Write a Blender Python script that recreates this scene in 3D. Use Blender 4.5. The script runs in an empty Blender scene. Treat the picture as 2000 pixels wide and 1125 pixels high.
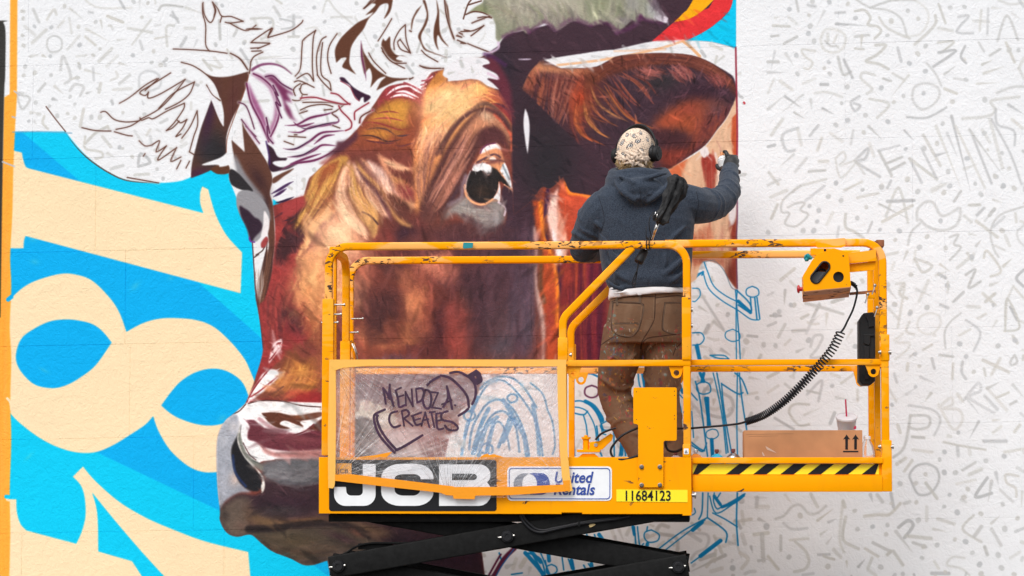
import bpy, bmesh, math, random
import numpy as np
from mathutils import Vector, Matrix, Euler
R = math.radians
# ------------------------------------------------------------------ camera, sky, sun, exposure
scene = bpy.context.scene
FPX = 5350.0                                     # focal length in photo pixels (2000 wide)
CAMZ = 1.62; TILT = math.atan(382.5/FPX); YAW = math.atan(370/FPX)
cam_d = bpy.data.cameras.new('camera'); cam = bpy.data.objects.new('camera', cam_d)
scene.collection.objects.link(cam); scene.camera = cam
cam_d.sensor_width = 36; cam_d.lens = FPX/2000*36; cam_d.clip_start = .1; cam_d.clip_end = 500
cam.location = (0, 0, CAMZ); cam.rotation_euler = (R(90)+TILT, 0, YAW)
world = bpy.data.worlds.new('World'); scene.world = world; world.use_nodes = True
wn = world.node_tree; wn.nodes.clear()
wo = wn.nodes.new('ShaderNodeOutputWorld'); wb = wn.nodes.new('ShaderNodeBackground'); sk = wn.nodes.new('ShaderNodeTexSky')
hs = wn.nodes.new('ShaderNodeHueSaturation')
sk.sky_type = 'NISHITA'; sk.sun_disc = False; sk.sun_elevation = R(52); sk.sun_rotation = R(200); sk.air_density = 1.0; sk.dust_density = 3.0
hs.inputs['Saturation'].default_value = .28       # thin overcast: the sky is almost white
wb.inputs['Strength'].default_value = .15
wn.links.new(sk.outputs[0], hs.inputs['Color']); wn.links.new(hs.outputs[0], wb.inputs[0]); wn.links.new(wb.outputs[0], wo.inputs[0])
sun_d = bpy.data.lights.new('sun', 'SUN'); sun = bpy.data.objects.new('sun', sun_d); scene.collection.objects.link(sun)
sun_d.energy = 1.5; sun_d.angle = R(38); sun_d.color = (1, .985, .965)
_d = Vector((-.42, -1.0, 1.35)).normalized()       # direction towards the sun: high, behind the camera, a little left
sun.rotation_euler = _d.to_track_quat('Z', 'Y').to_euler()
scene.view_settings.view_transform = 'Standard'; scene.view_settings.look = 'None'
scene.view_settings.exposure = .28; scene.view_settings.gamma = 1; scene.view_settings.use_curve_mapping = False
scene.render.engine = 'CYCLES'; scene.cycles.max_bounces = 8; scene.cycles.transparent_max_bounces = 16

# ------------------------------------------------------------------ a pixel of the photograph -> a point of the place at depth Y
_Rm = (Matrix.Rotation(YAW, 3, 'Z') @ Matrix.Rotation(R(90)+TILT, 3, 'X'))
_RM = np.array(_Rm)
def W(px, py, Y):
    d = _Rm @ Vector(((px-1000)/FPX, (562.5-py)/FPX, -1)); k = Y/d.y
    return Vector((d.x*k, Y, d.z*k+CAMZ))
def X(px, Y=12.0, py=700): return W(px, py, Y).x
def Z(py, Y=12.0, px=1000): return W(px, py, Y).z
PM = 12.0/FPX                                     # metres per photo pixel at the near rail

# ------------------------------------------------------------------ materials
def mat(name, col, rough=.6, metal=0, spec=.5, noise=None, bump=None, **kw):
    """principled material; noise=(scale, amount): value mottling; bump=(scale, strength, distance)"""
    m = bpy.data.materials.new(name); m.use_nodes = True; n = m.node_tree; b = n.nodes['Principled BSDF']
    b.inputs['Base Color'].default_value = (*col, 1); b.inputs['Roughness'].default_value = rough
    b.inputs['Metallic'].default_value = metal; b.inputs['Specular IOR Level'].default_value = spec
    for k, v in kw.items(): b.inputs[k.replace('_', ' ')].default_value = v
    tc = n.nodes.new('ShaderNodeTexCoord')
    if noise:
        t = n.nodes.new('ShaderNodeTexNoise'); t.inputs['Scale'].default_value = noise[0]; t.inputs['Detail'].default_value = 6
        r = n.nodes.new('ShaderNodeMapRange'); r.inputs['From Min'].default_value = .3; r.inputs['From Max'].default_value = .7
        r.inputs['To Min'].default_value = 1-noise[1]; r.inputs['To Max'].default_value = 1+noise[1]
        h = n.nodes.new('ShaderNodeHueSaturation'); h.inputs['Color'].default_value = (*col, 1)
        n.links.new(tc.outputs['Object'], t.inputs['Vector']); n.links.new(t.outputs['Fac'], r.inputs['Value'])
        n.links.new(r.outputs[0], h.inputs['Value']); n.links.new(h.outputs[0], b.inputs['Base Color'])
    if bump:
        t = n.nodes.new('ShaderNodeTexNoise'); t.inputs['Scale'].default_value = bump[0]; t.inputs['Detail'].default_value = 8
        u = n.nodes.new('ShaderNodeBump'); u.inputs['Strength'].default_value = bump[1]; u.inputs['Distance'].default_value = bump[2]
        n.links.new(tc.outputs['Object'], t.inputs['Vector']); n.links.new(t.outputs['Fac'], u.inputs['Height']); n.links.new(u.outputs[0], b.inputs['Normal'])
    return m
def lin(c):
    return tuple(((v/255)/12.92 if v/255 <= .04045 else ((v/255+.055)/1.055)**2.4) for v in c)
def worn(name, col, chip, amount, dust=(.75,.42,.22), dusty=.0, scale=26):
    """yellow machine paint with chips down to dark steel and rubbed, chalky patches"""
    m = mat(name, col, .42, spec=.07, bump=(60, .08, .002)); n = m.node_tree; b = n.nodes['Principled BSDF']; L = n.links
    tc = n.nodes.new('ShaderNodeTexCoord')
    def noise(sc, det=6, dist=0, st=(1,1,1)):
        mp = n.nodes.new('ShaderNodeMapping'); mp.inputs['Scale'].default_value = st
        t = n.nodes.new('ShaderNodeTexNoise'); t.inputs['Scale'].default_value = sc; t.inputs['Detail'].default_value = det; t.inputs['Distortion'].default_value = dist
        L.new(tc.outputs['Object'], mp.inputs[0]); L.new(mp.outputs[0], t.inputs['Vector']); return t
    def thr(t, a, w=.02):
        r = n.nodes.new('ShaderNodeMapRange'); r.inputs['From Min'].default_value = a; r.inputs['From Max'].default_value = a+w; L.new(t.outputs['Fac'], r.inputs[0]); return r
    a = noise(scale, 10, .6, (.45,1,1)); a2 = noise(4.5, 3)
    c1 = thr(a, 1-amount, .015); c2 = thr(a2, .46, .12)
    mu = n.nodes.new('ShaderNodeMath'); mu.operation = 'MULTIPLY'; L.new(c1.outputs[0], mu.inputs[0]); L.new(c2.outputs[0], mu.inputs[1])
    d = thr(noise(9, 8, 1.2, (.35,1,1)), .52, .05)
    dm = n.nodes.new('ShaderNodeMath'); dm.operation = 'MULTIPLY'; dm.inputs[1].default_value = dusty; L.new(d.outputs[0], dm.inputs[0])
    v = noise(3, 4); vr = n.nodes.new('ShaderNodeMapRange'); vr.inputs['To Min'].default_value = .86; vr.inputs['To Max'].default_value = 1.12; L.new(v.outputs['Fac'], vr.inputs[0])
    h = n.nodes.new('ShaderNodeHueSaturation'); h.inputs['Color'].default_value = (*col, 1); L.new(vr.outputs[0], h.inputs['Value'])
    m1 = n.nodes.new('ShaderNodeMix'); m1.data_type = 'RGBA'; m1.inputs['B'].default_value = (*dust, 1) if 0 else (0,0,0,1)
    m1.inputs[7].default_value = (*dust, 1); L.new(h.outputs[0], m1.inputs[6]); L.new(dm.outputs[0], m1.inputs[0])
    m2 = n.nodes.new('ShaderNodeMix'); m2.data_type = 'RGBA'; m2.inputs[7].default_value = (*chip, 1); L.new(m1.outputs[2], m2.inputs[6]); L.new(mu.outputs[0], m2.inputs[0])
    L.new(m2.outputs[2], b.inputs['Base Color'])
    sp_ = thr(noise(170, 3), .70, .03); spf = n.nodes.new('ShaderNodeMath'); spf.operation = 'MULTIPLY'; spf.inputs[1].default_value = .55; L.new(sp_.outputs[0], spf.inputs[0])
    gr = thr(noise(7, 5, .8, (1.6,1,.35)), .56, .16); grf = n.nodes.new('ShaderNodeMath'); grf.operation = 'MULTIPLY'; grf.inputs[1].default_value = .16; L.new(gr.outputs[0], grf.inputs[0])
    mxx = n.nodes.new('ShaderNodeMath'); mxx.operation = 'MAXIMUM'; L.new(spf.outputs[0], mxx.inputs[0]); L.new(grf.outputs[0], mxx.inputs[1])
    m3 = n.nodes.new('ShaderNodeMix'); m3.data_type = 'RGBA'; m3.inputs[7].default_value = (.52,.17,.01,1); L.new(m2.outputs[2], m3.inputs[6]); L.new(mxx.outputs[0], m3.inputs[0]); L.new(m3.outputs[2], b.inputs['Base Color'])
    rr = n.nodes.new('ShaderNodeMapRange'); rr.inputs['To Min'].default_value = .4; rr.inputs['To Max'].default_value = .75; L.new(mu.outputs[0], rr.inputs[0]); L.new(rr.outputs[0], b.inputs['Roughness'])
    return m
YEL = (.97, .365, .0)
M = {}
M['yellow'] = worn('machine_yellow', YEL, (.05,.035,.03), .335, dusty=.0)
M['rail'] = worn('rail_yellow', (.97,.365,.0), (.075,.045,.035), .445, dust=(.96,.50,.18), dusty=.65, scale=75)
M['rail2'] = worn('rail_yellow_cleaner', YEL, (.06,.045,.045), .355, dust=(.93,.44,.05), dusty=.5, scale=36)
M['black'] = mat('black_steel', (.009,.009,.009), .65, spec=.12, bump=(120,.25,.002), noise=(40,.3))
M['rubber'] = mat('black_rubber', (.008,.008,.010), .5, spec=.3)
M['plastic'] = mat('black_plastic', (.010,.010,.011), .6, spec=.3, bump=(300,.3,.001))
M['steel'] = mat('zinc_steel', (.42,.41,.39), .4, 1)
M['decal_black'] = mat('decal_black', (.008,.008,.010), .45, spec=.25)
M['decal_white'] = mat('decal_white', (.84,.85,.86), .4, noise=(30,.03))
M['decal_yellow'] = mat('decal_yellow', (.95,.78,.01), .4)
M['decal_blue'] = mat('decal_blue', (.02,.06,.32), .4)
M['decal_grey'] = mat('decal_grey', (.22,.24,.28), .4)
M['red'] = mat('red_plastic', (.45,.012,.02), .35)
M['rust'] = mat('rusty_brown', (.19,.07,.03), .8, noise=(30,.5), bump=(60,.3,.002))
M['teal'] = mat('teal_tape', (.0,.24,.27), .5)

# ------------------------------------------------------------------ mesh helpers
def link(name, me, m=None, parent=None, smooth=None):
    o = bpy.data.objects.new(name, me); scene.collection.objects.link(o)
    if m is not None and not me.materials:
        for q in (m if isinstance(m, (list, tuple)) else [m]): me.materials.append(q)
    if parent is not None:
        o.parent = parent
        if parent.type == 'EMPTY' and not parent.get('_w'): pass
    if smooth is not None:
        for p in me.polygons: p.use_smooth = True
        if smooth < 3.1: me.set_sharp_from_angle(angle=smooth)
    return o
def fin(name, bm, m, parent=None, smooth=R(40)):
    me = bpy.data.meshes.new(name); bmesh.ops.recalc_face_normals(bm, faces=bm.faces[:]); bm.to_mesh(me); bm.free()
    o = link(name, me, m, None, smooth)
    if parent is not None: put(o, parent)
    return o
def put(o, parent):
    """parent, keeping world place (parents are unrotated, unscaled)"""
    base = Vector((0,0,0)); p = parent
    while p is not None: base += p.location; p = p.parent
    o.parent = parent
    for v in o.data.vertices: v.co -= base
    o.data.update()
def thing(name, label, cat, loc, group=None):
    o = bpy.data.objects.new(name, None); scene.collection.objects.link(o); o.location = loc; o.empty_display_size = .1
    o['label'] = label; o['category'] = cat
    if group: o['group'] = group
    return o
def tag(o, label, cat, group=None):
    o['label'] = label; o['category'] = cat
    if group: o['group'] = group
    return o
def box(bm, x0, x1, y0, y1, z0, z1, bev=0.0, seg=2):
    r = bmesh.ops.create_cube(bm, size=1, matrix=Matrix.Translation(((x0+x1)/2, (y0+y1)/2, (z0+z1)/2)) @ Matrix.Diagonal((x1-x0, y1-y0, z1-z0, 1)))
    if bev > 0:
        es = list({e for v in r['verts'] for e in v.link_edges})
        bmesh.ops.bevel(bm, geom=es, offset=bev, segments=seg, affect='EDGES', profile=.6)
    return bm
def obox(name, x0, x1, y0, y1, z0, z1, m, parent=None, bev=.003):
    bm = bmesh.new(); box(bm, x0, x1, y0, y1, z0, z1, bev); return fin(name, bm, m, parent)
def prof_round(r, n=10): return [(r*math.cos(2*math.pi*i/n), r*math.sin(2*math.pi*i/n)) for i in range(n)]
def prof_sq(w, h, rr, n=3):
    out = []
    for cx, cy, a0 in ((w/2-rr, h/2-rr, 0), (-w/2+rr, h/2-rr, 90), (-w/2+rr, -h/2+rr, 180), (w/2-rr, -h/2+rr, 270)):
        for i in range(n+1):
            a = R(a0+90*i/n); out.append((cx+rr*math.cos(a), cy+rr*math.sin(a)))
    return out
def sweep(bm, pts, prof, up=Vector((0,1,0)), caps=True, scale=None):
    pts = [Vector(p) for p in pts]; rings = []; n = len(pts); prev = None
    for i, p in enumerate(pts):
        t = (pts[min(i+1, n-1)]-pts[max(i-1, 0)])
        if t.length < 1e-9: t = Vector((0,0,1))
        t.normalize()
        if prev is None:
            u = up-t*up.dot(t)
            if u.length < 1e-4: u = Vector((1,0,0))-t*t.x
        else: u = prev-t*prev.dot(t)
        u.normalize(); prev = u; v = t.cross(u); k = 1 if scale is None else scale[i]
        # widen at bends so that the tube keeps its width
        if 0 < i < n-1:
            a = (pts[i]-pts[i-1]).normalized(); b = (pts[i+1]-pts[i]).normalized(); c = max(.5, math.sqrt(max(0, (1+a.dot(b))/2)))
        else: c = 1
        rings.append([bm.verts.new(p+u*(q[1]*k)+v*(q[0]*k/c)) for q in prof])
    m = len(prof)
    for i in range(n-1):
        for j in range(m): bm.faces.new((rings[i][j], rings[i][(j+1) % m], rings[i+1][(j+1) % m], rings[i+1][j]))
    if caps:
        try: bm.faces.new(rings[0][::-1]); bm.faces.new(rings[-1])
        except ValueError: pass
    return bm
def fillet(pts, rad, n=6):
    pts = [Vector(p) for p in pts]; out = [pts[0]]
    for i in range(1, len(pts)-1):
        a, b, c = pts[i-1], pts[i], pts[i+1]; u = (a-b).normalized(); v = (c-b).normalized(); ang = u.angle(v)
        d = min(rad/math.tan(ang/2), (a-b).length*.49, (c-b).length*.49); r = d*math.tan(ang/2)
        p0, p1 = b+u*d, b+v*d; ctr = b+(u+v).normalized()*(r/math.sin(ang/2)); e0 = p0-ctr; e1 = p1-ctr; w = e0.angle(e1)
        for k in range(n+1):
            t = k/n; out.append(ctr+(e0*math.sin((1-t)*w)+e1*math.sin(t*w))/math.sin(w))
    out.append(pts[-1]); return out
def catmull(P, n=6):
    P = [Vector(p) for p in P]; out = []
    for i in range(len(P)-1):
        p0, p1, p2, p3 = P[max(i-1,0)], P[i], P[i+1], P[min(i+2, len(P)-1)]
        for j in range(n):
            t = j/n; out.append(.5*((2*p1)+(p2-p0)*t+(2*p0-5*p1+4*p2-p3)*t*t+(3*p1-p0-3*p2+p3)*t**3))
    out.append(P[-1]); return out
def tube(name, pts, r, m, parent=None, n=10, smooth=3.2, taper=None):
    bm = bmesh.new(); sweep(bm, pts, prof_round(r, n), up=Vector((.13,.9,.3)), scale=taper); return fin(name, bm, m, parent, smooth)
def lathe(bm, prof, M4=Matrix(), n=24):
    """prof: (radius, height) list about local Z"""
    rings = []
    for r, z in prof:
        rings.append([bm.verts.new(M4 @ Vector((r*math.cos(2*math.pi*i/n), r*math.sin(2*math.pi*i/n), z))) for i in range(n)])
    for a, b in zip(rings[:-1], rings[1:]):
        for i in range(n): bm.faces.new((a[i], a[(i+1) % n], b[(i+1) % n], b[i]))
    if prof[0][0] > 0: bm.faces.new(rings[0][::-1])
    if prof[-1][0] > 0: bm.faces.new(rings[-1])
    return bm
def aim(p, d):
    """matrix at p with local Z along d"""
    return Matrix.Translation(p) @ Vector(d).to_track_quat('Z', 'Y').to_matrix().to_4x4()
def plate(name, outlines, y, th, m, parent=None, bev=0.0, res=1):
    """flat plate in the XZ plane; outlines: list of [(x, z)...], the first is the rim and the rest are holes; front face at y"""
    cu = bpy.data.curves.new(name, 'CURVE'); cu.dimensions = '2D'; cu.fill_mode = 'BOTH'; cu.extrude = th/2-bev; cu.bevel_depth = bev; cu.bevel_resolution = 1; cu.offset = -bev
    for o in outlines:
        s = cu.splines.new('POLY'); s.points.add(len(o)-1); s.use_cyclic_u = True
        for p, q in zip(s.points, o): p.co = (q[0], q[1], 0, 1)
    return _curve_mesh(name, cu, y, th, m, parent)
def _curve_mesh(name, cu, y, th, m, parent):
    ob = bpy.data.objects.new(name, cu); scene.collection.objects.link(ob); bpy.context.view_layer.update()
    me = bpy.data.meshes.new_from_object(ob.evaluated_get(bpy.context.evaluated_depsgraph_get())); bpy.data.objects.remove(ob); me.name = name
    me.transform(Matrix.Translation((0, y+th/2, 0)) @ Matrix.Rotation(R(90), 4, 'X')); me.materials.clear()
    o = link(name, me, m, None, R(35))
    if parent is not None: put(o, parent)
    return o
def text(name, s, x, z, size, y, th, m, parent=None, sx=1.0, shear=0.0, off=0.0, align='LEFT', space=1.0):
    cu = bpy.data.curves.new(name, 'FONT'); cu.body = s; cu.size = size; cu.extrude = th/2; cu.align_x = align; cu.shear = shear; cu.offset = off; cu.space_character = space; cu.resolution_u = 4
    ob = bpy.data.objects.new(name, cu); scene.collection.objects.link(ob); bpy.context.view_layer.update()
    me = bpy.data.meshes.new_from_object(ob.evaluated_get(bpy.context.evaluated_depsgraph_get())); bpy.data.objects.remove(ob); me.name = name
    me.transform(Matrix.Translation((x, y+th/2, z)) @ Matrix.Rotation(R(90), 4, 'X') @ Matrix.Diagonal((sx, 1, 1, 1))); me.materials.clear()
    o = link(name, me, m)
    if parent is not None: put(o, parent)
    return o
def rpoly(pts, rad, n=4):
    """round all corners of a closed 2-D outline"""
    P = [Vector((p[0], 0, p[1])) for p in pts]; N = len(P); out = []
    for i in range(N):
        a, b, c = P[i-1], P[i], P[(i+1) % N]
        f = fillet([a, b, c], rad, n)[1:-1]
        out += [(q.x, q.z) for q in f]
    return out
def circ(x, z, r, n=20): return [(x+r*math.cos(2*math.pi*i/n), z+r*math.sin(2*math.pi*i/n)) for i in range(n)]
def PX(pts, Y=12.0): return [(lambda w: (w.x, w.z))(W(a, b, Y)) for a, b in pts]
def remesh(name, bm, voxel, m, parent=None, smooth_it=4, fac=.5):
    me = bpy.data.meshes.new(name); bm.to_mesh(me); bm.free()
    ob = bpy.data.objects.new(name, me); scene.collection.objects.link(ob)
    md = ob.modifiers.new('r', 'REMESH'); md.mode = 'VOXEL'; md.voxel_size = voxel
    if smooth_it:
        sm = ob.modifiers.new('s', 'SMOOTH'); sm.iterations = smooth_it; sm.factor = fac
    bpy.context.view_layer.update()
    me2 = bpy.data.meshes.new_from_object(ob.evaluated_get(bpy.context.evaluated_depsgraph_get())); bpy.data.objects.remove(ob); me2.name = name
    o = link(name, me2, m, None, 3.2)
    if parent is not None: put(o, parent)
    return o
def loft(bm, rings, n=24, caps=True, p=2.3):
    """rings: (centre, half_x_axis vector, half_y_axis vector); closed superellipse sections"""
    V = []
    for c, a, b in rings:
        c, a, b = Vector(c), Vector(a), Vector(b); r = []
        for i in range(n):
            t = 2*math.pi*i/n; cs, sn = math.cos(t), math.sin(t)
            r.append(bm.verts.new(c+a*(abs(cs)**(2/p)*(1 if cs > 0 else -1))+b*(abs(sn)**(2/p)*(1 if sn > 0 else -1))))
        V.append(r)
    for a, b in zip(V[:-1], V[1:]):
        for i in range(n): bm.faces.new((a[i], a[(i+1) % n], b[(i+1) % n], b[i]))
    if caps: bm.faces.new(V[0][::-1]); bm.faces.new(V[-1])
    return bm
def limb(bm, pts, radii, n=14, sub=5, squash=1.0):
    P = catmull(pts, sub); Q = catmull([Vector((r, 0, 0)) for r in radii], sub)
    sweep(bm, P, [(a*squash, b) for a, b in prof_round(1, n)], up=Vector((0,1,.01)), scale=[q.x for q in Q]); return bm
def ball(bm, c, rx, ry, rz, rot=None, u=18, v=12):
    mt = Matrix.Translation(c) @ (rot.to_matrix().to_4x4() if rot else Matrix()) @ Matrix.Diagonal((rx, ry, rz, 1))
    bmesh.ops.create_uvsphere(bm, u_segments=u, v_segments=v, radius=1, matrix=mt)
def paint_image(name, W_, H_, fn, base, tf):
    S = Painter(W_, H_, tf, base); fn(S)
    a = np.ones((H_, W_, 4), np.float32); a[..., :3] = np.clip(S.C[::-1]/255.0, 0, 1)
    im = bpy.data.images.new(name, W_, H_); im.pixels.foreach_set(a.ravel()); im.pack(); return im
# ---------------------------------------------------------------- painter: rasterises the wall painting
import numpy as np, math, random
RNG = np.random.RandomState(7)
class Painter:
    def __init__(s, W, H, tf, base):
        s.W, s.H, s.tf = W, H, tf
        s.C = np.empty((H, W, 3), np.float32); s.C[:] = np.array(base, np.float32)
        s.o = (0, 0); s.k = 1.0; s.clip = None
    def frame(s, ox=0, oy=0, k=1.0): s.o = (ox, oy); s.k = k
    def parse(s, p):
        if isinstance(p, str):
            pts, cor = [], []
            for t in p.split():
                c = t[0] == '!'
                x, y = (t[1:] if c else t).split(',')
                pts.append((float(x), float(y))); cor.append(c)
        else:
            pts = [tuple(q) for q in p]; cor = [False]*len(pts)
        P = np.array(pts, float)/s.k + np.array(s.o, float)
        return P, cor
    def smooth(s, P, cor, closed, n=6, straight=False):
        if straight or len(P) < 3: 
            return np.vstack([P, P[:1]]) if closed else P
        N = len(P); out = []
        rng = range(N if closed else N-1)
        for i in rng:
            p1, p2 = P[i], P[(i+1) % N]
            p0 = P[(i-1) % N] if (closed or i > 0) else p1
            p3 = P[(i+2) % N] if (closed or i+2 < N) else p2
            if cor[i]: p0 = p1
            if cor[(i+1) % N]: p3 = p2
            if cor[i] and cor[(i+1) % N]:
                out.append(p1); continue
            for j in range(n):
                t = j/n
                out.append(0.5*((2*p1)+(-p0+p2)*t+(2*p0-5*p1+4*p2-p3)*t*t+(-p0+3*p1-3*p2+p3)*t**3))
        if closed: out.append(out[0])
        else: out.append(P[-1])
        return np.array(out)
    def polymask(s, Q, pad=2):
        x0 = int(max(0, math.floor(Q[:,0].min())-pad)); x1 = int(min(s.W, math.ceil(Q[:,0].max())+pad))
        y0 = int(max(0, math.floor(Q[:,1].min())-pad)); y1 = int(min(s.H, math.ceil(Q[:,1].max())+pad))
        if x1 <= x0 or y1 <= y0: return None
        S = 3
        ys = (np.arange((y1-y0)*S)+0.5)/S+y0
        A, B = Q[:-1], Q[1:]
        a = A[:,1][None]; b = B[:,1][None]; Y = ys[:,None]
        hit = (a <= Y) != (b <= Y)
        with np.errstate(divide='ignore', invalid='ignore'):
            X = A[:,0][None]+(Y-a)/(b-a)*(B[:,0]-A[:,0])[None]
        X = np.where(hit, X, 1e9); X.sort(axis=1)
        npair = int(hit.sum(1).max()+1)//2
        xs = np.arange(x0, x1)[None]
        m = np.zeros((len(ys), x1-x0), np.float32)
        for k in range(npair):
            l = X[:,2*k][:,None]; r = X[:,2*k+1][:,None]
            m += (np.clip(xs+1-l, 0, 1)-np.clip(xs+1-r, 0, 1)).astype(np.float32)
        return x0, y0, m.reshape(-1, S, x1-x0).mean(1)
    @staticmethod
    def boxb(m, r, ax):
        n = 2*r+1
        p = [(0,0),(0,0)]; p[ax] = (r+1, r)
        c = np.cumsum(np.pad(m, p), axis=ax, dtype=np.float64)
        if ax == 0: return ((c[n:]-c[:-n])/n).astype(np.float32)
        return ((c[:,n:]-c[:,:-n])/n).astype(np.float32)
    def blur(s, m, r):
        for rr in (max(1, int(round(r*0.6))),)*(3 if r > 1.5 else 1):
            m = s.boxb(s.boxb(m, rr, 0), rr, 1)
        return m
    def comp(s, x0, y0, m, col, a=1.0, clip=None, grain=0.0):
        h, w = m.shape
        cx0, cy0 = max(0, -x0), max(0, -y0); cx1, cy1 = min(w, s.W-x0), min(h, s.H-y0)
        if cx1 <= cx0 or cy1 <= cy0: return
        m = m[cy0:cy1, cx0:cx1]; X, Y = x0+cx0, y0+cy0
        sl = (slice(Y, Y+m.shape[0]), slice(X, X+m.shape[1]))
        m = m*a
        if grain: m = np.clip(m*(1+grain*RNG.randn(*m.shape).astype(np.float32)), 0, 1)
        c = clip if clip is not None else s.clip
        if c is not None: m = m*c[sl]
        s.C[sl] += (np.array(col, np.float32)-s.C[sl])*m[..., None]
    def fill(s, path, col, soft=0.6, a=1.0, clip=None, straight=False, n=6, grain=0.0, ret=False):
        P, cor = s.parse(path)
        Q = s.tf(s.smooth(P, cor, True, n, straight))
        r = s.polymask(Q, int(soft*3)+3)
        if r is None: return np.zeros((s.H, s.W), np.float32) if ret else None
        x0, y0, m = r
        if soft > 0.7: m = s.blur(m, soft)
        if ret:
            M = np.zeros((s.H, s.W), np.float32); M[y0:y0+m.shape[0], x0:x0+m.shape[1]] = m
            return M
        s.comp(x0, y0, m, col, a, clip, grain)
    def stroke(s, path, w, col, a=1.0, soft=0.8, taper='', n=5, clip=None, straight=False):
        """w = full width in photo pixels; taper: '' round, 'e' thin at end, 's' thin at start, 'b' both"""
        P, cor = s.parse(path)
        Q = s.tf(s.smooth(P, cor, False, n, straight))
        if len(Q) < 2: Q = np.vstack([Q, Q+0.01])
        L = np.r_[0, np.cumsum(np.hypot(*(Q[1:]-Q[:-1]).T))]; L = L/max(L[-1], 1e-6)
        if taper == 'b': f = np.sin(np.pi*np.clip(L, .03, .97))**0.7
        elif taper == 'e': f = (1-L)**0.6*0.9+0.1
        elif taper == 's': f = L**0.6*0.9+0.1
        else: f = np.ones_like(L)
        R = w*0.5*f
        pad = w*0.5+soft*2+2
        x0 = int(math.floor(Q[:,0].min()-pad)); x1 = int(math.ceil(Q[:,0].max()+pad))
        y0 = int(math.floor(Q[:,1].min()-pad)); y1 = int(math.ceil(Q[:,1].max()+pad))
        if x1 < 0 or y1 < 0 or x0 > s.W or y0 > s.H: return
        M = np.zeros((y1-y0, x1-x0), np.float32)
        for i in range(len(Q)-1):
            a0, a1 = Q[i], Q[i+1]
            lx0 = int(max(x0, min(a0[0], a1[0])-pad)); lx1 = int(min(x1, max(a0[0], a1[0])+pad+1))
            ly0 = int(max(y0, min(a0[1], a1[1])-pad)); ly1 = int(min(y1, max(a0[1], a1[1])+pad+1))
            X = np.arange(lx0, lx1)[None]+0.5; Y = np.arange(ly0, ly1)[:,None]+0.5
            d = a1-a0; dd = max(d@d, 1e-9)
            t = np.clip(((X-a0[0])*d[0]+(Y-a0[1])*d[1])/dd, 0, 1)
            dist = np.hypot(X-a0[0]-t*d[0], Y-a0[1]-t*d[1])
            r = R[i]+t*(R[i+1]-R[i])
            sf = max(soft, .5)
            v = np.clip((r-dist)/(2*sf)+0.5, 0, 1)
            v = v*v*(3-2*v)*np.clip(r/0.6, .25, 1)
            sub = M[ly0-y0:ly1-y0, lx0-x0:lx1-x0]
            np.maximum(sub, v[:sub.shape[0], :sub.shape[1]], out=sub)
        s.comp(x0, y0, M, col, a, clip)
    def lines(s, txt, w, col, **kw):
        for p in txt.strip().split(';'):
            if p.strip(): s.stroke(p.strip(), w, col, **kw)
    def blob(s, x, y, rx, ry, ang, col, a=1.0, clip=None, p=1.0):
        P = s.tf(np.array([[x, y]])/s.k+np.array(s.o))[0]; rx, ry = rx/s.k, ry/s.k
        R = max(rx, ry)*2.2
        x0, x1, y0, y1 = int(P[0]-R), int(P[0]+R), int(P[1]-R), int(P[1]+R)
        X = np.arange(x0, x1)[None]-P[0]; Y = np.arange(y0, y1)[:,None]-P[1]
        c, n = math.cos(math.radians(ang)), math.sin(math.radians(ang))
        u = (X*c+Y*n)/rx; v = (-X*n+Y*c)/ry
        m = np.exp(-(u*u+v*v)**p*1.2).astype(np.float32)
        s.comp(x0, y0, m, col, a, clip)
    def bundle(s, A, B, N, w, cols, a=0.6, soft=0.8, taper='b', jit=2.0, clip=None, seed=None, span=(0,1), short=0.5):
        """hair: N strokes interpolated between guide curves A and B (same direction)"""
        r = random.Random(seed if seed is not None else 1)
        PA, ca = s.parse(A); PB, cb = s.parse(B)
        QA = s.smooth(PA, ca, False, 8); QB = s.smooth(PB, cb, False, 8)
        def res(Q, n=14):
            L = np.r_[0, np.cumsum(np.hypot(*(Q[1:]-Q[:-1]).T))]; t = np.linspace(0, L[-1], n)
            return np.c_[np.interp(t, L, Q[:,0]), np.interp(t, L, Q[:,1])]
        QA, QB = res(QA), res(QB)
        o, k = s.o, s.k; s.frame()
        for i in range(N):
            t = span[0]+(span[1]-span[0])*r.random()
            Q = QA*(1-t)+QB*t
            l = r.uniform(short, 1)*13; st = r.uniform(0, 13-l)
            idx = np.linspace(st, st+l, 7)
            q = np.c_[np.interp(idx, range(14), Q[:,0]), np.interp(idx, range(14), Q[:,1])]
            q = q+np.array([r.gauss(0, jit), r.gauss(0, jit)])
            q[1:-1] += np.array([[r.gauss(0, jit*.25), r.gauss(0, jit*.25)] for _ in range(5)])
            s.stroke(q, w*r.uniform(.5, 1.3), r.choice(cols), a=a*r.uniform(.5, 1), soft=soft, taper=taper, n=3, clip=clip)
        s.o, s.k = o, k
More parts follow.
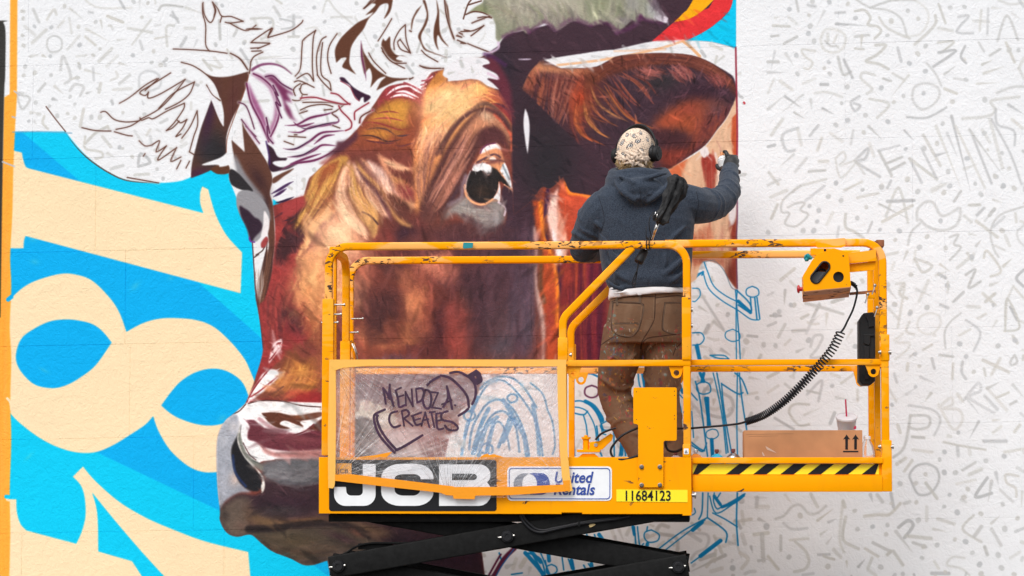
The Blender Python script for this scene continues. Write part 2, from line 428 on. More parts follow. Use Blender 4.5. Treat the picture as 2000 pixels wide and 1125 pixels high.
# ---------------------------------------------------------------- the painting itself (coordinates traced in photo pixels)
DP = (66,46,56); CREAM = (252,226,184); DEEP = (0,176,241); CYAN = (2,204,245); WH = (240,241,243)
BRN = (97,60,48); PUR = (112,40,84); DPUR = (58,30,52)
def paint(S):
    f = S.fill; st = S.stroke; L = S.lines; LL = S.lines; F = S.frame; bl = S.blob; bu = S.bundle
    GR = [(204,203,198),(197,197,195),(210,208,202),(189,190,191)]
    r = random.Random(11)
    # ---- undercoat marks sprayed in pale grey -------------------------------------------------
    F()
    def marks(txt, w=6, ox=0, oy=0, k=3):
        F(ox, oy, k)
        for p in txt.strip().split(';'):
            if not p.strip(): continue
            n = len(p.split())
            st(p.strip(), w*.86*r.uniform(.8,1.2)*(1.15 if n < 3 else 1), r.choice(GR), a=r.uniform(.45,.95), soft=r.uniform(1.2,2.4), taper=r.choice(['','','e']) if n<3 else '')
        F()
    def dots(txt, w=9, ox=0, oy=0, k=3):
        F(ox, oy, k)
        for t in txt.split():
            x, y = map(float, t.split(','))
            st([(x,y),(x+r.uniform(-6,6),y+r.uniform(-7,7))], w*r.uniform(.75,1.15), r.choice([(196,198,200),(203,204,204),(208,207,203)]), a=.9, soft=1.5)
        F()
    marks("""235,30 278,40;395,75 450,72;330,65 285,155;400,140 570,150;510,65 565,60 600,105 585,145 640,155 662,185 625,225;520,0 600,45 700,60 780,110 815,215;600,45 720,5 860,0;650,100 700,165 830,225;980,90 975,150 860,260;
860,0 925,50 940,120 890,200 800,215;1000,25 1040,135;1000,165 1080,180;1115,100 1175,95 1105,185 1200,195;1250,60 1240,180;1205,122 1290,128;1290,50 1285,200;1345,240 1400,90 1465,235;1430,75 1480,115;1315,45 1370,50;1350,0 1420,25 1500,15;
30,150 125,155;120,100 170,140;40,105 70,100;95,255 170,215;20,212 60,208;165,0 178,65;40,300 18,410;0,362 60,362;0,425 100,425;105,315 150,385;
308,230 330,180 380,170 440,195 455,240 430,290 375,308 325,285 308,230;350,200 352,240;405,205 385,250;335,240 365,268 400,270;510,215 590,205;550,210 545,280;510,285 560,288;
275,300 200,290 215,330 260,365 240,405 212,400;410,335 440,435 485,420;445,350 495,455;630,265 690,265 640,320 575,358 650,375 705,405;760,280 780,360;995,250 1090,245 1010,310;1000,308 1100,298 970,390;1155,270 1130,330 1160,370;
625,440 560,425 545,460 610,520 580,548;730,430 800,470;825,440 720,570;675,460 720,475;845,560 860,510 920,488 990,510 1005,560 960,620 900,640 855,600 845,560;815,685 930,690 1045,630;930,370 980,430 1015,500;
1090,460 1170,470;1035,520 1105,548;1035,435 1100,385;1265,430 1380,390;1255,378 1315,352;1225,490 1345,485;1235,250 1265,300;1300,325 1360,288;1395,250 1445,365;1470,400 1500,340;1470,400 1500,460;1340,545 1430,510 1500,508;1470,568 1310,590 1330,640 1290,680 1140,695;1335,640 1345,730 1440,765 1445,850;1410,615 1500,670;1430,700 1490,750;
0,545 35,465;70,475 140,525;205,490 275,462;310,495 350,495;275,545 350,540 435,568;0,640 90,565;100,565 200,635;205,555 70,668;250,585 255,640;320,635 390,672;155,660 215,695;535,565 485,600 510,650 540,620 505,605;595,580 710,610 640,690;
85,700 20,790;175,750 85,790 105,880 155,880;175,760 195,850;295,735 245,795;365,780 435,830;500,765 485,845;590,740 670,820;315,810 290,880;800,765 855,825;150,905 65,980;225,930 160,1005;300,945 350,945;240,1005 335,998;
395,930 440,890 455,930 420,970 500,945 505,965 425,1040 395,930;510,940 585,870 570,930 520,950 655,1035;510,940 565,1020;595,840 620,915;650,885 725,1030;650,885 770,850;690,960 785,920;715,1000 800,955;830,930 900,1070;830,930 990,1050;900,870 985,1040;
910,790 1010,970;985,910 1060,890;985,740 1130,1100;1050,780 1110,920;1075,680 1185,1115;1100,740 1270,1100;1150,990 1230,960;1180,760 1375,1025;1200,800 1310,1075;1300,700 1375,985;1310,700 1420,900 1485,1080;1255,760 1300,835;
0,860 40,850;5,1010 60,1080;70,1050 0,1085;340,1050 190,1090 145,1125;720,1060 700,1100;550,1065 455,1110;960,1110 1020,1080""", 6, 1500, 0)
    dots("125,55 238,88 245,155 235,198 270,238 470,20 515,105 697,208 820,62 880,108 722,120 1070,45 1150,40 165,322 355,362 330,398 365,436 175,436 880,318 925,268 830,372 920,418 912,545 465,508 665,513 432,605 400,735 465,705 705,715 570,675 562,778 1025,722 1270,582 1468,292 1415,290 1160,468 1080,595 990,838 915,873 805,875 1055,1002 1170,928 1372,898 1415,985 1335,1037 1265,780 400,1073 815,1055 665,1095 1380,1090 1440,1100 1215,1080 735,600 795,565 260,10 360,15 1495,885", 9, 1500, 0)
    marks("""15,405 110,365;190,340 90,420 80,490 125,500 100,560 165,575 235,510 190,480 215,440 170,440 115,465;330,340 220,425;450,365 545,318;525,408 645,382;690,520 765,350 820,555;650,445 840,540;845,455 670,550;700,430 855,425;
875,540 875,480 920,435 970,440 1010,510 1060,505 1125,470 1110,560 1030,600 940,580 890,535;890,560 840,610 820,685;1040,330 960,375;1130,370 1090,430;20,530 55,450;345,565 380,495;455,505 455,580 510,610 560,645;610,550 585,610;415,580 405,640;
1150,515 1190,550;1225,510 1265,470;1180,452 1240,450;1320,420 1380,440;1270,545 1305,505;1220,545 1345,640;1500,460 1360,510 1305,600 1320,700 1350,755;1450,500 1455,550;1320,580 1385,520;1500,570 1460,610 1470,660 1500,690;1390,630 1415,690;1180,620 1225,630;
1065,640 1115,625 1090,680 1130,700 1065,775;1265,760 1285,720 1365,835 1305,870;1380,810 1430,765;1110,820 1205,740;1170,735 1195,775;860,765 960,805 905,845 860,765;1010,800 1065,840;1160,860 1215,830 1175,935 1245,900;1220,690 1250,655;1330,690 1385,715;740,790 725,830;685,745 760,730;815,725 790,785;
75,890 155,825;130,900 165,930;750,915 800,910 770,975 815,1000;870,945 965,990;940,895 885,1015;1090,1015 1145,960;1260,970 1330,1035;1330,970 1275,1015;1305,920 1360,900;1000,855 1040,878;1500,830 1455,880 1500,930;1440,930 1500,1000;1395,1125 1400,1020 1435,930;1010,1035 1055,1055;1170,1045 1240,1050;1420,1050 1460,1125;
220,1025 320,1050 440,1090;300,1040 250,1125;100,950 95,1030;380,1020 425,1000;0,980 30,965;15,1100 75,1100""", 6, 1500, 250)
    dots("400,322 555,362 665,342 815,302 875,375 1028,382 1062,342 1245,385 352,403 427,427 298,485 242,460 575,466 523,530 285,550 205,605 265,605 745,657 772,604 658,594 930,640 1012,542 890,697 1040,702 1370,600 1375,345 840,860 1050,922 935,1050 835,1082 745,1035 705,920 1195,755 155,1035 65,1075 1330,285 0,610", 9, 1500, 250)
    marks("""220,130 440,190;300,130 225,300;100,65 95,140;375,120 440,100;15,200 75,200;0,260 45,240;60,325 100,250;195,215 235,195;255,235 305,195;345,190 340,260;145,290 215,285;100,370 130,340;170,410 215,390;490,285 455,345;250,380 270,320 320,320 290,390 250,445 330,440;515,245 570,215;
760,270 800,20 770,60 815,100;1085,120 1145,65;1260,70 1330,135;1325,75 1275,120;700,150 760,215;1040,390 1035,300 1065,240 1130,185;1160,225 1235,280 1240,330 1205,405;1120,315 1185,280;1005,430 1085,440;960,450 975,510;1085,480 1080,570;1140,470 1135,530 1160,570;1260,460 1410,530;1360,450 1310,545;875,245 895,205 945,185 1000,200 1010,250 970,300 915,305 880,275 875,245;830,235 810,290 855,310;740,345 790,305 750,355 825,360 815,400 745,455;830,440 875,410;910,400 960,370;820,480 815,520;1390,290 1400,100 1475,265 1385,290;1230,215 1275,190;1340,230 1310,280;1445,430 1420,470 1430,490 1460,470 1445,430;1490,400 1500,405;1435,320 1460,360;1265,510 1275,550;
895,560 980,595;740,540 755,590;705,620 750,700;810,660 870,620;955,655 920,700;1110,660 1140,700;1420,720 1455,700;1435,605 1500,680;
825,725 960,750 1010,810 975,900;835,785 940,790 940,850 870,865 825,850;835,785 800,965 735,1030;1000,740 1070,680 1080,720 1030,745 1115,750 1140,810 1085,865 1000,720;1150,690 1230,595 1245,640 1180,680 1325,770;1160,680 1240,780;1270,670 1345,750;1285,625 1400,755;1285,625 1355,590;1340,680 1410,650;
0,650 60,610;100,600 160,650;230,660 315,580 295,700;230,640 300,655;525,635 525,700;240,720 150,720 125,770 180,840 240,835;215,780 310,740;40,800 150,865;390,770 365,830;400,680 470,690;0,560 60,530;150,545 160,520;370,540 420,560;430,595 520,530;
760,840 775,885;845,910 915,915;1235,820 1180,920;1320,885 1365,850;1265,935 1395,935;1030,940 1120,960 1275,985;850,985 960,1000;1480,770 1500,790;1320,812 1365,810;1475,840 1445,880;1110,970 1115,1020;1180,980 1185,1015;1385,1000 1500,980;755,1070 800,1035;800,1110 845,1045;1140,1105 1215,1060""", 6, 1500, 550)
    dots("135,140 45,380 240,340 745,133 835,183 930,150 1125,365 885,495 1160,440 1205,530 860,425 1350,375 375,612 865,615 1115,885 1005,1040 1035,1000 600,870 725,720 40,195 510,380 555,0 1275,1050 1385,1025 1450,345", 9, 1500, 550)
    marks("""840,570 830,530 870,480 930,468 990,500 1000,570 950,640 880,645 840,570;925,580 990,670;1105,585 1215,562;1180,530 1250,500;1285,550 1215,660 1310,640;1310,570 1290,690;1335,520 1350,590;1465,540 1395,530 1400,580 1450,610 1455,660;1360,620 1435,690;1490,630 1485,720;1460,490 1500,515;755,470 805,435;800,510 845,450;
45,790 95,770 140,720 190,710 240,760 290,755 340,715;90,815 140,850 230,845;290,800 385,730;355,810 400,790;310,880 355,850;100,650 140,700;250,645 290,720;440,680 420,900 445,985;455,780 440,910 530,965;440,690 450,720;565,775 650,765 710,765 775,700;640,650 670,690;720,640 735,720;600,650 615,695;930,720 930,800;800,700 830,690;
75,890 75,975;130,915 235,905;160,925 220,980 240,1040 215,1085 155,1100;0,1010 60,1085;295,1000 360,998;385,970 425,1015;345,935 380,890;570,965 645,1010;615,930 715,980;735,980 790,1060;750,865 850,990;765,840 820,800 850,830 800,900;810,890 955,905;970,850 1045,865;995,790 1090,820;1205,770 1140,850 1250,925;1250,835 1210,890;1310,815 1360,770;1310,850 1365,945;1450,865 1500,845;1485,925 1500,930;
850,930 925,955;530,1070 570,1025;585,1080 610,1020;460,1040 465,1075;590,1090 630,1120;205,1120 265,1110;1150,1020 1080,1015 1050,1060 1130,1080 1180,1120;1060,1110 960,1110;1420,1020 1475,985;975,1040 1000,1080;720,980 700,1000;1270,955 1285,1000""", 6.5, 1500, 750)
    dots("922,528 868,580 1032,515 1097,520 772,582 1065,648 1145,665 1173,618 1375,702 1110,755 1030,718 878,800 700,825 510,742 190,775 525,850 693,880 615,835 868,695 1388,852 1463,785 1250,762 1095,912 1160,925 1195,990 1350,1005 1238,1060 1365,1075 125,1012 350,1070 658,1072 905,1020 990,945 790,1115 910,955 1440,1115 1250,1110", 9.5, 1500, 750)
    # top-left field
    marks("""125,65 140,70;195,55 228,130;275,115 315,55 330,85;410,50 490,115;405,105 420,195;340,160 375,120;145,155 205,205;190,250 270,175;505,170 635,240;275,275 280,230 320,210 360,235 355,290 300,305 275,275;395,290 465,210;500,215 560,265;180,330 230,320;250,325 275,338;450,330 505,325;580,360 655,285;625,390 690,325;355,410 370,330 415,450 380,490;460,370 470,400;500,410 600,440;545,400 550,470;225,535 265,490;320,505 370,550;410,530 440,495 490,510 470,560;510,545 540,535;570,520 600,530;590,490 580,540;310,580 340,590;
630,95 720,130;750,165 890,190;885,115 775,260;660,170 650,150;640,150 665,160;690,235 745,230;520,70 545,75;590,120 600,170;500,0 580,45 770,45;700,0 730,50;820,0 815,60;930,60 960,30 1070,40;1010,70 1045,130;1000,90 1040,110;1090,45 1190,80;910,150 940,145;1085,165 1140,165;980,270 975,160 1020,150;910,225 1010,210;820,240 835,290;960,360 970,385;
815,500 820,440 870,415 930,440 940,500 890,530 830,530 815,500;700,490 760,440;665,525 770,520;680,420 690,450 650,470;700,370 750,385;1090,220 1060,270;1155,235 1130,290;1285,120 1290,230;1230,380 1290,400;1255,340 1300,390;1190,350 1240,410;1330,290 1360,340;1350,130 1390,160 1370,210;
135,550 100,550 130,640 175,575 110,555;260,680 250,720 280,755;490,640 470,740;180,660 215,660;500,840 560,780 630,740;500,800 500,870 590,890 600,920 560,930;630,740 640,760;650,860 600,800;630,900 670,920;650,990 720,970;810,960 825,900 880,950 810,975;790,1025 870,1020;790,770 830,830;720,870 690,870;655,590 660,610;840,610 830,580;1085,470 1160,500;1120,600 1120,640;1060,830 1110,790;940,720 980,700;1180,480 1160,500;880,760 860,790;200,710 215,730""", 6, 0, 0)
    dots("135,65 135,105 205,158 298,162 378,40 460,160 465,265 585,285 560,130 785,12 865,20 832,100 548,325 295,330 148,388 467,385 300,440 203,430 137,442 135,265 135,210 450,455 780,325 900,297 975,345 890,365 1080,415 945,380 210,600 395,665 168,710 440,690 535,690 720,660 845,670 410,570 335,675 290,620 700,865 775,920 920,990 920,935 1030,930 955,1050 1265,265 1430,250 1385,775 585,690 1030,610 440,610 1300,30", 8.5, 0, 0)
    marks("""405,40 440,95;420,0 450,20;440,110 520,130 510,160 450,170;270,110 390,110 390,190 330,230;290,110 310,170;520,90 520,210;490,100 560,100;490,215 550,215;590,170 650,160 680,200;690,70 720,0 770,60 890,160;740,100 860,100;880,100 1000,330;270,245 370,240 350,190;210,290 270,380;320,340 460,330;300,350 320,400 350,420;420,360 510,430;560,430 600,470;690,500 700,560;530,610 580,700 650,690;190,660 250,620;200,600 370,590;310,640 390,720;470,640 500,690;700,640 720,720 650,740;530,770 520,850;620,820 690,830;590,850 680,870;1120,80 1140,140;1060,20 1050,90;1000,50 1030,20;1380,60 1440,130 1390,190;1280,170 1330,230;1200,140 1160,160;990,290 960,330;1000,350 980,390;1060,370 1080,400;1180,380 1220,430;1390,340 1440,330;1400,420 1470,380;1300,260 1350,320;640,990 650,1000""", 5.5, 400, 0)
    dots("640,45 705,125 890,22 997,213 1050,150 520,292 528,378 230,250 65,262 385,130 185,775 433,797 1220,375 1400,180 1310,180 1410,10 1010,265 580,1052 640,995 1100,300 790,200 60,20", 8.5, 400, 0)
    # lower middle right field (behind and under the basket)
    marks("""40,95 100,85 90,30;20,30 60,110;1230,0 1220,60;60,200 200,420;1340,130 1400,110;1080,200 1130,260""", 6, 1340, 490, 2.744)
    marks("""70,300 120,330;150,370 110,440;150,380 215,440;80,510 130,520;190,530 240,560;310,530 300,580;330,455 380,460;100,570 130,590;150,560 160,600;60,700 140,690 90,760;340,680 400,690;320,770 380,760;150,800 145,830;100,740 160,750 240,790 250,850 210,890 130,880 90,840 100,740;120,840 160,850 200,830;0,790 60,850 90,900;350,870 340,900 390,900;30,690 60,740;20,560 60,500;100,440 120,400;30,450 70,410;380,600 400,560;300,640 340,650;60,1000 30,1040""", 7, 1340, 490, 2.744)
    dots("222,345 325,487 380,788 290,765 360,900 415,500", 10, 1340, 490, 2.744)
    marks("""1350,430 1300,420 1280,470 1400,500 1410,600;1440,470 1600,480 1600,560 1530,600 1500,640;1650,490 1700,600;1690,560 1800,520;1780,490 1830,640;1830,480 1850,540;1910,480 2000,470;1960,480 1970,650;1940,650 2000,640;1940,380 1990,400;1920,240 2000,240;1930,240 1925,300;1930,300 2000,300;1780,400 1890,380;1830,330 1840,410;1650,610 1560,640;1720,615 1500,720;1150,530 1260,480;1560,400 1660,410;1820,600 1870,640 1830,700;1600,690 1640,640;1000,370 1070,390 1140,360;980,440 1000,500;1030,450 1060,520;1100,440 1080,480;300,650 350,720;420,640 380,690;740,330 700,380;1890,560 1900,600;1480,470 1560,520;1630,720 1700,700""", 7.5, 900, 900, 3.333)
    dots("1828,262 1215,490 1990,430 545,640 420,710 1770,700", 11, 900, 900, 3.333)
    F()
    # loose filler marks everywhere else the white wall shows
    for gy in range(-60, 1260, 36):
        for gx in range(-160, 2180, 38):
            inside = (20 < gx < 500 and gy < 340 and gy > 0) or (1440 < gx < 2000 and 0 < gy < 1125) or (400 < gx < 870 and 0 < gy < 350)
            if r.random() < (.03 if inside else .8):
                x, y, a, l = gx+r.uniform(-12,12), gy+r.uniform(-12,12), r.uniform(0,3.14), r.uniform(0,11)
                st([(x-l*math.cos(a), y-l*math.sin(a)), (x+r.uniform(-2,2), y+r.uniform(-2,2)), (x+l*math.cos(a), y+l*math.sin(a))], r.uniform(4,7.5), r.choice(GR), a=r.uniform(.45,.9), soft=1.4, n=3)
    # ---- lettering panel: blues, orange border, cream numerals --------------------------------
    # white skin of the head lies over the marks but lets some show
    f("!28,257 !128,257 150,285 175,310 210,335 250,352 310,357 350,354 375,345 400,333 412,331 !450,340 !720,500 !720,1130 !-200,1300 !-200,257", CYAN, soft=.8)
    F(0,0,1)
    f("!25,257 !42,257 !155,353 !388,552 !512,662 !560,800 !560,1000 !430,998 !188,883 !60,820 !10,800 !10,450", DEEP, soft=.8)
    f("!604,1097 !642,1094 !648,1122 !640,1125", (0,178,235))
    for q in ("!26,294 !43,298 45,310 50,325 !57,329 !397,416 391,397 391,377 !395,364 !407,370 413,393 423,423 443,460 !473,493 !470,573 !50,461 47,470 !46,485 !14,485 !14,294",
              "!14,590 43,563 73,547 117,535 147,536 180,548 213,580 233,610 !247,648 277,632 307,623 340,621 383,625 417,638 450,667 477,700 490,727 !500,752 !520,900 !425,922 397,922 367,910 333,880 310,843 !299,813 283,830 253,850 220,870 187,883 153,884 117,875 80,857 43,830 20,807 !14,790",
              "!14,975 !32,975 33,1000 40,1023 !52,1036 !149,1062 160,1037 167,1007 165,970 157,947 !142,931 !162,911 187,940 233,980 283,1010 333,1032 400,1057 !485,1078 !497,1220 !14,1220"):
        f(q, CREAM, soft=.8)
    f("!218,669 200,647 180,633 153,626 127,624 97,628 67,642 43,660 32,687 33,710 47,733 70,752 103,758 130,752 157,737 187,713", DEEP, soft=.8)
    f("!315,792 333,767 353,745 380,728 413,720 443,725 470,743 483,767 483,783 460,807 440,825 413,831 383,828 350,817 330,805", DEEP, soft=.8)
    f("!180,962 200,987 233,1027 277,1078 !320,1125 !390,1200 !330,1230 !277,1125 !258,1096 !192,1077 190,1003", CYAN, soft=.8)
    for i in range(26):   # mottled cream repaint patches
        x, y = r.choice([(r.uniform(40,440), r.uniform(350,560)),(r.uniform(50,440), r.uniform(560,900)),(r.uniform(30,200), r.uniform(1060,1120))])
        if 1: bl(x, y, r.uniform(6,14), r.uniform(3,8), r.uniform(0,180), (240,226,180), a=.16)
    f("!-200,-200 !33,-200 !34,0 !33,190 30,240 29,262 26,330 24,420 20,500 22,560 19,640 22,700 20,780 22,860 19,960 20,1040 !18,1130 !18,1300 !-200,1300", (255,174,60), soft=1)
    for i in range(40): st([(r.uniform(-60,18), r.uniform(190,1120)) for _ in range(1)]+[(r.uniform(0,18), r.uniform(190,1120))], 5, r.choice([(255,160,52),(255,176,76)]), a=.22, soft=3)
    f("!-200,-200 !20,-200 !20,0 !19,184 !8,190 !5,330 !-200,330", WH, soft=.8)
    f("!-200,40 -2,40 6,44 10,55 11,80 10,150 8,190 4,400 !1,620 !-200,620", (58,56,52), soft=1)
    L("28,178 38,186;5,316 28,325;24,228 30,230", 3.5, (196,196,206), a=.9)
    L("25,258 80,257 140,260", 3.2, (120,170,200), a=.6)
    st("16,585 22,580", 9, DEEP); L("14,778 20,786 22,800;14,976 22,978", 5, CREAM); st("12,970 20,971", 8, CYAN)
    L("90,208 108,232 128,257", 2.2, BRN); 
    st("128,260 150,288 175,312 212,337 250,353 310,358", 2.6, BRN, taper='b')
    # ---- blue and wine outlines still to be filled, lower middle --------------------------------
    BL = (10,130,190)
    def blue(txt, w=3, ox=0, oy=0, k=1, c=BL, a=.95):
        F(ox, oy, k); 
        for p in txt.strip().split(';'):
            if p.strip(): st(p.strip(), w*r.uniform(.85,1.2), c, a=a, soft=.7)
        F()
    blue("95,55 115,110 150,190 220,245 300,285 345,325;90,110 120,200 190,265 280,320 345,365 390,370;38,155 90,112 85,130;90,112 38,135;270,210 340,280 345,330 280,290;265,210 285,480 290,580;275,210 268,310 270,580;380,250 395,365;368,250 380,368;345,250 350,320;50,700 75,800 115,1100;145,655 165,740 195,900 215,1085;165,655 190,800 225,1080;190,710 205,860 245,1090;190,712 275,765 305,760;275,655 272,900 275,1095;285,655 300,800 325,960;262,655 300,690 330,765;130,560 200,560 230,580;130,560 170,575 230,580;20,755 60,800;20,1035 50,1055 90,1075 110,1030;30,860 40,1000", 2.6, 1340, 490, 2.744)
    blue("355,190 325,205 325,235 355,248 388,235 385,205 355,190;250,420 215,435 212,465 245,485 285,475 285,440 250,420;35,200 70,205 75,240 50,270 35,270;35,440 80,440 97,470 75,500 35,505;95,700 60,715 60,750 90,768 130,755 125,715 95,700;140,955 110,970 112,1000 145,1008 172,990 165,962 140,955", 2.3, 1340, 490, 2.744)
    blue("60,505 75,580;95,655 85,700;55,510 70,580;105,790 125,930;115,790 120,935;140,1010 145,1100;135,1010 140,1100;280,270 345,330;75,655 95,700", 6, 1340, 490, 2.744)
    # between the legs and the gate, x 1110-1240
    blue("140,305 200,302 260,330 310,390 345,470 360,520;140,345 190,350 240,375 280,440 300,500 310,580;140,385 215,400 245,375;215,400 235,470 245,560;145,480 150,600 155,690;425,350 430,480 435,690;345,480 350,530 375,540;600,60 610,170 620,205;640,100 650,200;890,300 910,380 900,480;880,240 920,280;490,450 500,560 515,690;470,690 480,600 465,450;310,480 330,640 345,690;975,590 1040,640 1075,655;560,610 580,690;470,100 460,60", 2.8, 1080, 700, 3.63)
    blue("230,305 290,340 340,410 350,440;480,450 490,560 485,680;545,520 560,600 570,685;905,210 920,240;640,110 655,200", 8, 1080, 700, 3.63)
    blue("380,445 340,470 345,500 385,510 425,490 420,455 380,445;570,568 545,590 550,630 595,640", 2.4, 1080, 700, 3.63)
    blue("275,192 232,210 228,255 270,278 315,262 318,212 275,192", 3, 1080, 700, 3.63, (105,50,85))
    blue("235,110 270,108 320,130", 4, 1080, 700, 3.63)
    # right of basket underside
    blue("1575,210 1570,330 1550,380;1610,210 1605,370;1605,370 1440,460 1280,580;1590,385 1500,450 1320,590;1605,370 1725,460 1725,530;1640,340 1720,380 1800,430;1800,210 1795,400 1805,550;1650,210 1645,260 1665,310 1700,300 1850,215;1620,230 1660,340 1760,290 1840,225;1700,520 1500,665;1665,250 1690,210;1520,310 1525,340 1480,360 1340,385;1130,430 1140,550;1150,430 1165,550 1190,540;1215,430 1210,460;250,350 275,410;90,350 110,370;160,350 200,380;370,560 440,580 490,650 540,740;440,600 520,640 550,740;520,600 580,740;820,480 830,500;870,480 880,510;550,650 570,745;660,630 670,710;700,640 720,700;720,640 740,720;830,670 850,700;800,680 810,700;250,600 265,650;330,740 400,730;640,740 700,720", 2.8, 900, 900, 3.333)
    blue("1240,450 1200,465 1195,500 1225,530 1280,520 1290,480 1240,450;590,675 560,690 560,730 595,740 625,720 620,690 590,675", 2.4, 900, 900, 3.333)
    blue("1650,230 1690,285;1700,300 1780,270 1840,225;180,350 215,380;250,350 260,400;1215,540 1200,610;900,480 920,510;460,590 520,660;570,600 575,650;1690,520 1560,620;720,650 730,700;850,670 855,700;420,600 500,690 540,745;1570,400 1510,450;360,400 355,430;1120,430 1130,480;60,350 90,365", 7, 900, 900, 3.333)
    # arches behind the film
    blue("640,800 1020,300;1090,760 1120,640 1180,430 1260,270 1340,190 1440,185 1560,300 1680,480 1730,640 1750,790;1150,740 1180,560 1270,400 1350,340 1430,350 1520,430 1600,600 1640,790;1220,330 1300,200 1400,150 1500,160 1600,240;1200,780 1240,640 1310,500 1370,440 1450,440 1530,560 1560,760;1290,770 1310,640 1370,520 1420,540 1460,640 1480,740;1490,290 1460,320 1490,360 1540,340 1535,300 1490,290;1180,420 1120,440 1110,480 1160,510 1200,470 1180,420;1650,200 1750,290 1790,420 1830,520 1850,700 1830,780;1300,690 1250,710 1240,760 1330,770 1340,720 1300,690", 3, 640, 700, 4.1667)
    blue("1090,780 1130,560;1180,770 1240,560 1310,410;1230,790 1290,560 1380,480;1290,780 1350,520;1390,720 1500,440;1430,680 1520,480;1500,560 1600,620 1620,790;1670,380 1710,600 1720,780;1220,320 1170,430;1430,340 1560,560", 8, 640, 700, 4.1667, (35,140,200), .85)
    # ---- the head: dark ground behind it --------------------------------------------------------
    F()
    DK = f("!973,90 990,68 1020,60 1100,40 !1437,-60 !1437,95 1300,100 1200,97 1125,107 !1060,117 !1300,104 1350,108 1387,122 1430,147 !1440,187 1420,227 1400,253 1377,283 1343,307 !1307,332 !1300,700 !1050,720 !960,720 !940,300 967,172 930,155 943,128 !943,110", DP, soft=1.2, ret=True)
    S.comp(0, 0, DK, DP)
    bl(1070, 330, 60, 90, 0, (42,40,45), a=.85, clip=DK); bl(1060,250,70,90,0,(40,38,43),a=.5,clip=DK); bl(985,130,30,60,0,(48,40,50),a=.8,clip=DK); bl(1070,200,80,60,0,(55,38,46),a=.6,clip=DK)
    # horn
    F(800,0,3)
    HN = f("!330,85 380,45 430,10 !435,-60 !435,-500 !1500,-500 !1500,130 1480,128 1400,118 1350,90 1330,140 1300,120 1210,190 1160,130 1060,150 960,122 860,180 790,135 690,195 660,178 570,205 !520,248 !505,225 500,130 450,80 390,68", (150,151,128), soft=1.6, ret=True)
    S.comp(0, 0, HN, (152,152,130))
    for x, y, rx, ry, a, c, al in ((700,40,170,70,0,(196,186,170),.95),(900,20,120,50,0,(190,182,165),.8),(420,60,70,40,20,(140,146,105),.9),(1170,50,120,60,30,(138,145,112),.9),(620,110,120,50,0,(165,160,140),.6),
        (1420,60,60,50,60,(190,188,190),.8),(1300,20,60,60,0,(150,146,150),.7),(540,180,60,60,0,(140,142,118),.7),(900,110,140,40,0,(140,132,122),.7),(1260,120,90,40,20,(120,105,120),.6)):
        bl(x,y,rx,ry,a,c,al,clip=HN)
    bu("420,20 560,90 540,160","1300,-20 1280,60 1250,130",130,7,[(175,170,150),(130,138,105),(190,180,165),(120,112,108),(150,140,120)],a=.35,soft=1.5,clip=HN,jit=5,seed=3)
    bu("540,240 600,190 680,170","1330,150 1280,120 1200,110",0,4,[PUR])
    for p in ("550,215 610,185 670,165 700,185","700,185 740,160 790,128 850,172","860,172 910,135 960,115 1060,145","1065,145 1110,130 1170,140 1215,190","1215,190 1280,170 1330,138 1352,95","1352,95 1400,118 1480,130"):
        st(p, 9, (96,50,88), a=.55, soft=4)
    st("1440,100 1500,125", 7, (235,225,235), a=.95, soft=2)
    st("330,85 375,68 430,75 480,100", 3, BRN); st("315,110 340,30 360,0", 3, BRN); st("340,30 420,5", 3, BRN)
    f("!1390,-20 !1700,-20 !1560,60 !1490,110 1440,60", DP, soft=3)
    F(1000,0,3)
    f("!840,-30 900,20 !1060,-30", DP, soft=2)
    f("!860,100 !780,-20 !840,-20 880,80 !912,112", (150,140,150), soft=4, a=.5)
    f("850,98 870,88 915,108 890,128", (232,220,230), soft=1.2)
    # colour bands upper right
    f("!1353,-20 !1393,-20 !1393,0 1373,20 1347,37 !1317,43 1333,27 1353,0".replace('!1353','!1353'), (253,176,18)) if 0 else None
    f("!1250,-400 !1340,-400 !1180,0 1120,60 1040,110 !948,130 1000,80 1060,0", (253,176,16))
    f("!1340,-400 !1450,-400 !1300,0 1275,60 1180,150 1100,200 !1020,238 !818,243 !948,130 1040,110 1120,60 1180,0", (228,52,56))
    f("!1314,-400 !1314,-300 !1312,280 1240,262 1150,243 !1022,238 1100,200 1180,150 1275,60 !1300,-40 !1305,-400", (0,200,242))
    # the near ear
    EAR = f("!150,372 180,350 !285,400 !430,400 !500,390 560,360 620,330 760,315 900,312 1050,325 1160,365 1240,420 1300,480 !1315,560 1260,680 1200,760 1130,850 1030,920 !920,995 !560,1010 !60,520 100,430", DP, soft=1, ret=True)
    f("!185,360 285,405 400,402 500,390 620,330 760,315 900,312 1050,325 1160,365 !1290,440 !1312,450 !1312,282 !1240,262 1150,243 !1000,235 820,243 600,290 375,320 200,350", (238,238,240), soft=.9)
    marks("240,340 290,370;420,360 380,395;470,330 560,340;650,270 700,300;930,280 940,310;1160,260 1230,290;1200,330 1190,370;1240,330 1180,380;1110,300 1130,330", 6, 1000, 0)
    F(1000,0,3)
    st("265,382 500,355 700,320 880,280 1000,240", 5, (240,180,130), a=.85, soft=1.5); st("1000,240 1050,280 1100,330", 6, (235,170,115), a=.9, soft=1.5); st("600,300 900,290", 4, (240,190,150), a=.6, soft=1.5)
    S.comp(0,0,EAR,DP)
    S.clip = EAR
    f("!150,365 !290,400 !430,396 !505,388 440,445 390,450 250,430 150,430 60,530 100,430", (224,150,105), soft=6)
    bl(100,470,60,90,20,(150,80,60),.8); bl(420,560,110,200,10,(120,50,38),.85); bl(280,500,140,80,0,(125,62,52),.85); bl(400,600,60,120,0,(165,65,40),.6)
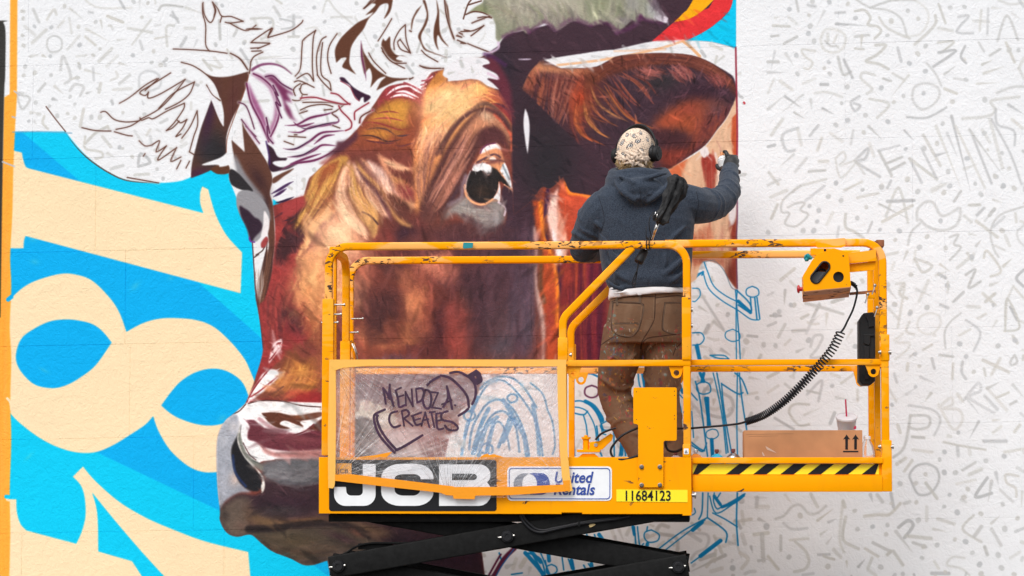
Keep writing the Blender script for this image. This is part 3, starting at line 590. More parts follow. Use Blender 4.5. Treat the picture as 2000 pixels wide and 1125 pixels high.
    bu("130,390 100,450 70,560","230,410 215,560 180,760",26,5,[(150,75,55),(110,55,50),(190,110,80),(80,40,45)],a=.5,soft=1.5,jit=4,seed=4)
    bu("230,410 215,560 215,720","400,420 360,540 270,760",44,5,[(150,75,58),(115,58,50),(170,100,80),(70,38,45),(190,120,100)],a=.55,soft=1.3,jit=4,seed=5)
    bu("400,430 340,560 350,760","440,450 380,600 380,780",20,6,[(170,75,50),(120,55,45)],a=.5,soft=1.6,jit=5,seed=6)
    # inner rim
    f("430,450 500,392 620,330 760,314 900,311 1050,325 1160,365 1250,425 1312,500 1316,560 1280,520 1200,430 1080,380 940,370 800,385 640,420 520,470 440,520", (112,58,42), soft=7)
    bu("440,460 620,340 900,320 1150,370 1300,500","460,500 660,390 920,360 1130,410 1280,520",80,5,[(130,68,50),(95,48,42),(150,85,68),(80,42,42)],a=.45,soft=1.5,jit=5,seed=8,short=.2)
    bl(880,480,150,70,0,(48,46,48),.75); bl(1100,560,180,90,0,(58,34,46),.8)
    f("830,740 890,670 960,620 1060,590 1200,600 1270,640 1230,720 1150,800 1060,810 1000,770 920,760", (158,74,46), soft=14, a=.95)
    bl(930,700,90,40,-25,(176,80,54),.8); bl(1040,640,80,40,0,(160,72,58),.7); bl(1200,660,90,90,-40,(100,66,72),.95); bl(1130,740,70,50,-40,(128,62,58),.7)
    f("850,880 930,860 1050,830 1130,840 1030,925 920,1000 860,940", (128,52,40), soft=12, a=.9)
    f("840,765 960,765 1030,800 1060,860 980,870 880,850 830,800", (70,38,42), soft=9, a=.85)
    f("1180,700 1290,600 1320,560 1260,690 1200,770 1120,860 1040,920 960,970 1100,840", (84,44,54), soft=6, a=.8)
    bu("1050,620 1100,720 1020,900","1270,620 1240,720 1080,880",60,5,[(150,72,52),(120,55,48),(90,45,50),(175,90,66)],a=.3,soft=1.5,jit=7,seed=9,short=.2)
    # rim hairs
    bu("700,380 720,430 830,470","860,370 850,400 930,420",26,4,[(165,95,88),(130,70,62)],a=.7,soft=1,jit=4,seed=12)
    bu("890,370 940,420 1000,480","1010,390 1060,430 1080,480",34,4,[(160,88,84),(140,70,66),(180,110,100)],a=.7,soft=1,jit=5,seed=13)
    bu("1120,420 1150,450 1190,500","1260,450 1270,480 1280,510",26,4,[(165,90,84),(140,70,66)],a=.7,soft=1,jit=5,seed=14)
    # long fan hairs
    for p, c in (("600,440 690,560 750,620",(170,90,70)),("640,420 740,500 830,610",(185,95,75)),("660,430 760,500 820,600",(150,80,70)),("580,450 660,560 740,625",(150,75,65)),
                 ("550,480 620,600 760,740 850,745",(160,80,60)),("540,500 640,650 740,720 830,750",(190,105,60)),("460,500 500,600 590,670 680,712",(200,130,80)),("500,520 600,650 660,700",(160,85,60)),
                 ("450,540 480,640 560,710 620,740",(170,95,65)),("420,590 440,700 500,770 565,808",(214,140,80)),("430,600 450,700 520,780 570,805",(200,120,70)),("400,600 390,700 420,790 540,850",(175,90,55)),
                 ("380,600 370,700 400,780 470,830",(200,105,60)),("350,640 350,740 385,830 390,860",(120,60,55)),("410,620 400,720 440,800 500,830",(150,70,50)),("470,480 560,560 620,660",(120,70,55)),
                 ("440,480 430,560 470,680 560,720",(130,68,50)),("520,470 620,540 700,640",(140,78,66)),("620,440 720,480 800,560",(150,80,62)),("700,440 790,480 850,560",(120,60,55))):
        st(p, 4.5, c, a=.8, soft=1.2, taper='b'); F(1003,2,3); st(p, 2.6, c, a=.5, soft=1, taper='b'); F(997,-3,3); st(p, 2.4, tuple(int(v*.7) for v in c), a=.5, soft=1, taper='b'); F(1000,0,3)
    bl(400,570,30,40,0,(190,70,40),.6)
    S.clip = None
    # orange-peach flank to the right of the figure and its strips
    f("!1437,195 1420,232 1400,256 1377,286 1343,310 !1300,335 !1340,1000 !1340,1000 !1340,560 !1375,510 1395,512 !1412,525".replace('1340,1000','1340,560') if 0 else "!1437,195", (0,0,0), a=0) if 0 else None
    F()
    PE = f("!1439,185 1420,230 1400,256 1377,286 1343,310 !1250,360 !1250,560 !1340,560 !1360,545 1372,512 !1395,512 1412,522 1420,540 !1439,566", (228,184,150), soft=1, ret=True)
    S.comp(0,0,PE,(228,184,150)); S.clip = PE
    f("1343,310 1320,322 1300,340 1318,352 1326,380 1330,420 1300,500 1350,500 1355,460 1340,400 1332,345", (214,110,70), soft=3)
    f("!1371,306 1380,300 1394,305 1400,330 1396,370 1390,420 1380,470 1386,420 1378,360 1370,320", (156,56,46), soft=2.2)
    f("1366,292 1378,285 1385,300 1374,308", (240,228,226), soft=1.5); st("1397,300 1404,330 1400,370", 5, (236,214,206), a=.9, soft=2)
    f("!1430,230 !1440,220 !1440,330 1434,330 !1428,270", (196,86,50), soft=1.4); f("!1439,400 !1428,395 1424,430 1430,500 1425,540 !1440,570", (150,62,48), soft=3)
    f("1422,415 1434,385 1438,360 1438,420 1428,440", (242,232,232), soft=2)
    f("1352,465 1385,440 1392,470 1380,510 1352,515", (190,100,70), soft=5, a=.8); f("1405,470 1413,440 1413,500 1405,520", (206,140,120), soft=2.5,a=.8)
    bl(1372,500,40,14,0,(130,70,55),.8); bl(1425,535,14,40,0,(125,55,45),.9); bl(1400,512,22,8,0,(165,95,70),.7)
    st("1400,275 1407,290 1408,310", 3, (200,140,130), a=.6, soft=1.5); st("1410,480 1414,540", 4, (190,110,90), a=.5, soft=2)
    bu("1350,340 1350,520","1425,240 1425,540",40,5,[(238,196,164),(216,166,130),(205,150,120)],a=.25,soft=2,jit=4,seed=20,short=.2)
    S.clip = None
    st("1437,93 1438,150 1440,250 1439,330", 3.6, (150,40,60), a=.95, soft=1); st("1439,330 1440,420 1438,480 1440,563", 3, (110,50,80), a=.8, soft=1); dots("1453,202", 5, 0,0,1)
    st("1453,200 1454,202", 4, (200,60,70)); st("1372,512 1395,510 1415,530 1428,560 1438,566", 2, (90,110,130), a=.7)
    # ---- main face --------------------------------------------------------------------------------
    FACE = f("!533,402 560,392 !593,383 603,350 613,340 640,313 660,290 697,253 713,230 733,200 753,173 775,165 800,162 820,170 !837,143 !868,134 872,146 !876,158 900,157 927,153 950,157 !973,175 996,215 1000,260 1000,292 !1003,420 1036,394 1058,366 1075,368 !1100,346 1112,372 1130,378 1160,383 !1200,392 !1200,720 !1062,720 !1060,760 !900,800 !930,1000 !960,1220 !660,1220 !640,1094 !613,1103 593,1103 567,1090 533,1077 510,1060 490,1044 463,1048 443,1040 430,1017 430,997 425,950 423,883 427,847 440,822 457,808 !480,788 500,735 513,690 512,655 505,600 517,583 530,533 533,500 536,460 537,440", (128,64,54), soft=1, ret=True)
    S.comp(0,0,FACE,(128,66,56))
    # sketch strip on the left profile
    f("!447,350 !452,273 !472,233 500,283 532,350 533,400 !540,460 534,520 520,570 512,610 !510,640 503,600 498,560 495,520 493,480 487,465 480,435 468,415 463,390", (238,237,238), soft=.8)
    f("!452,273 !478,297 !472,233 480,253 500,283 523,320 532,350 527,377 533,400 536,440 537,475 533,505 524,530 !510,635 503,600 500,570 520,520 525,480 519,430 508,398 492,372 475,345 462,320 456,300", (98,62,50), soft=1)
    f("457,300 465,312 480,340 500,365 520,392 528,430 515,420 500,395 482,370 466,345 460,325", (140,138,142), soft=4)
    bl(505,350,14,34,-30,(64,40,42),.9); bl(520,400,8,26,0,(60,38,40),.8)
    f("447,337 452,330 465,338 478,352 494,372 484,374 462,367 450,357", (46,43,46), soft=1.4)
    f("464,378 480,371 500,378 518,396 527,420 524,440 515,455 503,470 !492,474 483,447 470,423 462,400", (150,148,152), soft=1.4)
    f("468,402 478,407 486,412 497,424 505,428 512,438 510,450 498,463 490,473 482,447 470,420", (52,36,50), soft=2)
    f("516,412 526,430 523,455 510,462 514,440", (238,232,232), soft=1.5)
    st("487,464 489,471 497,473", 3, (110,60,150)); L("500,498 512,490 518,480;496,503 505,497", 2.5, (80,60,55))
    f("510,474 520,462 524,470 518,482 511,484", (160,66,66), soft=1.2)
    bu("522,470 515,520 500,570","536,470 530,530 512,630",60,3.6,[(95,60,48),(70,45,42),(120,80,62)],a=.8,soft=.9,jit=2,seed=30)
    bu("500,520 498,560 503,590","515,520 512,560 508,600",14,2.6,[(120,84,66),(220,210,205)],a=.8,soft=.9,jit=1.5,seed=31)
    st("493,474 496,520 500,575 508,625 514,680", 2.2, (90,48,52), soft=.9)
    S.clip = FACE
    # red-maroon side of the head
    f("!533,403 560,392 !594,383 590,400 575,425 580,440 595,470 580,520 560,560 545,600 548,640 555,690 540,710 500,740 512,690 512,655 505,600 517,583 530,533 537,470", (156,60,58), soft=2)
    f("500,735 512,690 545,700 575,680 600,640 590,600 570,560 560,600 548,640 540,690 520,720 495,780 480,790 500,750", (150,54,56), soft=3)
    for p in ("560,412 548,418 536,426","600,388 592,410 578,430 560,440 548,455","592,402 572,425 552,432"): st(p, 5, (60,38,52), a=.95, soft=1.2, taper='b')
    for p in ("583,402 565,430 548,470 541,500","578,430 568,470 560,500","560,440 555,480 545,520","566,470 556,500 548,520"): st(p, 6, (70,36,42), a=.9, soft=1.5, taper='b')
    f("545,470 558,450 575,445 585,455 578,480 566,500 556,520 548,500 540,520 538,490", (66,40,44), soft=3, a=.9)
    f("528,625 534,612 546,595 560,590 562,615 566,640 572,660 566,670 556,640 548,625 536,640", (86,44,50), soft=4, a=.0)
    # hanging lock on the left (ochre)
    F(580,300,5)
    f("95,430 130,290 180,190 300,90 450,20 510,60 450,180 400,280 330,400 230,460 150,530 90,600 !-10,760 -40,740 -10,640 40,560 90,500", (196,142,74), soft=3)
    bl(250,170,120,60,-35,(208,152,84),.7); bl(120,420,80,60,-50,(200,145,80),.6)
    st("400,80 330,150 250,230 215,330", 22, (150,74,48), a=.85, soft=5, taper='b'); st("450,100 420,200 380,300 300,400 180,520", 8, (120,66,52), a=.7, soft=3, taper='b')
    f("0,580 60,490 120,440 130,450 80,530 20,600 -10,680 -60,760 -30,650", (74,44,44), soft=4)
    f("-20,790 60,700 150,600 260,520 340,440 420,440 440,560 340,640 220,760 190,840 150,950 80,980 20,1040 60,860 110,700 60,740 0,800", (160,92,64), soft=6)
    f("20,1040 70,900 110,730 180,620 270,540 330,440 350,470 320,560 400,560 300,680 210,760 180,860 120,960 70,1040 20,1100", (214,158,110), soft=5)
    st("240,520 160,580 80,680 -10,800", 14, (78,44,46), a=.9, soft=5, taper='b'); st("400,560 320,650 230,730 190,850 150,960 90,1060", 12, (110,60,62), a=.85, soft=5, taper='b')
    st("-60,830 -20,780 30,740 50,760 20,850 -20,950", 16, (70,42,48), a=.85, soft=5)
    # forehead of the muzzle, tan
    f("250,760 320,700 400,650 500,680 560,760 640,860 700,1000 700,1200 600,1500 200,1500 -20,1400 -10,1200 150,980", (214,156,116), soft=18)
    bl(400,800,120,120,0,(228,176,136),.8); bl(150,1150,150,120,-30,(204,140,94),.7); bl(560,1000,90,110,0,(226,168,136),.6)
    # main pale locks
    dk = (98,52,50)
    f("600,20 700,10 860,60 1000,150 1150,150 1180,520 1210,680 1200,860 900,860 700,830 560,700 430,560 380,430 400,280 450,150 520,60", (118,62,54), soft=6)
    bl(1050,780,140,110,0,(52,34,46),.95); bl(1000,570,120,90,30,(92,56,50),.8); bl(1150,400,50,160,0,(84,46,52),.8); bl(900,800,60,90,0,(150,66,58),.8); bl(760,800,60,120,-20,(160,74,62),.8)
    def lock(p, col, hi=None, lo=None):
        f(p, col, soft=2.6)
    lock("!520,60 490,90 440,170 400,280 382,400 385,470 398,420 410,520 440,620 500,690 560,740 620,790 690,840 680,760 640,680 590,610 540,520 490,400 500,300 520,200", (224,172,136))
    st("470,170 440,300 440,450 480,580 560,680 660,790", 26, (232,186,150), a=.8, soft=9, taper='b'); st("520,120 500,260 500,330", 14, (170,110,86), a=.7, soft=5, taper='b')
    lock("!530,80 520,200 530,320 500,340 520,460 560,560 620,640 690,720 760,790 790,720 780,600 740,500 680,410 620,330 580,260 560,160", (196,146,88))
    st("480,330 500,420 560,520 640,600", 14, (140,92,74), a=.8, soft=5, taper='b'); st("560,300 640,440 720,560 780,700", 40, (204,150,84), a=.7, soft=12, taper='b')
    st("640,570 720,610 790,690", 4, (84,56,56), a=.9, soft=1.2)
    lock("!540,70 580,220 640,300 700,420 760,520 860,610 !905,640 880,560 840,470 800,380 730,290 650,200 590,130", (222,178,150))
    st("600,260 700,380 800,500 880,600", 20, (206,156,128), a=.7, soft=6, taper='b')
    st("590,150 680,260 760,330 830,440 890,560 920,640", 16, (90,50,60), a=.85, soft=4, taper='b')
    lock("!570,60 680,180 760,260 840,350 890,470 940,560 1000,630 !1125,700 1100,715 1020,690 950,620 900,540 850,440 790,350 700,260 610,160", (202,146,90))
    lock("!610,30 700,100 800,200 860,260 920,320 1000,380 1090,450 1180,500 1180,530 1110,530 1000,470 900,400 850,350 780,270 690,180", (212,150,112))
    st("700,80 800,190 900,330 990,400", 24, (232,196,180), a=.85, soft=8, taper='b'); st("620,70 700,170 800,270", 12, (130,84,80), a=.7, soft=5, taper='b')
    lock("!780,0 900,60 1000,130 1150,140 1100,170 960,150 880,100 940,220 1060,290 1140,330 1140,370 1040,330 960,290 880,200 820,100", (206,140,106))
    st("860,60 940,110 1080,150", 14, (230,180,140), a=.8, soft=5, taper='b'); st("930,240 1000,280 1130,350", 16, (190,126,76), a=.8, soft=5, taper='b')
    st("960,320 1060,370 1160,440", 30, (150,66,66), a=.8, soft=9, taper='b'); st("900,400 1000,480 1120,560", 18, (90,52,46), a=.9, soft=6, taper='b')
    bu("420,200 420,420 640,760","1000,150 1050,300 1150,520",110,4,[(240,200,170),(160,100,76),(196,140,100),(120,70,60)],a=.3,soft=1.2,jit=5,seed=40,short=.2)
    bu("200,120 120,320 -20,700","440,120 330,400 40,800",60,4,[(216,166,96),(170,110,60),(150,84,56)],a=.35,soft=1.2,jit=4,seed=41,short=.2)
    f("1200,400 1230,560 1220,640 1200,700 1220,860 1260,860 1270,700 1330,560 1300,400", (128,60,62), soft=12, a=.8)
    # ochre temple with ridges
    F(680,140,7.5)
    f("!-20,990 120,880 180,770 260,730 350,640 420,560 500,430 620,380 800,375 1000,430 1060,480 1040,700 1010,900 990,1125 !300,1125 !-60,1125", (150,76,54), soft=8)
    f("400,600 520,490 640,420 780,405 920,440 960,520 900,600 860,700 880,790 780,830 700,800 600,760 500,730 350,740 270,735 340,660", (192,132,58), soft=8)
    f("180,900 300,850 440,830 560,860 640,920 560,1000 440,960 300,940", (196,128,58), soft=8); f("400,790 540,790 700,850 820,880 780,930 700,940 600,860", (176,112,56), soft=7)
    bl(960,560,90,200,0,(150,82,50),.85); bl(880,1050,160,70,10,(166,88,54),.6)
    for p, c in (("430,610 520,590 640,585 760,610",(150,64,62)),("350,700 480,680 640,685 820,725",(164,66,72)),("180,760 330,740 500,770 640,820 760,850 880,830",(150,62,58)),
                 ("260,850 400,825 540,840 620,880 700,940",(96,66,62)),("140,945 300,935 420,960 560,1020 700,1010 800,980",(70,44,48)),("240,1000 400,1030 600,1050 700,1030",(96,48,58)),("700,940 800,940 900,920",(80,56,66)),("680,1080 780,1090 900,1060 980,1040",(110,56,60))):
        st(p, 3.4, c, a=.9, soft=1.1, taper='b')
    st("270,985 380,1000 480,1010", 4, (224,130,72), a=.8, soft=1.5, taper='b')
    # stripes white/red above temple
    f("!480,320 560,230 660,170 800,160 900,190 1000,240 1100,270 1150,140 1260,20 1400,-20 !1340,60 1180,180 1130,300 1090,500 1000,440 800,380 640,400 500,450 400,560 350,620 420,520", (150,58,62), soft=3)
    f("600,370 700,260 820,180 940,230 1070,300 1100,260 1000,160 900,120 !1000,40 1250,-20 1130,120 1090,280 1040,400 900,390 780,350 650,370", (240,234,236), soft=4, a=.0)
    for p in ("560,350 640,280 740,230 860,210 960,240","620,380 720,345 840,345 980,400","700,300 820,290 930,330 1030,380","900,210 980,260 1080,320","1000,240 1090,290"): st(p, 5, (240,228,232), a=.95, soft=1.8, taper='b')
    for p in ("1080,140 1160,110 1230,70","1070,200 1140,180","1080,250 1130,240"): st(p, 3.2, (240,232,236), a=.9, soft=1.3); 
    S.clip = None
    f("!820,150 !960,90 1080,20 !1180,-60 !1250,-20 1180,60 1120,150 1090,270 1000,230 900,190", (240,238,240), soft=2)
    for p in ("1080,135 1150,120 1220,60","1070,195 1130,180","1075,240 1120,230"): st(p, 3, (170,70,84), a=.9, soft=1.2)
    st("820,160 900,190 1000,240 1090,290", 3.6, (165,70,80), a=.9, soft=1.2)
    S.clip = FACE
    f("!1250,80 1330,0 1400,-30 1400,50 1460,90 1450,110 1420,140 !1330,235 1200,330 1130,400 1140,280 1180,180", (196,124,62), soft=2)
    st("1460,80 1450,120 1330,235", 2.4, (90,52,44), a=.9)
    # brow: orange flank above the eye
    F(800,140,6.818)
    f("!380,215 500,115 620,180 700,150 900,140 1000,180 1100,250 1250,330 1350,480 1380,700 1350,760 1300,640 1200,500 1050,470 900,560 740,720 640,880 450,1125 300,1500 170,1750 90,1900 70,1500 60,1100 110,900 170,620 190,350 240,230", (222,148,88), soft=7)
    bl(480,330,130,100,-30,(250,190,132),.8); bl(330,500,120,140,-50,(240,176,118),.5); bl(620,560,150,110,-45,(240,182,132),.7); bl(960,220,140,60,20,(240,160,84),.8); bl(260,880,120,150,-60,(226,160,116),.6); bl(420,780,60,200,30,(226,170,130),.6)
    for p, w, c, a in (("430,330 330,380 220,440",8,(200,130,90),.8),("370,220 320,270 260,330",6,(196,130,84),.7),("480,490 380,560 250,590 150,680",9,(208,110,66),.7),("500,620 420,680 350,760 220,860",8,(216,130,70),.7),
                       ("610,540 540,620 460,700 400,820 330,960 240,1080",9,(140,96,80),.7),("740,440 860,380 980,360 1100,400",9,(172,82,56),.95),("820,430 950,400 1060,410",5,(110,60,56),.9),("660,250 740,190 830,150",8,(176,92,70),.8),("620,160 760,140 900,130",6,(170,110,70),.7),
                       ("900,130 1020,190 1150,240",6,(150,104,60),.7),("980,300 1100,340 1220,420 1340,540",9,(176,84,60),.9),("1100,420 1220,480 1320,590 1370,700",10,(150,58,58),.95),("1150,420 1250,460 1340,560",6,(80,44,60),.9)):
        st(p, w, c, a=a, soft=2.2, taper='b')
    bu("640,230 480,420 180,720","1150,330 760,470 330,900",90,4,[(255,204,150),(200,124,76),(236,160,90),(214,138,90)],a=.4,soft=1.4,jit=4,seed=50,short=.3)
    bu("190,700 130,860 40,1100","560,700 420,900 240,1200",80,5,[(252,200,156),(170,98,72),(232,156,108),(130,82,74),(240,164,104)],a=.4,soft=1.5,jit=5,seed=51,short=.3)
    bu("1000,290 1200,350 1360,520","1020,200 1180,270 1300,420",40,3,[(210,120,80),(150,70,66),(180,90,70)],a=.5,soft=1.1,jit=4,seed=52,short=.2)
    F(800,200,3)
    # brow lower half, toward the cheek
    f("!60,700 70,560 150,400 230,250 300,150 380,60 430,40 500,60 560,110 600,200 600,290 560,200 500,230 430,250 390,310 340,400 320,470 300,570 200,640 120,720 90,700", (92,56,54), soft=5)
    f("300,200 380,90 430,60 480,55 540,110 590,180 603,260 590,290 560,200 510,150 450,150 380,190 330,260", (196,132,98), soft=6, a=.9)
    bl(450,80,50,30,30,(190,160,132),.8); st("500,70 560,130 597,200 600,280", 7, (214,96,70), a=.85, soft=2.5); f("420,170 470,150 520,150 560,200 585,280 540,250 480,235 420,260", (88,50,52), soft=5)
    st("335,75 380,30 430,10 490,25 550,90 596,160", 8, (100,68,64), a=.85, soft=3); st("160,300 250,150 340,60", 9, (90,58,58), a=.9, soft=4)
    bu("360,120 240,330 90,600","400,200 330,330 130,690",80,5,[(176,112,88),(130,80,66),(200,140,120),(100,62,62)],a=.5,soft=1.7,jit=4,seed=53,short=.3)
    bu("60,230 40,420 60,620","200,160 140,340 90,560",46,5,[(214,150,110),(150,90,70),(120,76,74)],a=.4,soft=1.6,jit=4,seed=54,short=.3)
    st("350,330 260,460 200,580 150,640", 9, (190,124,102), a=.8, soft=3.5, taper='b'); st("300,480 240,580 200,640", 8, (84,58,66), a=.9, soft=3, taper='b'); st("330,430 310,500 300,560 230,600", 8, (136,112,120), a=.9, soft=4)
    # eye
    F(860,260,5.1136)
    f("300,600 180,680 100,740 20,830 60,860 140,800 240,860 330,930 450,980 560,970 620,900 660,760 640,710 600,680 540,650 420,720 320,700", (140,134,130), soft=7)
    bl(440,880,110,50,15,(170,164,158),.7); bl(560,860,60,60,0,(150,150,152),.7); bl(420,750,110,30,10,(112,84,84),.9); st("580,690 640,730 655,760 640,820", 4, (214,196,206), a=.85, soft=1.6)
    bu("150,760 350,880 560,940","120,720 330,760 600,740",40,4,[(176,170,162),(110,104,106),(150,138,126)],a=.35,soft=1.4,jit=4,seed=55,short=.2)
    f("!395,210 420,160 480,120 550,105 590,130 610,180 630,250 650,330 690,450 !722,580 680,550 640,500 580,440 560,380 500,340 440,370 350,380 !320,360 340,300", (206,138,98), soft=1.6)
    f("!395,208 420,155 480,120 550,105 590,130 605,170 560,150 500,165 450,190", (240,228,226), soft=1.6); st("400,200 425,150 480,112 550,100", 3, (110,46,90), a=.8)
    f("320,330 370,290 450,290 560,250 640,280 600,290 480,310 400,330 330,370 300,400", (112,62,66), soft=3, a=.85); st("370,290 470,240 540,210 600,240", 4.2, (92,62,72), a=.9, soft=1.3)
    f("480,268 520,238 550,250 550,268", (232,220,216), soft=1.2); st("440,270 560,268 650,285", 2, (90,56,56), a=.8)
    f("322,350 350,320 420,300 470,310 505,330 512,380 490,412 465,415 440,385 415,380 400,400 350,385 320,375", (240,238,240), soft=1.2); bl(370,320,40,20,0,(190,180,184),.7)
    f("!595,375 !640,290 670,350 700,450 !722,560 690,530 640,440", (208,212,216), soft=1.2); st("625,320 660,400 690,460", 4, (120,130,136), a=.85, soft=1.4)
    f("!515,345 560,360 600,410 660,480 !705,545 660,525 590,480 585,560 540,640 470,690 390,695 320,660 270,600 255,530 275,440 300,385 !322,375 370,385 405,370 440,400 475,425 505,410 510,370", (40,36,36), soft=1.1)
    bl(420,580,100,70,0,(62,48,40),.8)
    st("250,520 255,610 310,680 390,712 460,702 525,660", 4.5, (226,160,116), a=.95, soft=1.4); st("585,490 575,570 540,640", 2, (196,126,96), a=.9); st("640,515 722,580", 2.6, (222,160,126), a=.9)
    f("!588,485 600,560 600,640 590,685 560,660 530,650 575,580", (238,230,230), soft=1.2); st("300,380 265,470 250,560", 3, (168,150,150), a=.8, soft=1.5)
    F()
    f("!1006,285 999,300 1001,345 !1003,374 !985,362 980,372 980,395 987,404 990,418 986,440 978,456 1000,480 1045,470 1045,385 1020,300", DP, soft=2.2)
    f("860,445 900,436 930,446 958,458 985,446 1010,450 1010,500 940,500 880,480 850,500 840,470", (88,54,56), soft=5, a=.85)
    bl(905,452,50,16,10,(96,58,54),.8); bl(845,440,30,30,0,(112,66,56),.7)
    # cheek, behind the rails
    F(450,450,3)
    for x,y,rx,ry,a,c,al in ((360,520,60,110,-15,(78,44,50),.85),(330,480,60,40,0,(70,42,48),.8),(420,350,90,90,0,(206,140,86),.7),(480,520,60,120,20,(190,112,66),.6),(420,800,110,80,0,(196,132,60),.8),(460,900,80,70,0,(190,110,52),.7),(300,900,60,60,0,(206,130,80),.7),(470,680,60,60,0,(128,60,56),.7),
        (240,430,40,120,15,(152,58,60),.7),(300,650,50,80,-20,(150,60,58),.8),(520,600,60,140,0,(170,98,64),.5),(620,250,90,140,0,(206,146,106),.7),(760,240,90,120,0,(156,78,62),.8),
        (870,520,130,100,-15,(82,50,48),.95),(960,180,120,90,0,(90,50,48),.9),(1060,420,55,130,-25,(208,140,96),.95),(1060,600,60,70,10,(196,124,80),.8),(1150,500,50,80,0,(164,74,62),.85),(1230,620,60,170,0,(80,40,46),.95),(1320,520,50,150,5,(156,76,62),.9),(1290,680,35,110,5,(176,76,66),.9),
        (1230,230,110,80,0,(202,128,96),.9),(1180,170,80,40,0,(214,150,110),.6),(780,640,80,70,20,(190,120,84),.8),(930,640,90,60,20,(190,116,80),.8),(830,690,70,60,0,(162,82,62),.8),(1390,420,70,110,0,(110,72,50),.7),(1420,250,80,90,0,(70,42,50),.9),(1330,330,160,50,0,(74,44,50),.8),(1440,560,70,160,0,(58,42,46),.95),(700,480,50,120,0,(150,74,60),.6),(1100,680,80,80,0,(96,50,50),.8),(1000,360,60,60,0,(130,66,56),.7)):
        bl(x,y,rx,ry,a,c,al)
    bu("600,120 480,300 300,560","720,260 620,420 480,640",50,6,[(220,160,110),(170,96,60),(196,130,84)],a=.3,soft=2.5,jit=6,seed=60,short=.3)
    bu("260,200 200,420 220,640","420,250 330,450 330,700",50,5,[(170,72,68),(120,50,52),(90,46,50),(180,80,66)],a=.45,soft=1.8,jit=5,seed=61,short=.2)
    bu("330,760 280,860 200,960","520,760 500,880 400,980",60,6,[(214,150,70),(196,120,60),(150,80,50),(226,160,90)],a=.35,soft=2,jit=5,seed=62,short=.3)
    f("235,720 250,670 285,640 300,650 290,700 255,740 225,780", (232,214,214), soft=2.2, a=.95); st("245,700 275,665 290,660", 4, (140,50,52), a=.9); st("230,760 262,720 282,690", 3, (150,54,56), a=.9)
    f("!110,960 160,890 190,840 240,815 280,830 270,870 210,930 160,970 !95,1015", (238,232,234), soft=1.6); st("120,975 180,935 260,870 275,855", 3.2, (150,50,54), a=.9); st("90,1015 130,940 180,870 240,800", 3, (140,46,50))
    f("90,1010 200,990 320,1000 430,960 525,950 525,1035 430,1020 330,1010 200,1000", (150,46,48), soft=4)
    st("245,960 310,915", 3.6, (110,70,60), a=.8, soft=1.4); bl(400,960,90,30,0,(176,56,50),.7)
    # cheek to the right (frame 850,450)
    F(850,450,3)
    for x,y,rx,ry,a,c,al in ((60,240,100,90,0,(200,114,92),.7),(200,120,120,60,0,(92,54,54),.7),(260,420,110,160,0,(68,42,46),.95),(110,560,50,170,5,(172,78,68),.9),(220,640,70,120,0,(58,44,48),.9),(470,360,90,220,0,(92,74,90),.9),(390,680,110,80,-20,(92,92,104),.9),(480,120,60,140,0,(78,56,70),.9),(500,650,60,110,0,(96,66,86),.8),(560,300,40,200,0,(104,88,100),.8),(540,560,40,200,0,(88,80,96),.8),(560,60,60,60,0,(96,76,92),.8),(340,300,70,110,0,(92,56,60),.7),(20,60,80,60,0,(110,62,54),.8),(190,370,60,50,0,(104,66,50),.6)):
        bl(x,y,rx,ry,a,c,al)
    bu("430,-20 440,300 380,700","580,-40 560,300 600,760",60,6,[(120,100,112),(76,54,70),(96,80,100)],a=.3,soft=2.5,jit=6,seed=63,short=.3)
    f("590,-20 600,120 595,250 610,350 640,450 650,560 640,700 640,780 625,780 625,640 612,500 590,380 582,250 585,120 575,0", (196,162,150), soft=4)
    f("!585,-60 !620,-200 700,-100 730,10 600,-10", (60,40,52), soft=3, a=0)
    F(1020,340,3.04)
    f("!60,155 100,162 120,150 125,100 140,85 135,200 130,300 145,370 170,420 190,500 210,580 218,700 216,850 212,1000 208,1160 !140,1160 145,950 130,820 105,700 100,560 105,420 85,330 72,240", (192,82,46), soft=2.5)
    st("110,170 118,280 140,390 185,500 205,600 212,720 208,900", 9, (246,140,44), a=.8, soft=3.5); bl(165,860,30,160,0,(150,56,54),.7); st("110,420 112,560 108,640 130,760", 8, (96,70,50), a=.8, soft=4)
    f("145,85 165,110 150,200 140,320 170,420 200,520 225,560 235,640 225,760 218,860 222,700 205,560 175,450 140,380 128,300 130,180", (64,34,62), soft=2)
    f("!215,78 200,100 165,160 148,240 160,320 180,400 205,480 240,490 230,400 215,300 210,200", (226,186,172), soft=2.5)
    f("180,300 195,380 225,440 260,490 230,540 210,480 185,400", (236,228,236), soft=2)
    f("215,180 240,260 265,330 275,400 260,490 240,480 225,380 212,280", (228,160,134), soft=3)
    f("!265,38 !280,105 300,118 340,110 380,112 !440,130 !480,560 330,540 290,500 270,400 255,300 225,200 215,130 235,70", (196,78,50), soft=2.5)
    st("262,50 280,110 340,118 430,135", 8, (246,134,44), a=.9, soft=3.5); bl(330,260,80,120,0,(186,74,56),.6); bl(240,70,14,30,0,(226,120,80),.8)
    f("!225,530 !500,520 !500,1180 !250,1180 228,900 225,760 235,640", (116,42,52), soft=3)
    for x0, x1, c, w in ((270,250,(150,56,50),18),(320,300,(196,84,50),10),(350,330,(90,32,50),12),(390,370,(140,48,62),12),(415,400,(86,32,54),10),(440,430,(130,42,58),12),(470,460,(80,32,54),10),(370,352,(180,76,50),6),(300,285,(96,36,50),10)):
        st([(x0,520),(x0-4,700),(x1,900),(x1+4,1160)], w, c, a=.75, soft=4)
    bu("270,540 260,800 280,1150","470,540 460,800 460,1150",50,4,[(160,60,60),(90,34,54),(190,80,60),(70,28,50)],a=.4,soft=2,jit=4,seed=64,short=.3)
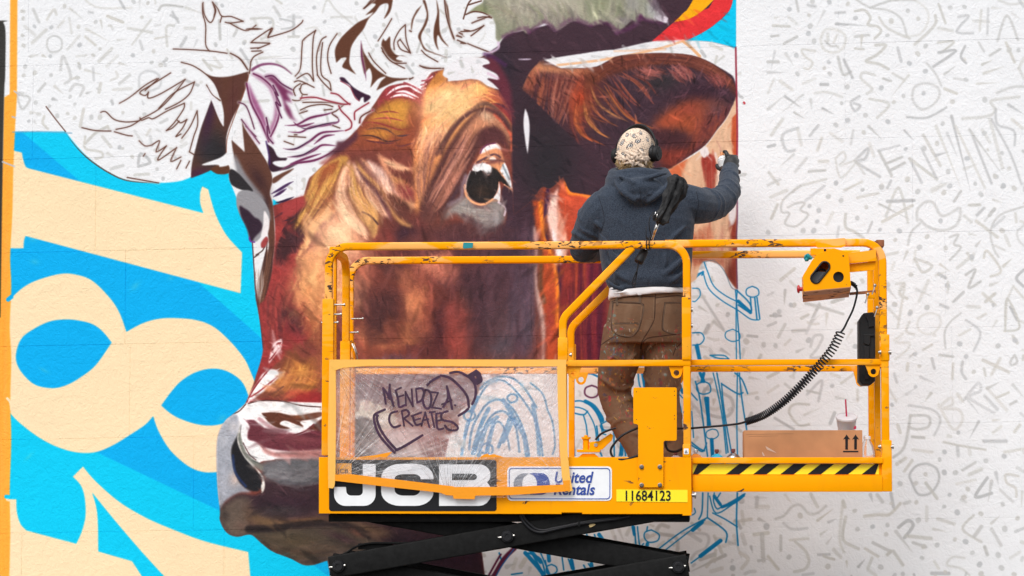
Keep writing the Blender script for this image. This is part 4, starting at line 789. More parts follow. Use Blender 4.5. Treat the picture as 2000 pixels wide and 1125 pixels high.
    bl(270,600,50,70,0,(170,66,50),.7); bl(300,1000,60,120,0,(84,34,56),.6)
    # ---- muzzle ------------------------------------------------------------------------------------
    F(400,750,3)
    f("!60,130 !240,112 350,100 500,105 !700,110 !700,440 560,440 420,440 !420,440 340,450 200,560 60,700", (238,234,234), soft=1.2)
    f("!120,215 170,175 200,200 190,300 155,380 170,480 215,580 270,630 200,640 120,690 90,745 70,600 65,400 75,290", (142,145,154), soft=2.5)
    bl(170,250,44,34,0,(196,192,194),.7); bl(180,550,40,50,20,(190,168,156),.8); bl(110,600,30,80,0,(170,172,182),.6); bl(110,330,40,60,0,(176,178,184),.6)
    f("300,480 420,440 600,430 800,430 !800,600 560,610 450,600 360,560 330,500", (100,100,104), soft=5)
    bl(420,520,90,40,0,(128,126,128),.7); bl(600,520,110,50,0,(112,108,110),.8)
    f("350,560 450,590 600,590 900,560 !1500,700 !1700,1300 !780,1300 !720,1032 !640,1056 !580,1062 500,1020 400,980 330,930 270,885 190,895 130,870 95,810 90,745 130,690 200,645 300,650 340,620", (62,44,50), soft=3)
    f("90,745 130,700 200,660 270,680 250,760 260,840 270,885 190,895 130,870 95,810", (98,84,74), soft=6); bl(120,770,30,40,0,(58,50,48),.8); bl(215,830,50,40,0,(112,88,78),.8)
    f("240,700 330,760 500,800 700,780 900,800 1100,870 1100,900 900,900 750,820 560,830 380,850 260,820", (104,80,62), soft=10, a=.95); bl(650,800,200,22,-3,(140,96,60),.8); bl(380,810,100,26,10,(122,94,66),.7)
    f("260,860 400,850 560,840 740,830 880,860 1000,920 1100,960 !1100,1180 !780,1180 !720,1032 !640,1056 !585,1062 500,1020 400,980 330,930", (76,66,56), soft=7)
    bl(560,940,160,60,10,(88,74,54),.8); bl(800,900,120,30,20,(66,42,50),.7); st("255,850 400,845 560,822 740,812 860,840 960,890", 14, (36,30,32), a=.85, soft=4); bl(480,700,220,50,0,(50,32,44),.7); bl(430,740,160,40,0,(66,60,60),.7); bl(700,990,160,60,0,(60,48,50),.8)
    bl(880,870,60,20,30,(110,72,60),.8); bl(1150,930,120,60,0,(44,32,40),.9); bl(1500,1000,300,140,0,(46,26,38),.9)
    f("215,235 190,300 155,380 165,480 200,570 255,620 310,628 335,595 320,530 270,470 230,400 205,330", (34,34,38), soft=1.6)
    st("165,420 180,520 240,600", 5, (40,60,110), a=.7, soft=2); f("!210,240 205,300 200,330 235,420 290,480 340,540 352,600 335,640 330,600 335,560 300,500 240,440 200,370 190,310", (200,196,190), soft=1.4)
    f("195,300 210,290 222,340 250,410 300,450 340,480 330,505 270,460 215,390", (122,124,116), soft=1.6); st("225,345 260,410 300,445", 2, (90,60,60))
    f("!225,215 255,230 250,300 290,340 330,370 350,400 420,410 410,440 330,450 290,430 245,370 215,300", (242,238,238), soft=1.4)
    f("!240,212 285,210 320,235 360,260 480,280 530,300 600,280 700,270 !700,385 560,395 440,390 350,370 300,340 255,325 250,290 262,250", (108,52,62), soft=2.2)
    f("320,340 360,380 430,400 560,390 !700,380 !700,435 560,435 430,430 350,400", (166,112,108), soft=4); bl(560,330,110,28,0,(132,72,76),.6); bl(400,290,50,40,30,(130,78,84),.6); st("320,205 400,260 520,300", 8, (166,120,126), a=.8, soft=3)
    f("!330,170 420,165 530,185 670,165 !700,180 640,205 560,220 580,250 540,240 470,215 440,235 500,260 440,260 380,230", (98,56,42), soft=1.5); bl(560,190,50,12,0,(136,80,50),.8)
    f("590,275 640,235 700,200 700,275 640,270", (90,48,40), soft=2); st("520,300 590,275 640,235", 3, (110,50,56))
    L("255,115 330,98 450,100 560,125 680,135;150,180 200,160 240,118", 2.4, (80,48,44), soft=.8)
    dots("255,148 350,132 405,122", 7, 400, 750); F(400,750,3)
    bu("360,480 520,520 700,480","380,560 520,580 700,560",40,5,[(130,128,130),(84,80,86)],a=.3,soft=2,jit=6,seed=70,short=.2)
    bu("280,880 500,950 760,900","420,980 600,1040 900,1000",70,6,[(98,84,66),(60,50,48),(80,62,50)],a=.35,soft=2,jit=6,seed=71,short=.2)
    S.clip = None
    F(); S.clip = FACE
    f("690,712 900,712 930,760 880,800 760,790 700,790", (108,74,84), soft=6); f("690,790 715,780 745,790 770,810 775,835 740,845 700,840 680,820", (190,180,164), soft=3); f("688,820 715,815 738,835 742,880 735,905 690,905 680,860", (54,48,52), soft=3)
    f("745,850 800,838 850,845 900,850 900,880 850,900 745,905", (186,168,166), soft=4); f("815,850 850,832 885,846 880,885 830,890", (126,66,68), soft=3)
    for xx_ in range(700, 900, 17): st([(xx_, 712), (xx_+3, 745), (xx_-2, 800)], 7, (150,118,124) if xx_ % 2 else (84,56,66), a=.55, soft=3)
    bl(800,745,130,40,0,(112,74,84),.3);  bl(660,790,24,50,0,(196,130,80),.7)
    bl(790,850,60,30,0,(190,160,158),.85);  bl(850,790,60,40,0,(130,110,122),.8); bl(760,880,60,24,0,(150,140,142),.8); bl(920,770,30,40,0,(150,140,150),.7)
    S.clip = None
    # behind the film: paler, unfinished
    F(640,700,4.1667)
    f("!80,340 220,330 330,370 400,470 430,560 600,500 !760,760 !60,1000 !-100,900", (186,178,168), soft=8, a=.0)
    f("!960,780 1000,620 1060,560 1080,430 1200,330 1250,200 1300,100 !2000,60 !2000,1300 !960,1300", (236,235,237), soft=1.5)
    F()
    marks("880,800 890,850;920,760 950,780;1000,870 1030,880;1080,760 1060,800;1060,860 1090,840;905,880 930,870", 7)
    blue("1120,640 1180,430 1260,270 1340,190 1440,185 1560,300 1680,480 1730,640 1750,790;1150,740 1180,560 1270,400 1350,340 1430,350 1520,430 1600,600 1640,790;1240,250 1300,190 1400,150 1500,160 1600,240 1700,400;1200,780 1240,640 1310,500 1370,440 1450,440 1530,560 1560,760;1290,770 1310,640 1370,520 1420,540 1460,640 1480,740;1490,290 1460,320 1490,360 1540,340 1535,300 1490,290;1180,420 1120,440 1110,480 1160,510 1200,470 1180,420;1650,200 1750,290 1790,420 1830,520 1850,700 1830,780;1300,690 1250,710 1240,760 1330,770 1340,720 1300,690", 3.4, 640, 700, 4.1667)
    blue("1090,780 1130,560 1150,500;1180,770 1240,560 1310,410;1230,790 1290,560 1380,480;1290,780 1350,520;1390,720 1500,440;1430,680 1520,480;1500,500 1590,620 1620,790;1670,380 1710,600 1720,780;1220,320 1170,430;1430,340 1560,560", 7, 640, 700, 4.1667, (40,140,200), .8)
    F(900,900,3.333)
    f("!20,340 !600,340 !640,760 !180,760 200,650 250,590 !100,420", (234,233,235), soft=1.5)
    blue("250,350 275,410;160,350 200,380;370,560 440,580 490,650 540,740;440,600 520,640 550,740;520,600 580,740;550,650 570,745;250,600 265,650;330,740 400,730", 3, 900, 900, 3.333)
    blue("180,350 215,380;250,350 260,400;460,590 520,660;570,600 575,650;420,600 500,690 540,745", 8, 900, 900, 3.333)
    blue("590,675 560,690 560,730 595,740 625,720 620,690 590,675", 2.4, 900, 900, 3.333)
    marks("360,640 340,700;420,640 390,690;300,690 350,670;450,700 440,740", 8, 900, 900, 3.333)
    F(900,900,3.333); st("350,570 280,640 220,740 180,790", 9, (96,36,62), soft=1.5); st("180,750 230,660 260,610", 4, (96,36,62), soft=1.2)
    st("345,575 262,690 225,760", 2, (20,100,170))
    F(); S.clip = FACE
    for x,y,rx,ry,a,c,al in ((945,590,70,130,0,(72,46,54),.75),(900,465,120,26,4,(84,52,58),.8),(985,640,60,90,0,(88,80,92),.5),(870,560,20,60,0,(80,46,50),.6),(740,600,60,44,-20,(78,48,50),.75),(770,520,50,26,10,(92,56,54),.7),(845,650,40,44,0,(78,44,48),.7),(700,700,70,40,0,(150,78,62),.6),(900,670,26,60,4,(172,80,70),.6),(860,520,46,22,0,(206,122,98),.7),(812,590,22,54,-20,(204,124,86),.75),(975,520,60,60,0,(80,58,68),.7),(840,470,44,16,0,(110,62,60),.7),(1000,480,36,40,0,(66,48,58),.8)):
        bl(x,y,rx,ry,a,c,al)
    bl(890,185,70,30,-20,(255,196,146),.55); bl(850,215,36,44,-55,(252,190,142),.5); bl(905,215,40,16,-35,(255,190,130),.5); bl(845,262,16,34,30,(246,184,142),.5); bl(660,450,50,44,0,(250,196,156),.7); bl(620,560,40,60,15,(232,160,104),.45)
    st("862,300 880,262 910,226 945,212 975,226 993,250", 6, (78,46,52), a=.75, soft=4); st("905,420 925,434 955,448 985,440", 8, (76,50,56), a=.6, soft=5)
    S.clip = None
    # lift the lit planes of the fur and break the sprayed gradients into irregular patches
    Lm = S.C.mean(-1); kf = (1+.15*np.clip((Lm-95)/60, 0, 1))*FACE+(1-FACE); S.C = np.clip(S.C*kf[..., None], 0, 255)
    def fieldn(cell, seed):
        q = np.random.RandomState(seed); g = q.rand(S.H//cell+3, S.W//cell+3).astype(np.float32)
        yy = np.arange(S.H)/cell; xx = np.arange(S.W)/cell; yi, xi = yy.astype(int), xx.astype(int); fy = (yy-yi)[:, None]; fx = (xx-xi)[None]
        fy = fy*fy*(3-2*fy); fx = fx*fx*(3-2*fx)
        return (g[yi][:, xi]*(1-fy)*(1-fx)+g[yi+1][:, xi]*fy*(1-fx)+g[yi][:, xi+1]*(1-fy)*fx+g[yi+1][:, xi+1]*fy*fx-.5)*2
    dxw = 13*fieldn(40, 1)+4*fieldn(13, 2)+2*fieldn(4, 3); dyw = 20*fieldn(36, 4)+8*fieldn(12, 5)+4*fieldn(4, 6)
    cut = S.tf(np.array([[545., 438.], [1075., 716.]])); ramp = np.clip((np.arange(S.H)-cut[0,1])/60, 0, 1)[:, None]*np.clip((cut[1,0]-60-np.arange(S.W))/60, 0, 1)[None]*np.clip((np.arange(S.W)-cut[0,0])/50, 0, 1)[None]*np.clip((cut[1,1]-np.arange(S.H))/30, 0, 1)[:, None]
    r0, r1 = int(max(0, cut[0,1]-4)), S.H
    XX, YY = np.meshgrid(np.arange(S.W), np.arange(r0, r1)); w_ = ramp[r0:r1]
    sx = np.clip(XX+dxw[r0:r1]*w_, 0, S.W-1).astype(int); sy = np.clip(YY+dyw[r0:r1]*w_, 0, S.H-1).astype(int); S.C[r0:r1] = S.C[sy, sx]
    tone = 1+(.05*fieldn(9, 7)+.06*fieldn(3, 8)+.05*fieldn(22, 9))*FACE; S.C = np.clip(S.C*tone[..., None], 0, 255)
    def mottle(M, N, ang, l, w, amp, seed, box, jit=20, soft=1.2, al=.5):
        q = random.Random(seed); k = 0; sc = S.tf(np.array([[1.,0.],[0.,0.]]));
        while k < N:
            x, y = q.uniform(box[0], box[2]), q.uniform(box[1], box[3]); k += 1
            P = S.tf(np.array([[x, y]]))[0]; ix, iy = int(P[0]), int(P[1])
            if not (3 < ix < S.W-3 and 3 < iy < S.H-3) or M[iy, ix] < .5: continue
            c = S.C[iy-2:iy+3, ix-2:ix+3].mean((0,1)); g = q.gauss(0, amp)
            c = np.clip(c*(1+g)+np.array([g*22, g*12, g*8]), 0, 255)
            a = math.radians((ang(x,y) if callable(ang) else ang)+q.gauss(0, jit)); L_ = l*q.uniform(.4,1.3); b = a+q.gauss(0,.25)
            st([(x-L_*math.cos(a), y-L_*math.sin(a)), (x, y), (x+L_*math.cos(b), y+L_*math.sin(b))], w*q.uniform(.5,1.4), c, a=al, soft=soft, taper='b', n=3, clip=M)
    mottle(FACE, 2600, lambda x,y: 60+(x-700)*.12 if y < 720 else 15, 12, 3.0, .15, 80, (480,130,1110,1100), al=.55)
    mottle(FACE, 900, lambda x,y: 70+(x-700)*.12 if y < 720 else 10, 22, 9, .16, 81, (500,400,1110,1100), soft=4, al=.5)
    mottle(EAR, 900, lambda x,y: 60 if x < 1250 else 120, 12, 3, .25, 82, (1010,100,1440,340))
    mottle(HN, 500, 80, 16, 6, .10, 83, (900,-60,1300,70), soft=3)
    mottle(DK, 700, 30, 14, 5, .16, 84, (940,20,1440,420), soft=3)
    mottle(PE, 300, 95, 16, 5, .07, 85, (1250,190,1440,560), soft=2.5)
    # ---- loose fringe drawn in line ----------------------------------------------------------------
    def Lh(txt, w, col, **kw):
        if w < 5:
            kk = dict(kw); kk['a'] = .45; kk['soft'] = 3; LL(txt, w+5, tuple(int(.78*238+.22*c) for c in col), **kk)
        LL(txt, w, col, **kw)
    L = Lh
    F(0,0,3)
    L("""1200,430 1190,15 1190,15""" if 0 else """1245,12 1275,50 1300,95 1355,97 1425,125;1300,95 1290,130;1190,15 1190,60 1210,110 1235,132 1255,100 1262,60 1245,12;1187,20 1188,80 1205,150 1205,260 1228,300;1015,287 1100,290 1225,298 1330,312;1320,130 1350,135 1425,125;1340,133 1440,180 1500,148;1350,312 1410,345 1455,410;1062,365 1130,385 1200,430 1260,490 1290,570;1210,498 1240,550 1290,590;
700,605 760,570 850,500 920,460;1000,427 900,490 820,540 850,560 870,540;870,540 870,575 940,550 1085,465;1085,465 1020,550 930,640 820,700;930,460 850,530;930,635 1000,560 1060,520 1140,480;1140,480 1110,550 1050,600 970,640;820,690 830,705 870,690 900,695 980,650 1080,605;1080,605 1075,640 1020,720 975,765;975,765 1010,750 1050,710;1040,705 1060,720 1095,700;1095,700 1070,750 1030,800 1060,785;1155,650 1115,740 1065,810;1155,650 1158,730 1135,800 1110,890;
590,658 620,655 670,700 740,715 815,708;480,748 560,765 650,768;670,772 740,792 775,797;680,758 760,740 820,705;815,825 850,855 890,850;890,850 935,825 915,890 975,855;975,855 930,920 935,935 1035,865;1035,865 1000,945 1060,920;1060,940 1035,990;850,900 840,915;1110,890 1135,905;1110,945 1090,985;745,1040 930,1072""", 2.3, BRN, soft=.8)
    L("1245,18 1262,60 1250,105;1190,20 1200,90;700,605 800,545;820,540 840,560;1080,465 1020,530;890,850 860,858;935,830 925,890;1030,875 1005,945;815,825 850,858", 4, BRN, soft=.9, taper='b')
    F()
    KM = f("!400,143 420,150 450,149 !487,139 483,160 470,200 453,233 442,267 !442,300 430,310 !393,322 !427,320 410,333 !373,348 375,320 383,287 393,250 405,217 !413,195 420,213 430,237 !437,247 437,220 430,190 418,163", BRN, soft=.9, ret=True)
    S.comp(0,0,KM,(94,58,46)); bl(410,290,40,50,0,(48,46,50),1,clip=KM); bl(408,225,14,60,10,(62,36,60),.9,clip=KM); bl(430,300,20,40,0,(40,38,42),.9,clip=KM); bl(390,340,30,14,0,(66,34,60),.9,clip=KM); bl(455,195,16,60,10,(92,52,52),.6,clip=KM); bl(428,330,20,10,0,(90,56,40),.7,clip=KM)
    f("!410,331 430,320 446,322 447,338 425,340", (94,58,40), soft=1)
    st("487,140 480,170 465,210 445,265 442,300", 1.6, (140,84,66)); f("394,322 430,308 446,296 455,300 450,320 430,326 425,322", WH, soft=.9)
    f("!404,166 415,178 425,196 430,215 437,247 425,225 415,200 405,180", (236,234,238), soft=1); st("404,167 415,185 430,196", 1.8, BRN)
    # purple cheek lines
    F(400,0,3)
    V = (112,42,84)
    L("275,410 330,380 400,375 460,395 510,435", 6, V, a=.85, soft=2, taper='e') 
    f("250,480 270,600 310,690 350,780 385,830 400,840 370,740 330,640 290,560", (150,70,120), soft=4, a=.85)
    f("270,430 330,440 390,500 420,580 435,660 420,720 395,790 375,760 400,700 410,620 395,560 360,500", (160,90,132), soft=3.5, a=.8)
    L("285,432 340,460 400,520 425,600 435,670 415,740 385,800", 3.4, V, soft=1.2); L("245,490 270,600 330,720 375,830", 3.6, V, soft=1.4)
    f("350,445 400,440 440,480 480,520 515,545 520,560 480,545 510,600 470,590 500,640 520,690 545,715 500,690 470,640 450,570 400,490", (122,52,92), soft=2.5)
    L("400,500 430,560 410,540 445,620 415,600 450,690;355,450 400,445 450,490 520,530;365,740 370,800 400,840;360,690 380,780", 3, (96,40,78), soft=1)
    L("200,600 240,620 270,690 290,755;215,700 260,760 320,840;240,740 300,800", 2.6, (100,50,76), soft=1)
    f("235,700 270,770 320,850 290,820 250,760", (190,140,175), soft=3, a=.7)
    f("!360,840 400,870 430,920 480,925 !475,940 410,945 400,960 450,980 520,960 580,930 !600,925 500,985 440,1000 390,1005 370,960 375,910", (56,34,46), soft=1.3); st("360,830 375,900 380,960", 4, (70,40,100), a=.7, soft=1.5)
    L("""470,735 540,730 620,690 720,668 775,645;520,715 560,740 640,720;490,772 560,775 620,745 700,735 780,715 775,685 750,665;720,730 795,752;460,870 530,875 610,830 680,780 760,770 830,765;485,920 560,915 640,880 690,850 775,855;640,845 700,800 760,790;500,960 600,925 680,900;440,1000 520,960 640,940 720,905 780,860""", 4.6, V, soft=1.3, taper='b')
    L("550,740 600,755 690,730 780,712;470,875 540,868 620,820;500,918 580,905 660,855", 3, (70,36,66), soft=1, taper='b')
    L("""490,798 590,805;465,828 520,848;525,790 540,790;515,585 530,590 560,585 570,560;530,560 520,530 530,510 560,490;525,480 560,475 640,512;560,520 570,495 600,490;555,520 570,550 600,555;530,445 560,400 570,270 580,230 650,178;650,178 635,230 630,380 638,475;638,475 600,430 540,460;660,440 655,330 680,240 710,215;660,440 690,480 740,530;690,250 680,350 685,440 730,480 740,530;775,197 730,270 720,350 740,430;560,645 620,620 700,612 750,625;555,665 600,650;575,600 720,600 800,615;750,735 790,750;700,645 745,640;820,610 770,650 745,665 778,690;275,245 300,225 395,165 370,215;370,220 500,180 560,140 575,120;390,165 370,215;270,250 380,253;380,256 310,285;270,283 320,280;275,300 330,298;270,360 290,330 340,305;270,360 262,430;150,312 205,345 250,408""", 2.4, BRN, soft=.8)
    L("525,585 545,590;530,450 560,405;580,240 600,215;680,250 668,300;775,200 745,240;555,665 590,640;340,170 250,170 240,178;565,590 640,575", 4, BRN, soft=.9, taper='b')
    L("560,575 640,570 720,590 810,610 850,608;740,545 780,555 820,590 850,612;785,620 800,650 840,690 860,720 855,750 825,765;960,603 900,640 878,660 878,700;910,720 920,680 985,645", 3, (150,52,66), soft=1)
    L("905,720 915,685 970,650", 2.4, BRN, soft=.8)
    f("790,455 815,455 840,480 870,510 900,530 940,550 965,560 970,575 935,600 930,570 915,575 905,590 880,565 860,530 850,500 820,485 800,475", DPUR, soft=1.4); st("795,475 850,510 880,570 905,592", 2, (150,50,70), a=.8)
    # brown locks of the fringe
    for p in ("!935,50 960,10 980,0 !960,0 !1100,-30 1100,10 1085,70 1050,110 1075,50 1070,20 1030,30 1000,70 960,110 930,170 890,220 860,270 850,320 850,380 !887,437 840,410 805,390 830,340 !800,340 !770,368 762,310 770,270 800,220 850,170 900,130 960,100 !990,70 !940,90 1000,30 !980,20".replace('!935,50 ','!935,50 '),
              "!918,245 930,300 960,350 990,390 1040,430 1100,455 !1225,458 1160,470 1110,480 !1005,530 1030,480 1060,450 1020,460 990,490 !970,515 980,450 965,400 940,430 !935,440 915,340",
              "!1045,225 1060,240 1085,215 1090,280 1120,320 1165,330 1195,340 1150,325 1120,345 1160,360 1120,365 1070,330 1035,270",
              "!1290,0 !1275,0 1290,40 1300,90 1280,150 1250,210 1265,250 1285,290 1330,310 1425,340 1320,300 1290,280 1270,240 1270,200 1300,140 1310,90 1300,30",
              "!1355,-10 1362,60 1358,100 1345,150 1340,210 1350,260 1370,295 1360,250 1365,205 1390,240 1430,275 1390,220 1375,160 1372,60",
              "!1240,60 1280,20 1290,0 1260,50 1225,110 1210,185 1212,120", "!1400,-10 1415,60 1425,140 1450,220 1465,230 1440,150 1425,40"):
        f(p, (98,60,44), soft=1)
    L("930,50 960,20 975,0;935,50 990,0;1095,110 1060,170 1015,240;1175,145 1140,180 1110,240 1110,290;1175,145 1180,230 1205,310;1205,310 1150,290 1130,250 1145,230;1145,232 1180,280 1205,312;1035,280 1080,350 1170,400;1040,300 1100,365 1180,370;1490,190 1500,200;1480,205 1500,215;1260,385 1330,400 1400,400;1270,295 1300,325 1365,362;960,310 990,360 1060,430", 2.3, BRN, soft=.8)
    L("915,240 920,330 940,430 945,470", 3.4, V, a=.9, soft=1.3, taper='b')
    F(800,0,3)
    L("300,185 370,180 435,150;435,150 400,180 360,210;365,135 400,120 470,95;400,105 440,98 480,105;320,175 350,180;290,192 310,200;275,210 305,218;280,235 330,255;300,252 320,255;340,255 400,280 480,310;360,345 410,340 440,330;205,0 210,60 225,130 260,225;0,180 10,185;60,385 100,400 180,400;0,465 20,455;0,460 5,462", 2.6, BRN, soft=.8)
    L("370,135 440,112;340,255 420,285;300,200 320,215;365,343 400,338", 4.4, BRN, soft=1, taper='b')
    f("!430,345 470,330 500,340 580,480 600,600 605,740 570,640 530,560 !525,525 455,460 !520,450 500,430 425,385 !470,370", (106,46,60), soft=5, a=.9)
    f("!205,400 300,340 430,340 470,370 425,388 500,428 520,450 !515,468 455,460 500,500 !525,525 460,505 400,468 300,462 !225,478 !225,460 195,440", (240,238,241), soft=1.3)
    st("520,250 520,280 480,305 440,315", 5, (226,200,226), a=.8, soft=2); st("460,430 520,460", 5, (226,190,214), a=.7, soft=2); marks("230,430 270,420;300,360 310,390;370,420 360,380;400,360 430,370", 7, 800, 0); F(800,0,3)
    st("440,318 490,335 560,380", 8, (80,40,86), a=.6, soft=4)
    f("!635,346 690,344 715,346 690,351 !640,350", (232,214,236), soft=1); f("!678,635 695,680 703,740 700,820 !692,903 680,840 668,740 670,680", (236,234,238), soft=1.2)
    # purple streaks right of the fringe
    F(530,250,7.5)
    L("0,965 120,900 250,820 320,785;30,1010 130,950 220,890", 6, (64,34,78), a=.95, soft=1.4, taper='b'); L("60,1100 180,1070 330,1010;70,1085 200,1060", 5, (50,32,60), soft=1.2, taper='b')
    f("20,740 100,690 200,640 330,590 270,650 180,710 80,790 20,810", (104,66,52), soft=1.4)
    f("180,1130 300,1070 430,1000 480,1000 480,1040 500,1130 !300,1300 !150,1300", (170,66,66), soft=3, a=.9)
    f("700,520 780,460 900,390 960,400 860,470 800,540", (176,100,92), soft=4, a=.8)
    f("1240,30 1180,120 1050,190 960,200 950,270 860,360 780,430 950,380 1100,300 1260,150", (90,48,60), soft=3.5, a=.95)
    F()
# ------------------------------------------------------------------ ground and wall
YW = 13.2
def strt(o): o['kind'] = 'structure'; return o
bm = bmesh.new()
for a in ((-60,-30),(60,-30),(60,60),(-60,60)): bm.verts.new((a[0], a[1], 0))
bm.faces.new(bm.verts[:]); g = fin('ground', bm, mat('asphalt', (.055,.055,.055), .9, noise=(3,.25), bump=(80,.6,.01))); strt(g)
bm = bmesh.new(); box(bm, -14, 14, YW-1.6, YW-.004, .004, .12, .012); strt(fin('pavement', bm, mat('concrete', (.32,.31,.29), .85, noise=(5,.15), bump=(60,.4,.004))))
# painted image of the wall: 400 texels a metre
TX0, TZ0, TWm, THm, TPM = -3.9, 4.45, 6.2, 3.65, 420
def wall_tf(P):
    P = np.asarray(P, float); d = np.stack([(P[:,0]-1000)/FPX, (562.5-P[:,1])/FPX, -np.ones(len(P))], 1) @ _RM.T
    k = YW/d[:,1]; x = d[:,0]*k; z = d[:,2]*k+CAMZ
    return np.stack([(x-TX0)*TPM, (TZ0-z)*TPM], 1)
im = paint_image('wall_painting', int(TWm*TPM), int(THm*TPM), paint, WH, wall_tf)
wm = bpy.data.materials.new('painted_stucco'); wm.use_nodes = True; n = wm.node_tree; L = n.links; b = n.nodes['Principled BSDF']
uv = n.nodes.new('ShaderNodeUVMap'); it = n.nodes.new('ShaderNodeTexImage'); it.image = im; it.extension = 'CLIP'; it.interpolation = 'Cubic'
mx = n.nodes.new('ShaderNodeMix'); mx.data_type = 'RGBA'; mx.inputs[6].default_value = (*lin(WH), 1)
L.new(uv.outputs[0], it.inputs[0]); L.new(it.outputs['Alpha'], mx.inputs[0]); L.new(it.outputs['Color'], mx.inputs[7])
geo = n.nodes.new('ShaderNodeNewGeometry')
def nz(sc, det, vec=None, dist=0, kind='ShaderNodeTexNoise'):
    t = n.nodes.new(kind); t.inputs['Scale'].default_value = sc
    if 'Detail' in t.inputs: t.inputs['Detail'].default_value = det
    if 'Distortion' in t.inputs: t.inputs['Distortion'].default_value = dist
    L.new(geo.outputs['Position'], t.inputs['Vector']); return t
v = nz(2.2, 5); vr = n.nodes.new('ShaderNodeMapRange'); vr.inputs['To Min'].default_value = .94; vr.inputs['To Max'].default_value = 1.03; L.new(v.outputs['Fac'], vr.inputs[0])
sc = n.nodes.new('ShaderNodeVectorMath'); sc.operation = 'SCALE'; L.new(mx.outputs[2], sc.inputs[0])
al = n.nodes.new('ShaderNodeMath'); al.operation = 'MULTIPLY'; al.inputs[1].default_value = .93; L.new(vr.outputs[0], al.inputs[0]); L.new(al.outputs[0], sc.inputs['Scale'])
L.new(sc.outputs[0], b.inputs['Base Color']); b.inputs['Roughness'].default_value = .7; b.inputs['Specular IOR Level'].default_value = .12
# roller-and-trowel relief of the render coat
h1 = nz(34, 4, dist=1.6); h2 = nz(11, 3, dist=.8); h3 = nz(140, 2)
a1 = n.nodes.new('ShaderNodeMath'); a1.operation = 'MULTIPLY_ADD'; a1.inputs[1].default_value = .9; L.new(h1.outputs['Fac'], a1.inputs[0]); L.new(h2.outputs['Fac'], a1.inputs[2])
a2 = n.nodes.new('ShaderNodeMath'); a2.operation = 'MULTIPLY_ADD'; a2.inputs[1].default_value = .22; L.new(h3.outputs['Fac'], a2.inputs[0]); L.new(a1.outputs[0], a2.inputs[2])
bp = n.nodes.new('ShaderNodeBump'); bp.inputs['Strength'].default_value = .55; bp.inputs['Distance'].default_value = .0055; L.new(a2.outputs[0], bp.inputs['Height']); L.new(bp.outputs[0], b.inputs['Normal'])
def wuv(me, x0=0, z0=0):
    ul = me.uv_layers.new(name='UVMap')
    for lp in me.loops:
        c = me.vertices[lp.vertex_index].co; ul.data[lp.index].uv = ((c.x+x0-TX0)/TWm, (c.z+z0-TZ0+THm)/THm)
wall = thing('painted_wall', 'white stuccoed block wall carrying the half finished cow and numerals painting', 'wall', (0, YW, 0))
bm = bmesh.new(); box(bm, -14, 14, YW+.0016, YW+.3, 0, 5.6); o = fin('backing', bm, wm, None); wuv(o.data); put(o, wall)
# courses of big blocks; joints run slightly uphill to the right as in the photograph
PXW = YW/FPX; slope = .0165
hcs = [Z(123-183*k, YW, 250) for k in range(-7, 12)]
wr = random.Random(5)
bwid = 403*PXW; off = [X(455,YW,180), X(640,YW,400), X(858,YW,150)-.2, X(245,YW,940), X(640,YW,700), X(247,YW,760)]
for ri in range(len(hcs)-1):
    z0, z1 = hcs[ri], hcs[ri+1]
    if z1 < .05 or z0 > 5.3: continue
    z0 = max(z0, .0)
    base = off[ri % 3] + (bwid*.5 if ri % 2 else 0)
    k0 = int((-6-base)//bwid)
    for k in range(k0, k0+12):
        x0 = base+k*bwid; x1 = x0+bwid; gp = .0005
        if x0 > 5.5: break
        bm = bmesh.new(); zz = lambda x, z: z+(x-X(250,YW,500))*slope
        dy = wr.uniform(-.0003, .0003)
        vs = [bm.verts.new((x, y, zz(x, z))) for y in (YW+dy, YW+.02) for x, z in ((x0+gp, z0+gp), (x1-gp, z0+gp), (x1-gp, z1-gp), (x0+gp, z1-gp))]
        bm.faces.new(vs[0:4]); bm.faces.new(vs[4:8][::-1])
        for i in range(4): bm.faces.new((vs[i], vs[4+i], vs[4+(i+1)%4], vs[(i+1)%4]))
        bmesh.ops.bevel(bm, geom=[e for e in bm.edges if e.verts[0].co.y < YW+.01 and e.verts[1].co.y < YW+.01], offset=.0008, segments=1, affect='EDGES')
        o = fin('wall_block', bm, wm, None, None); wuv(o.data); put(o, wall)
# ------------------------------------------------------------------ the scissor lift
YN, YF = 12.0, 12.76; YC = (YN+YF)/2
ZB = Z(1004); ZTOE = Z(893); DECK = Z(985); XL, XR = X(623), X(1350); XE = X(1741); EDECK = Z(955); EB = Z(961)
lift = thing('scissor_lift', 'yellow scissor lift with rusty chipped guard rails, extended deck and black crossed arms', 'scissor lift', (X(985), YC, 0))
def fr(name, pts, y, m='rail', w=.034, rad=.085, parent=lift, prof=None, n=7):
    """bent square tube; pts are photo pixels of its centre line at the near plane, y its depth"""
    P = [Vector((X(a), y, Z(b))) for a, b in pts]
    bm = bmesh.new(); sweep(bm, fillet(P, rad, n), prof or prof_sq(w, w*.95, .007)); return fin(name, bm, M[m], parent)
M['bolt'] = mat('bolt_steel', (.20,.18,.16), .45, .9)
# near main hoop and far main hoop (same bends; the far one sits a little lower in the picture by perspective alone)
hoop = [(640.5, 890), (640.5, 479), (1342, 479), (1342, 705)]
fr('guard_rail', hoop, YN+.018)
fr('guard_rail', [(640.5, 890), (640.5, 480), (1342, 480), (1342, 705)], YF)
# entrance diagonals
fr('diagonal_brace', [(1236, 484), (1099, 622), (1099, 705)], YN+.019, 'rail2', rad=.07)
fr('diagonal_brace', [(1236, 486), (1099, 622), (1099, 705)], YF, 'rail2', rad=.07)
# extension hoops
fr('extension_rail', [(1300, 476), (1727, 476), (1727, 720)], YN+.055, rad=.085)
fr('extension_rail', [(1300, 473), (1700, 473)], YF-.035)
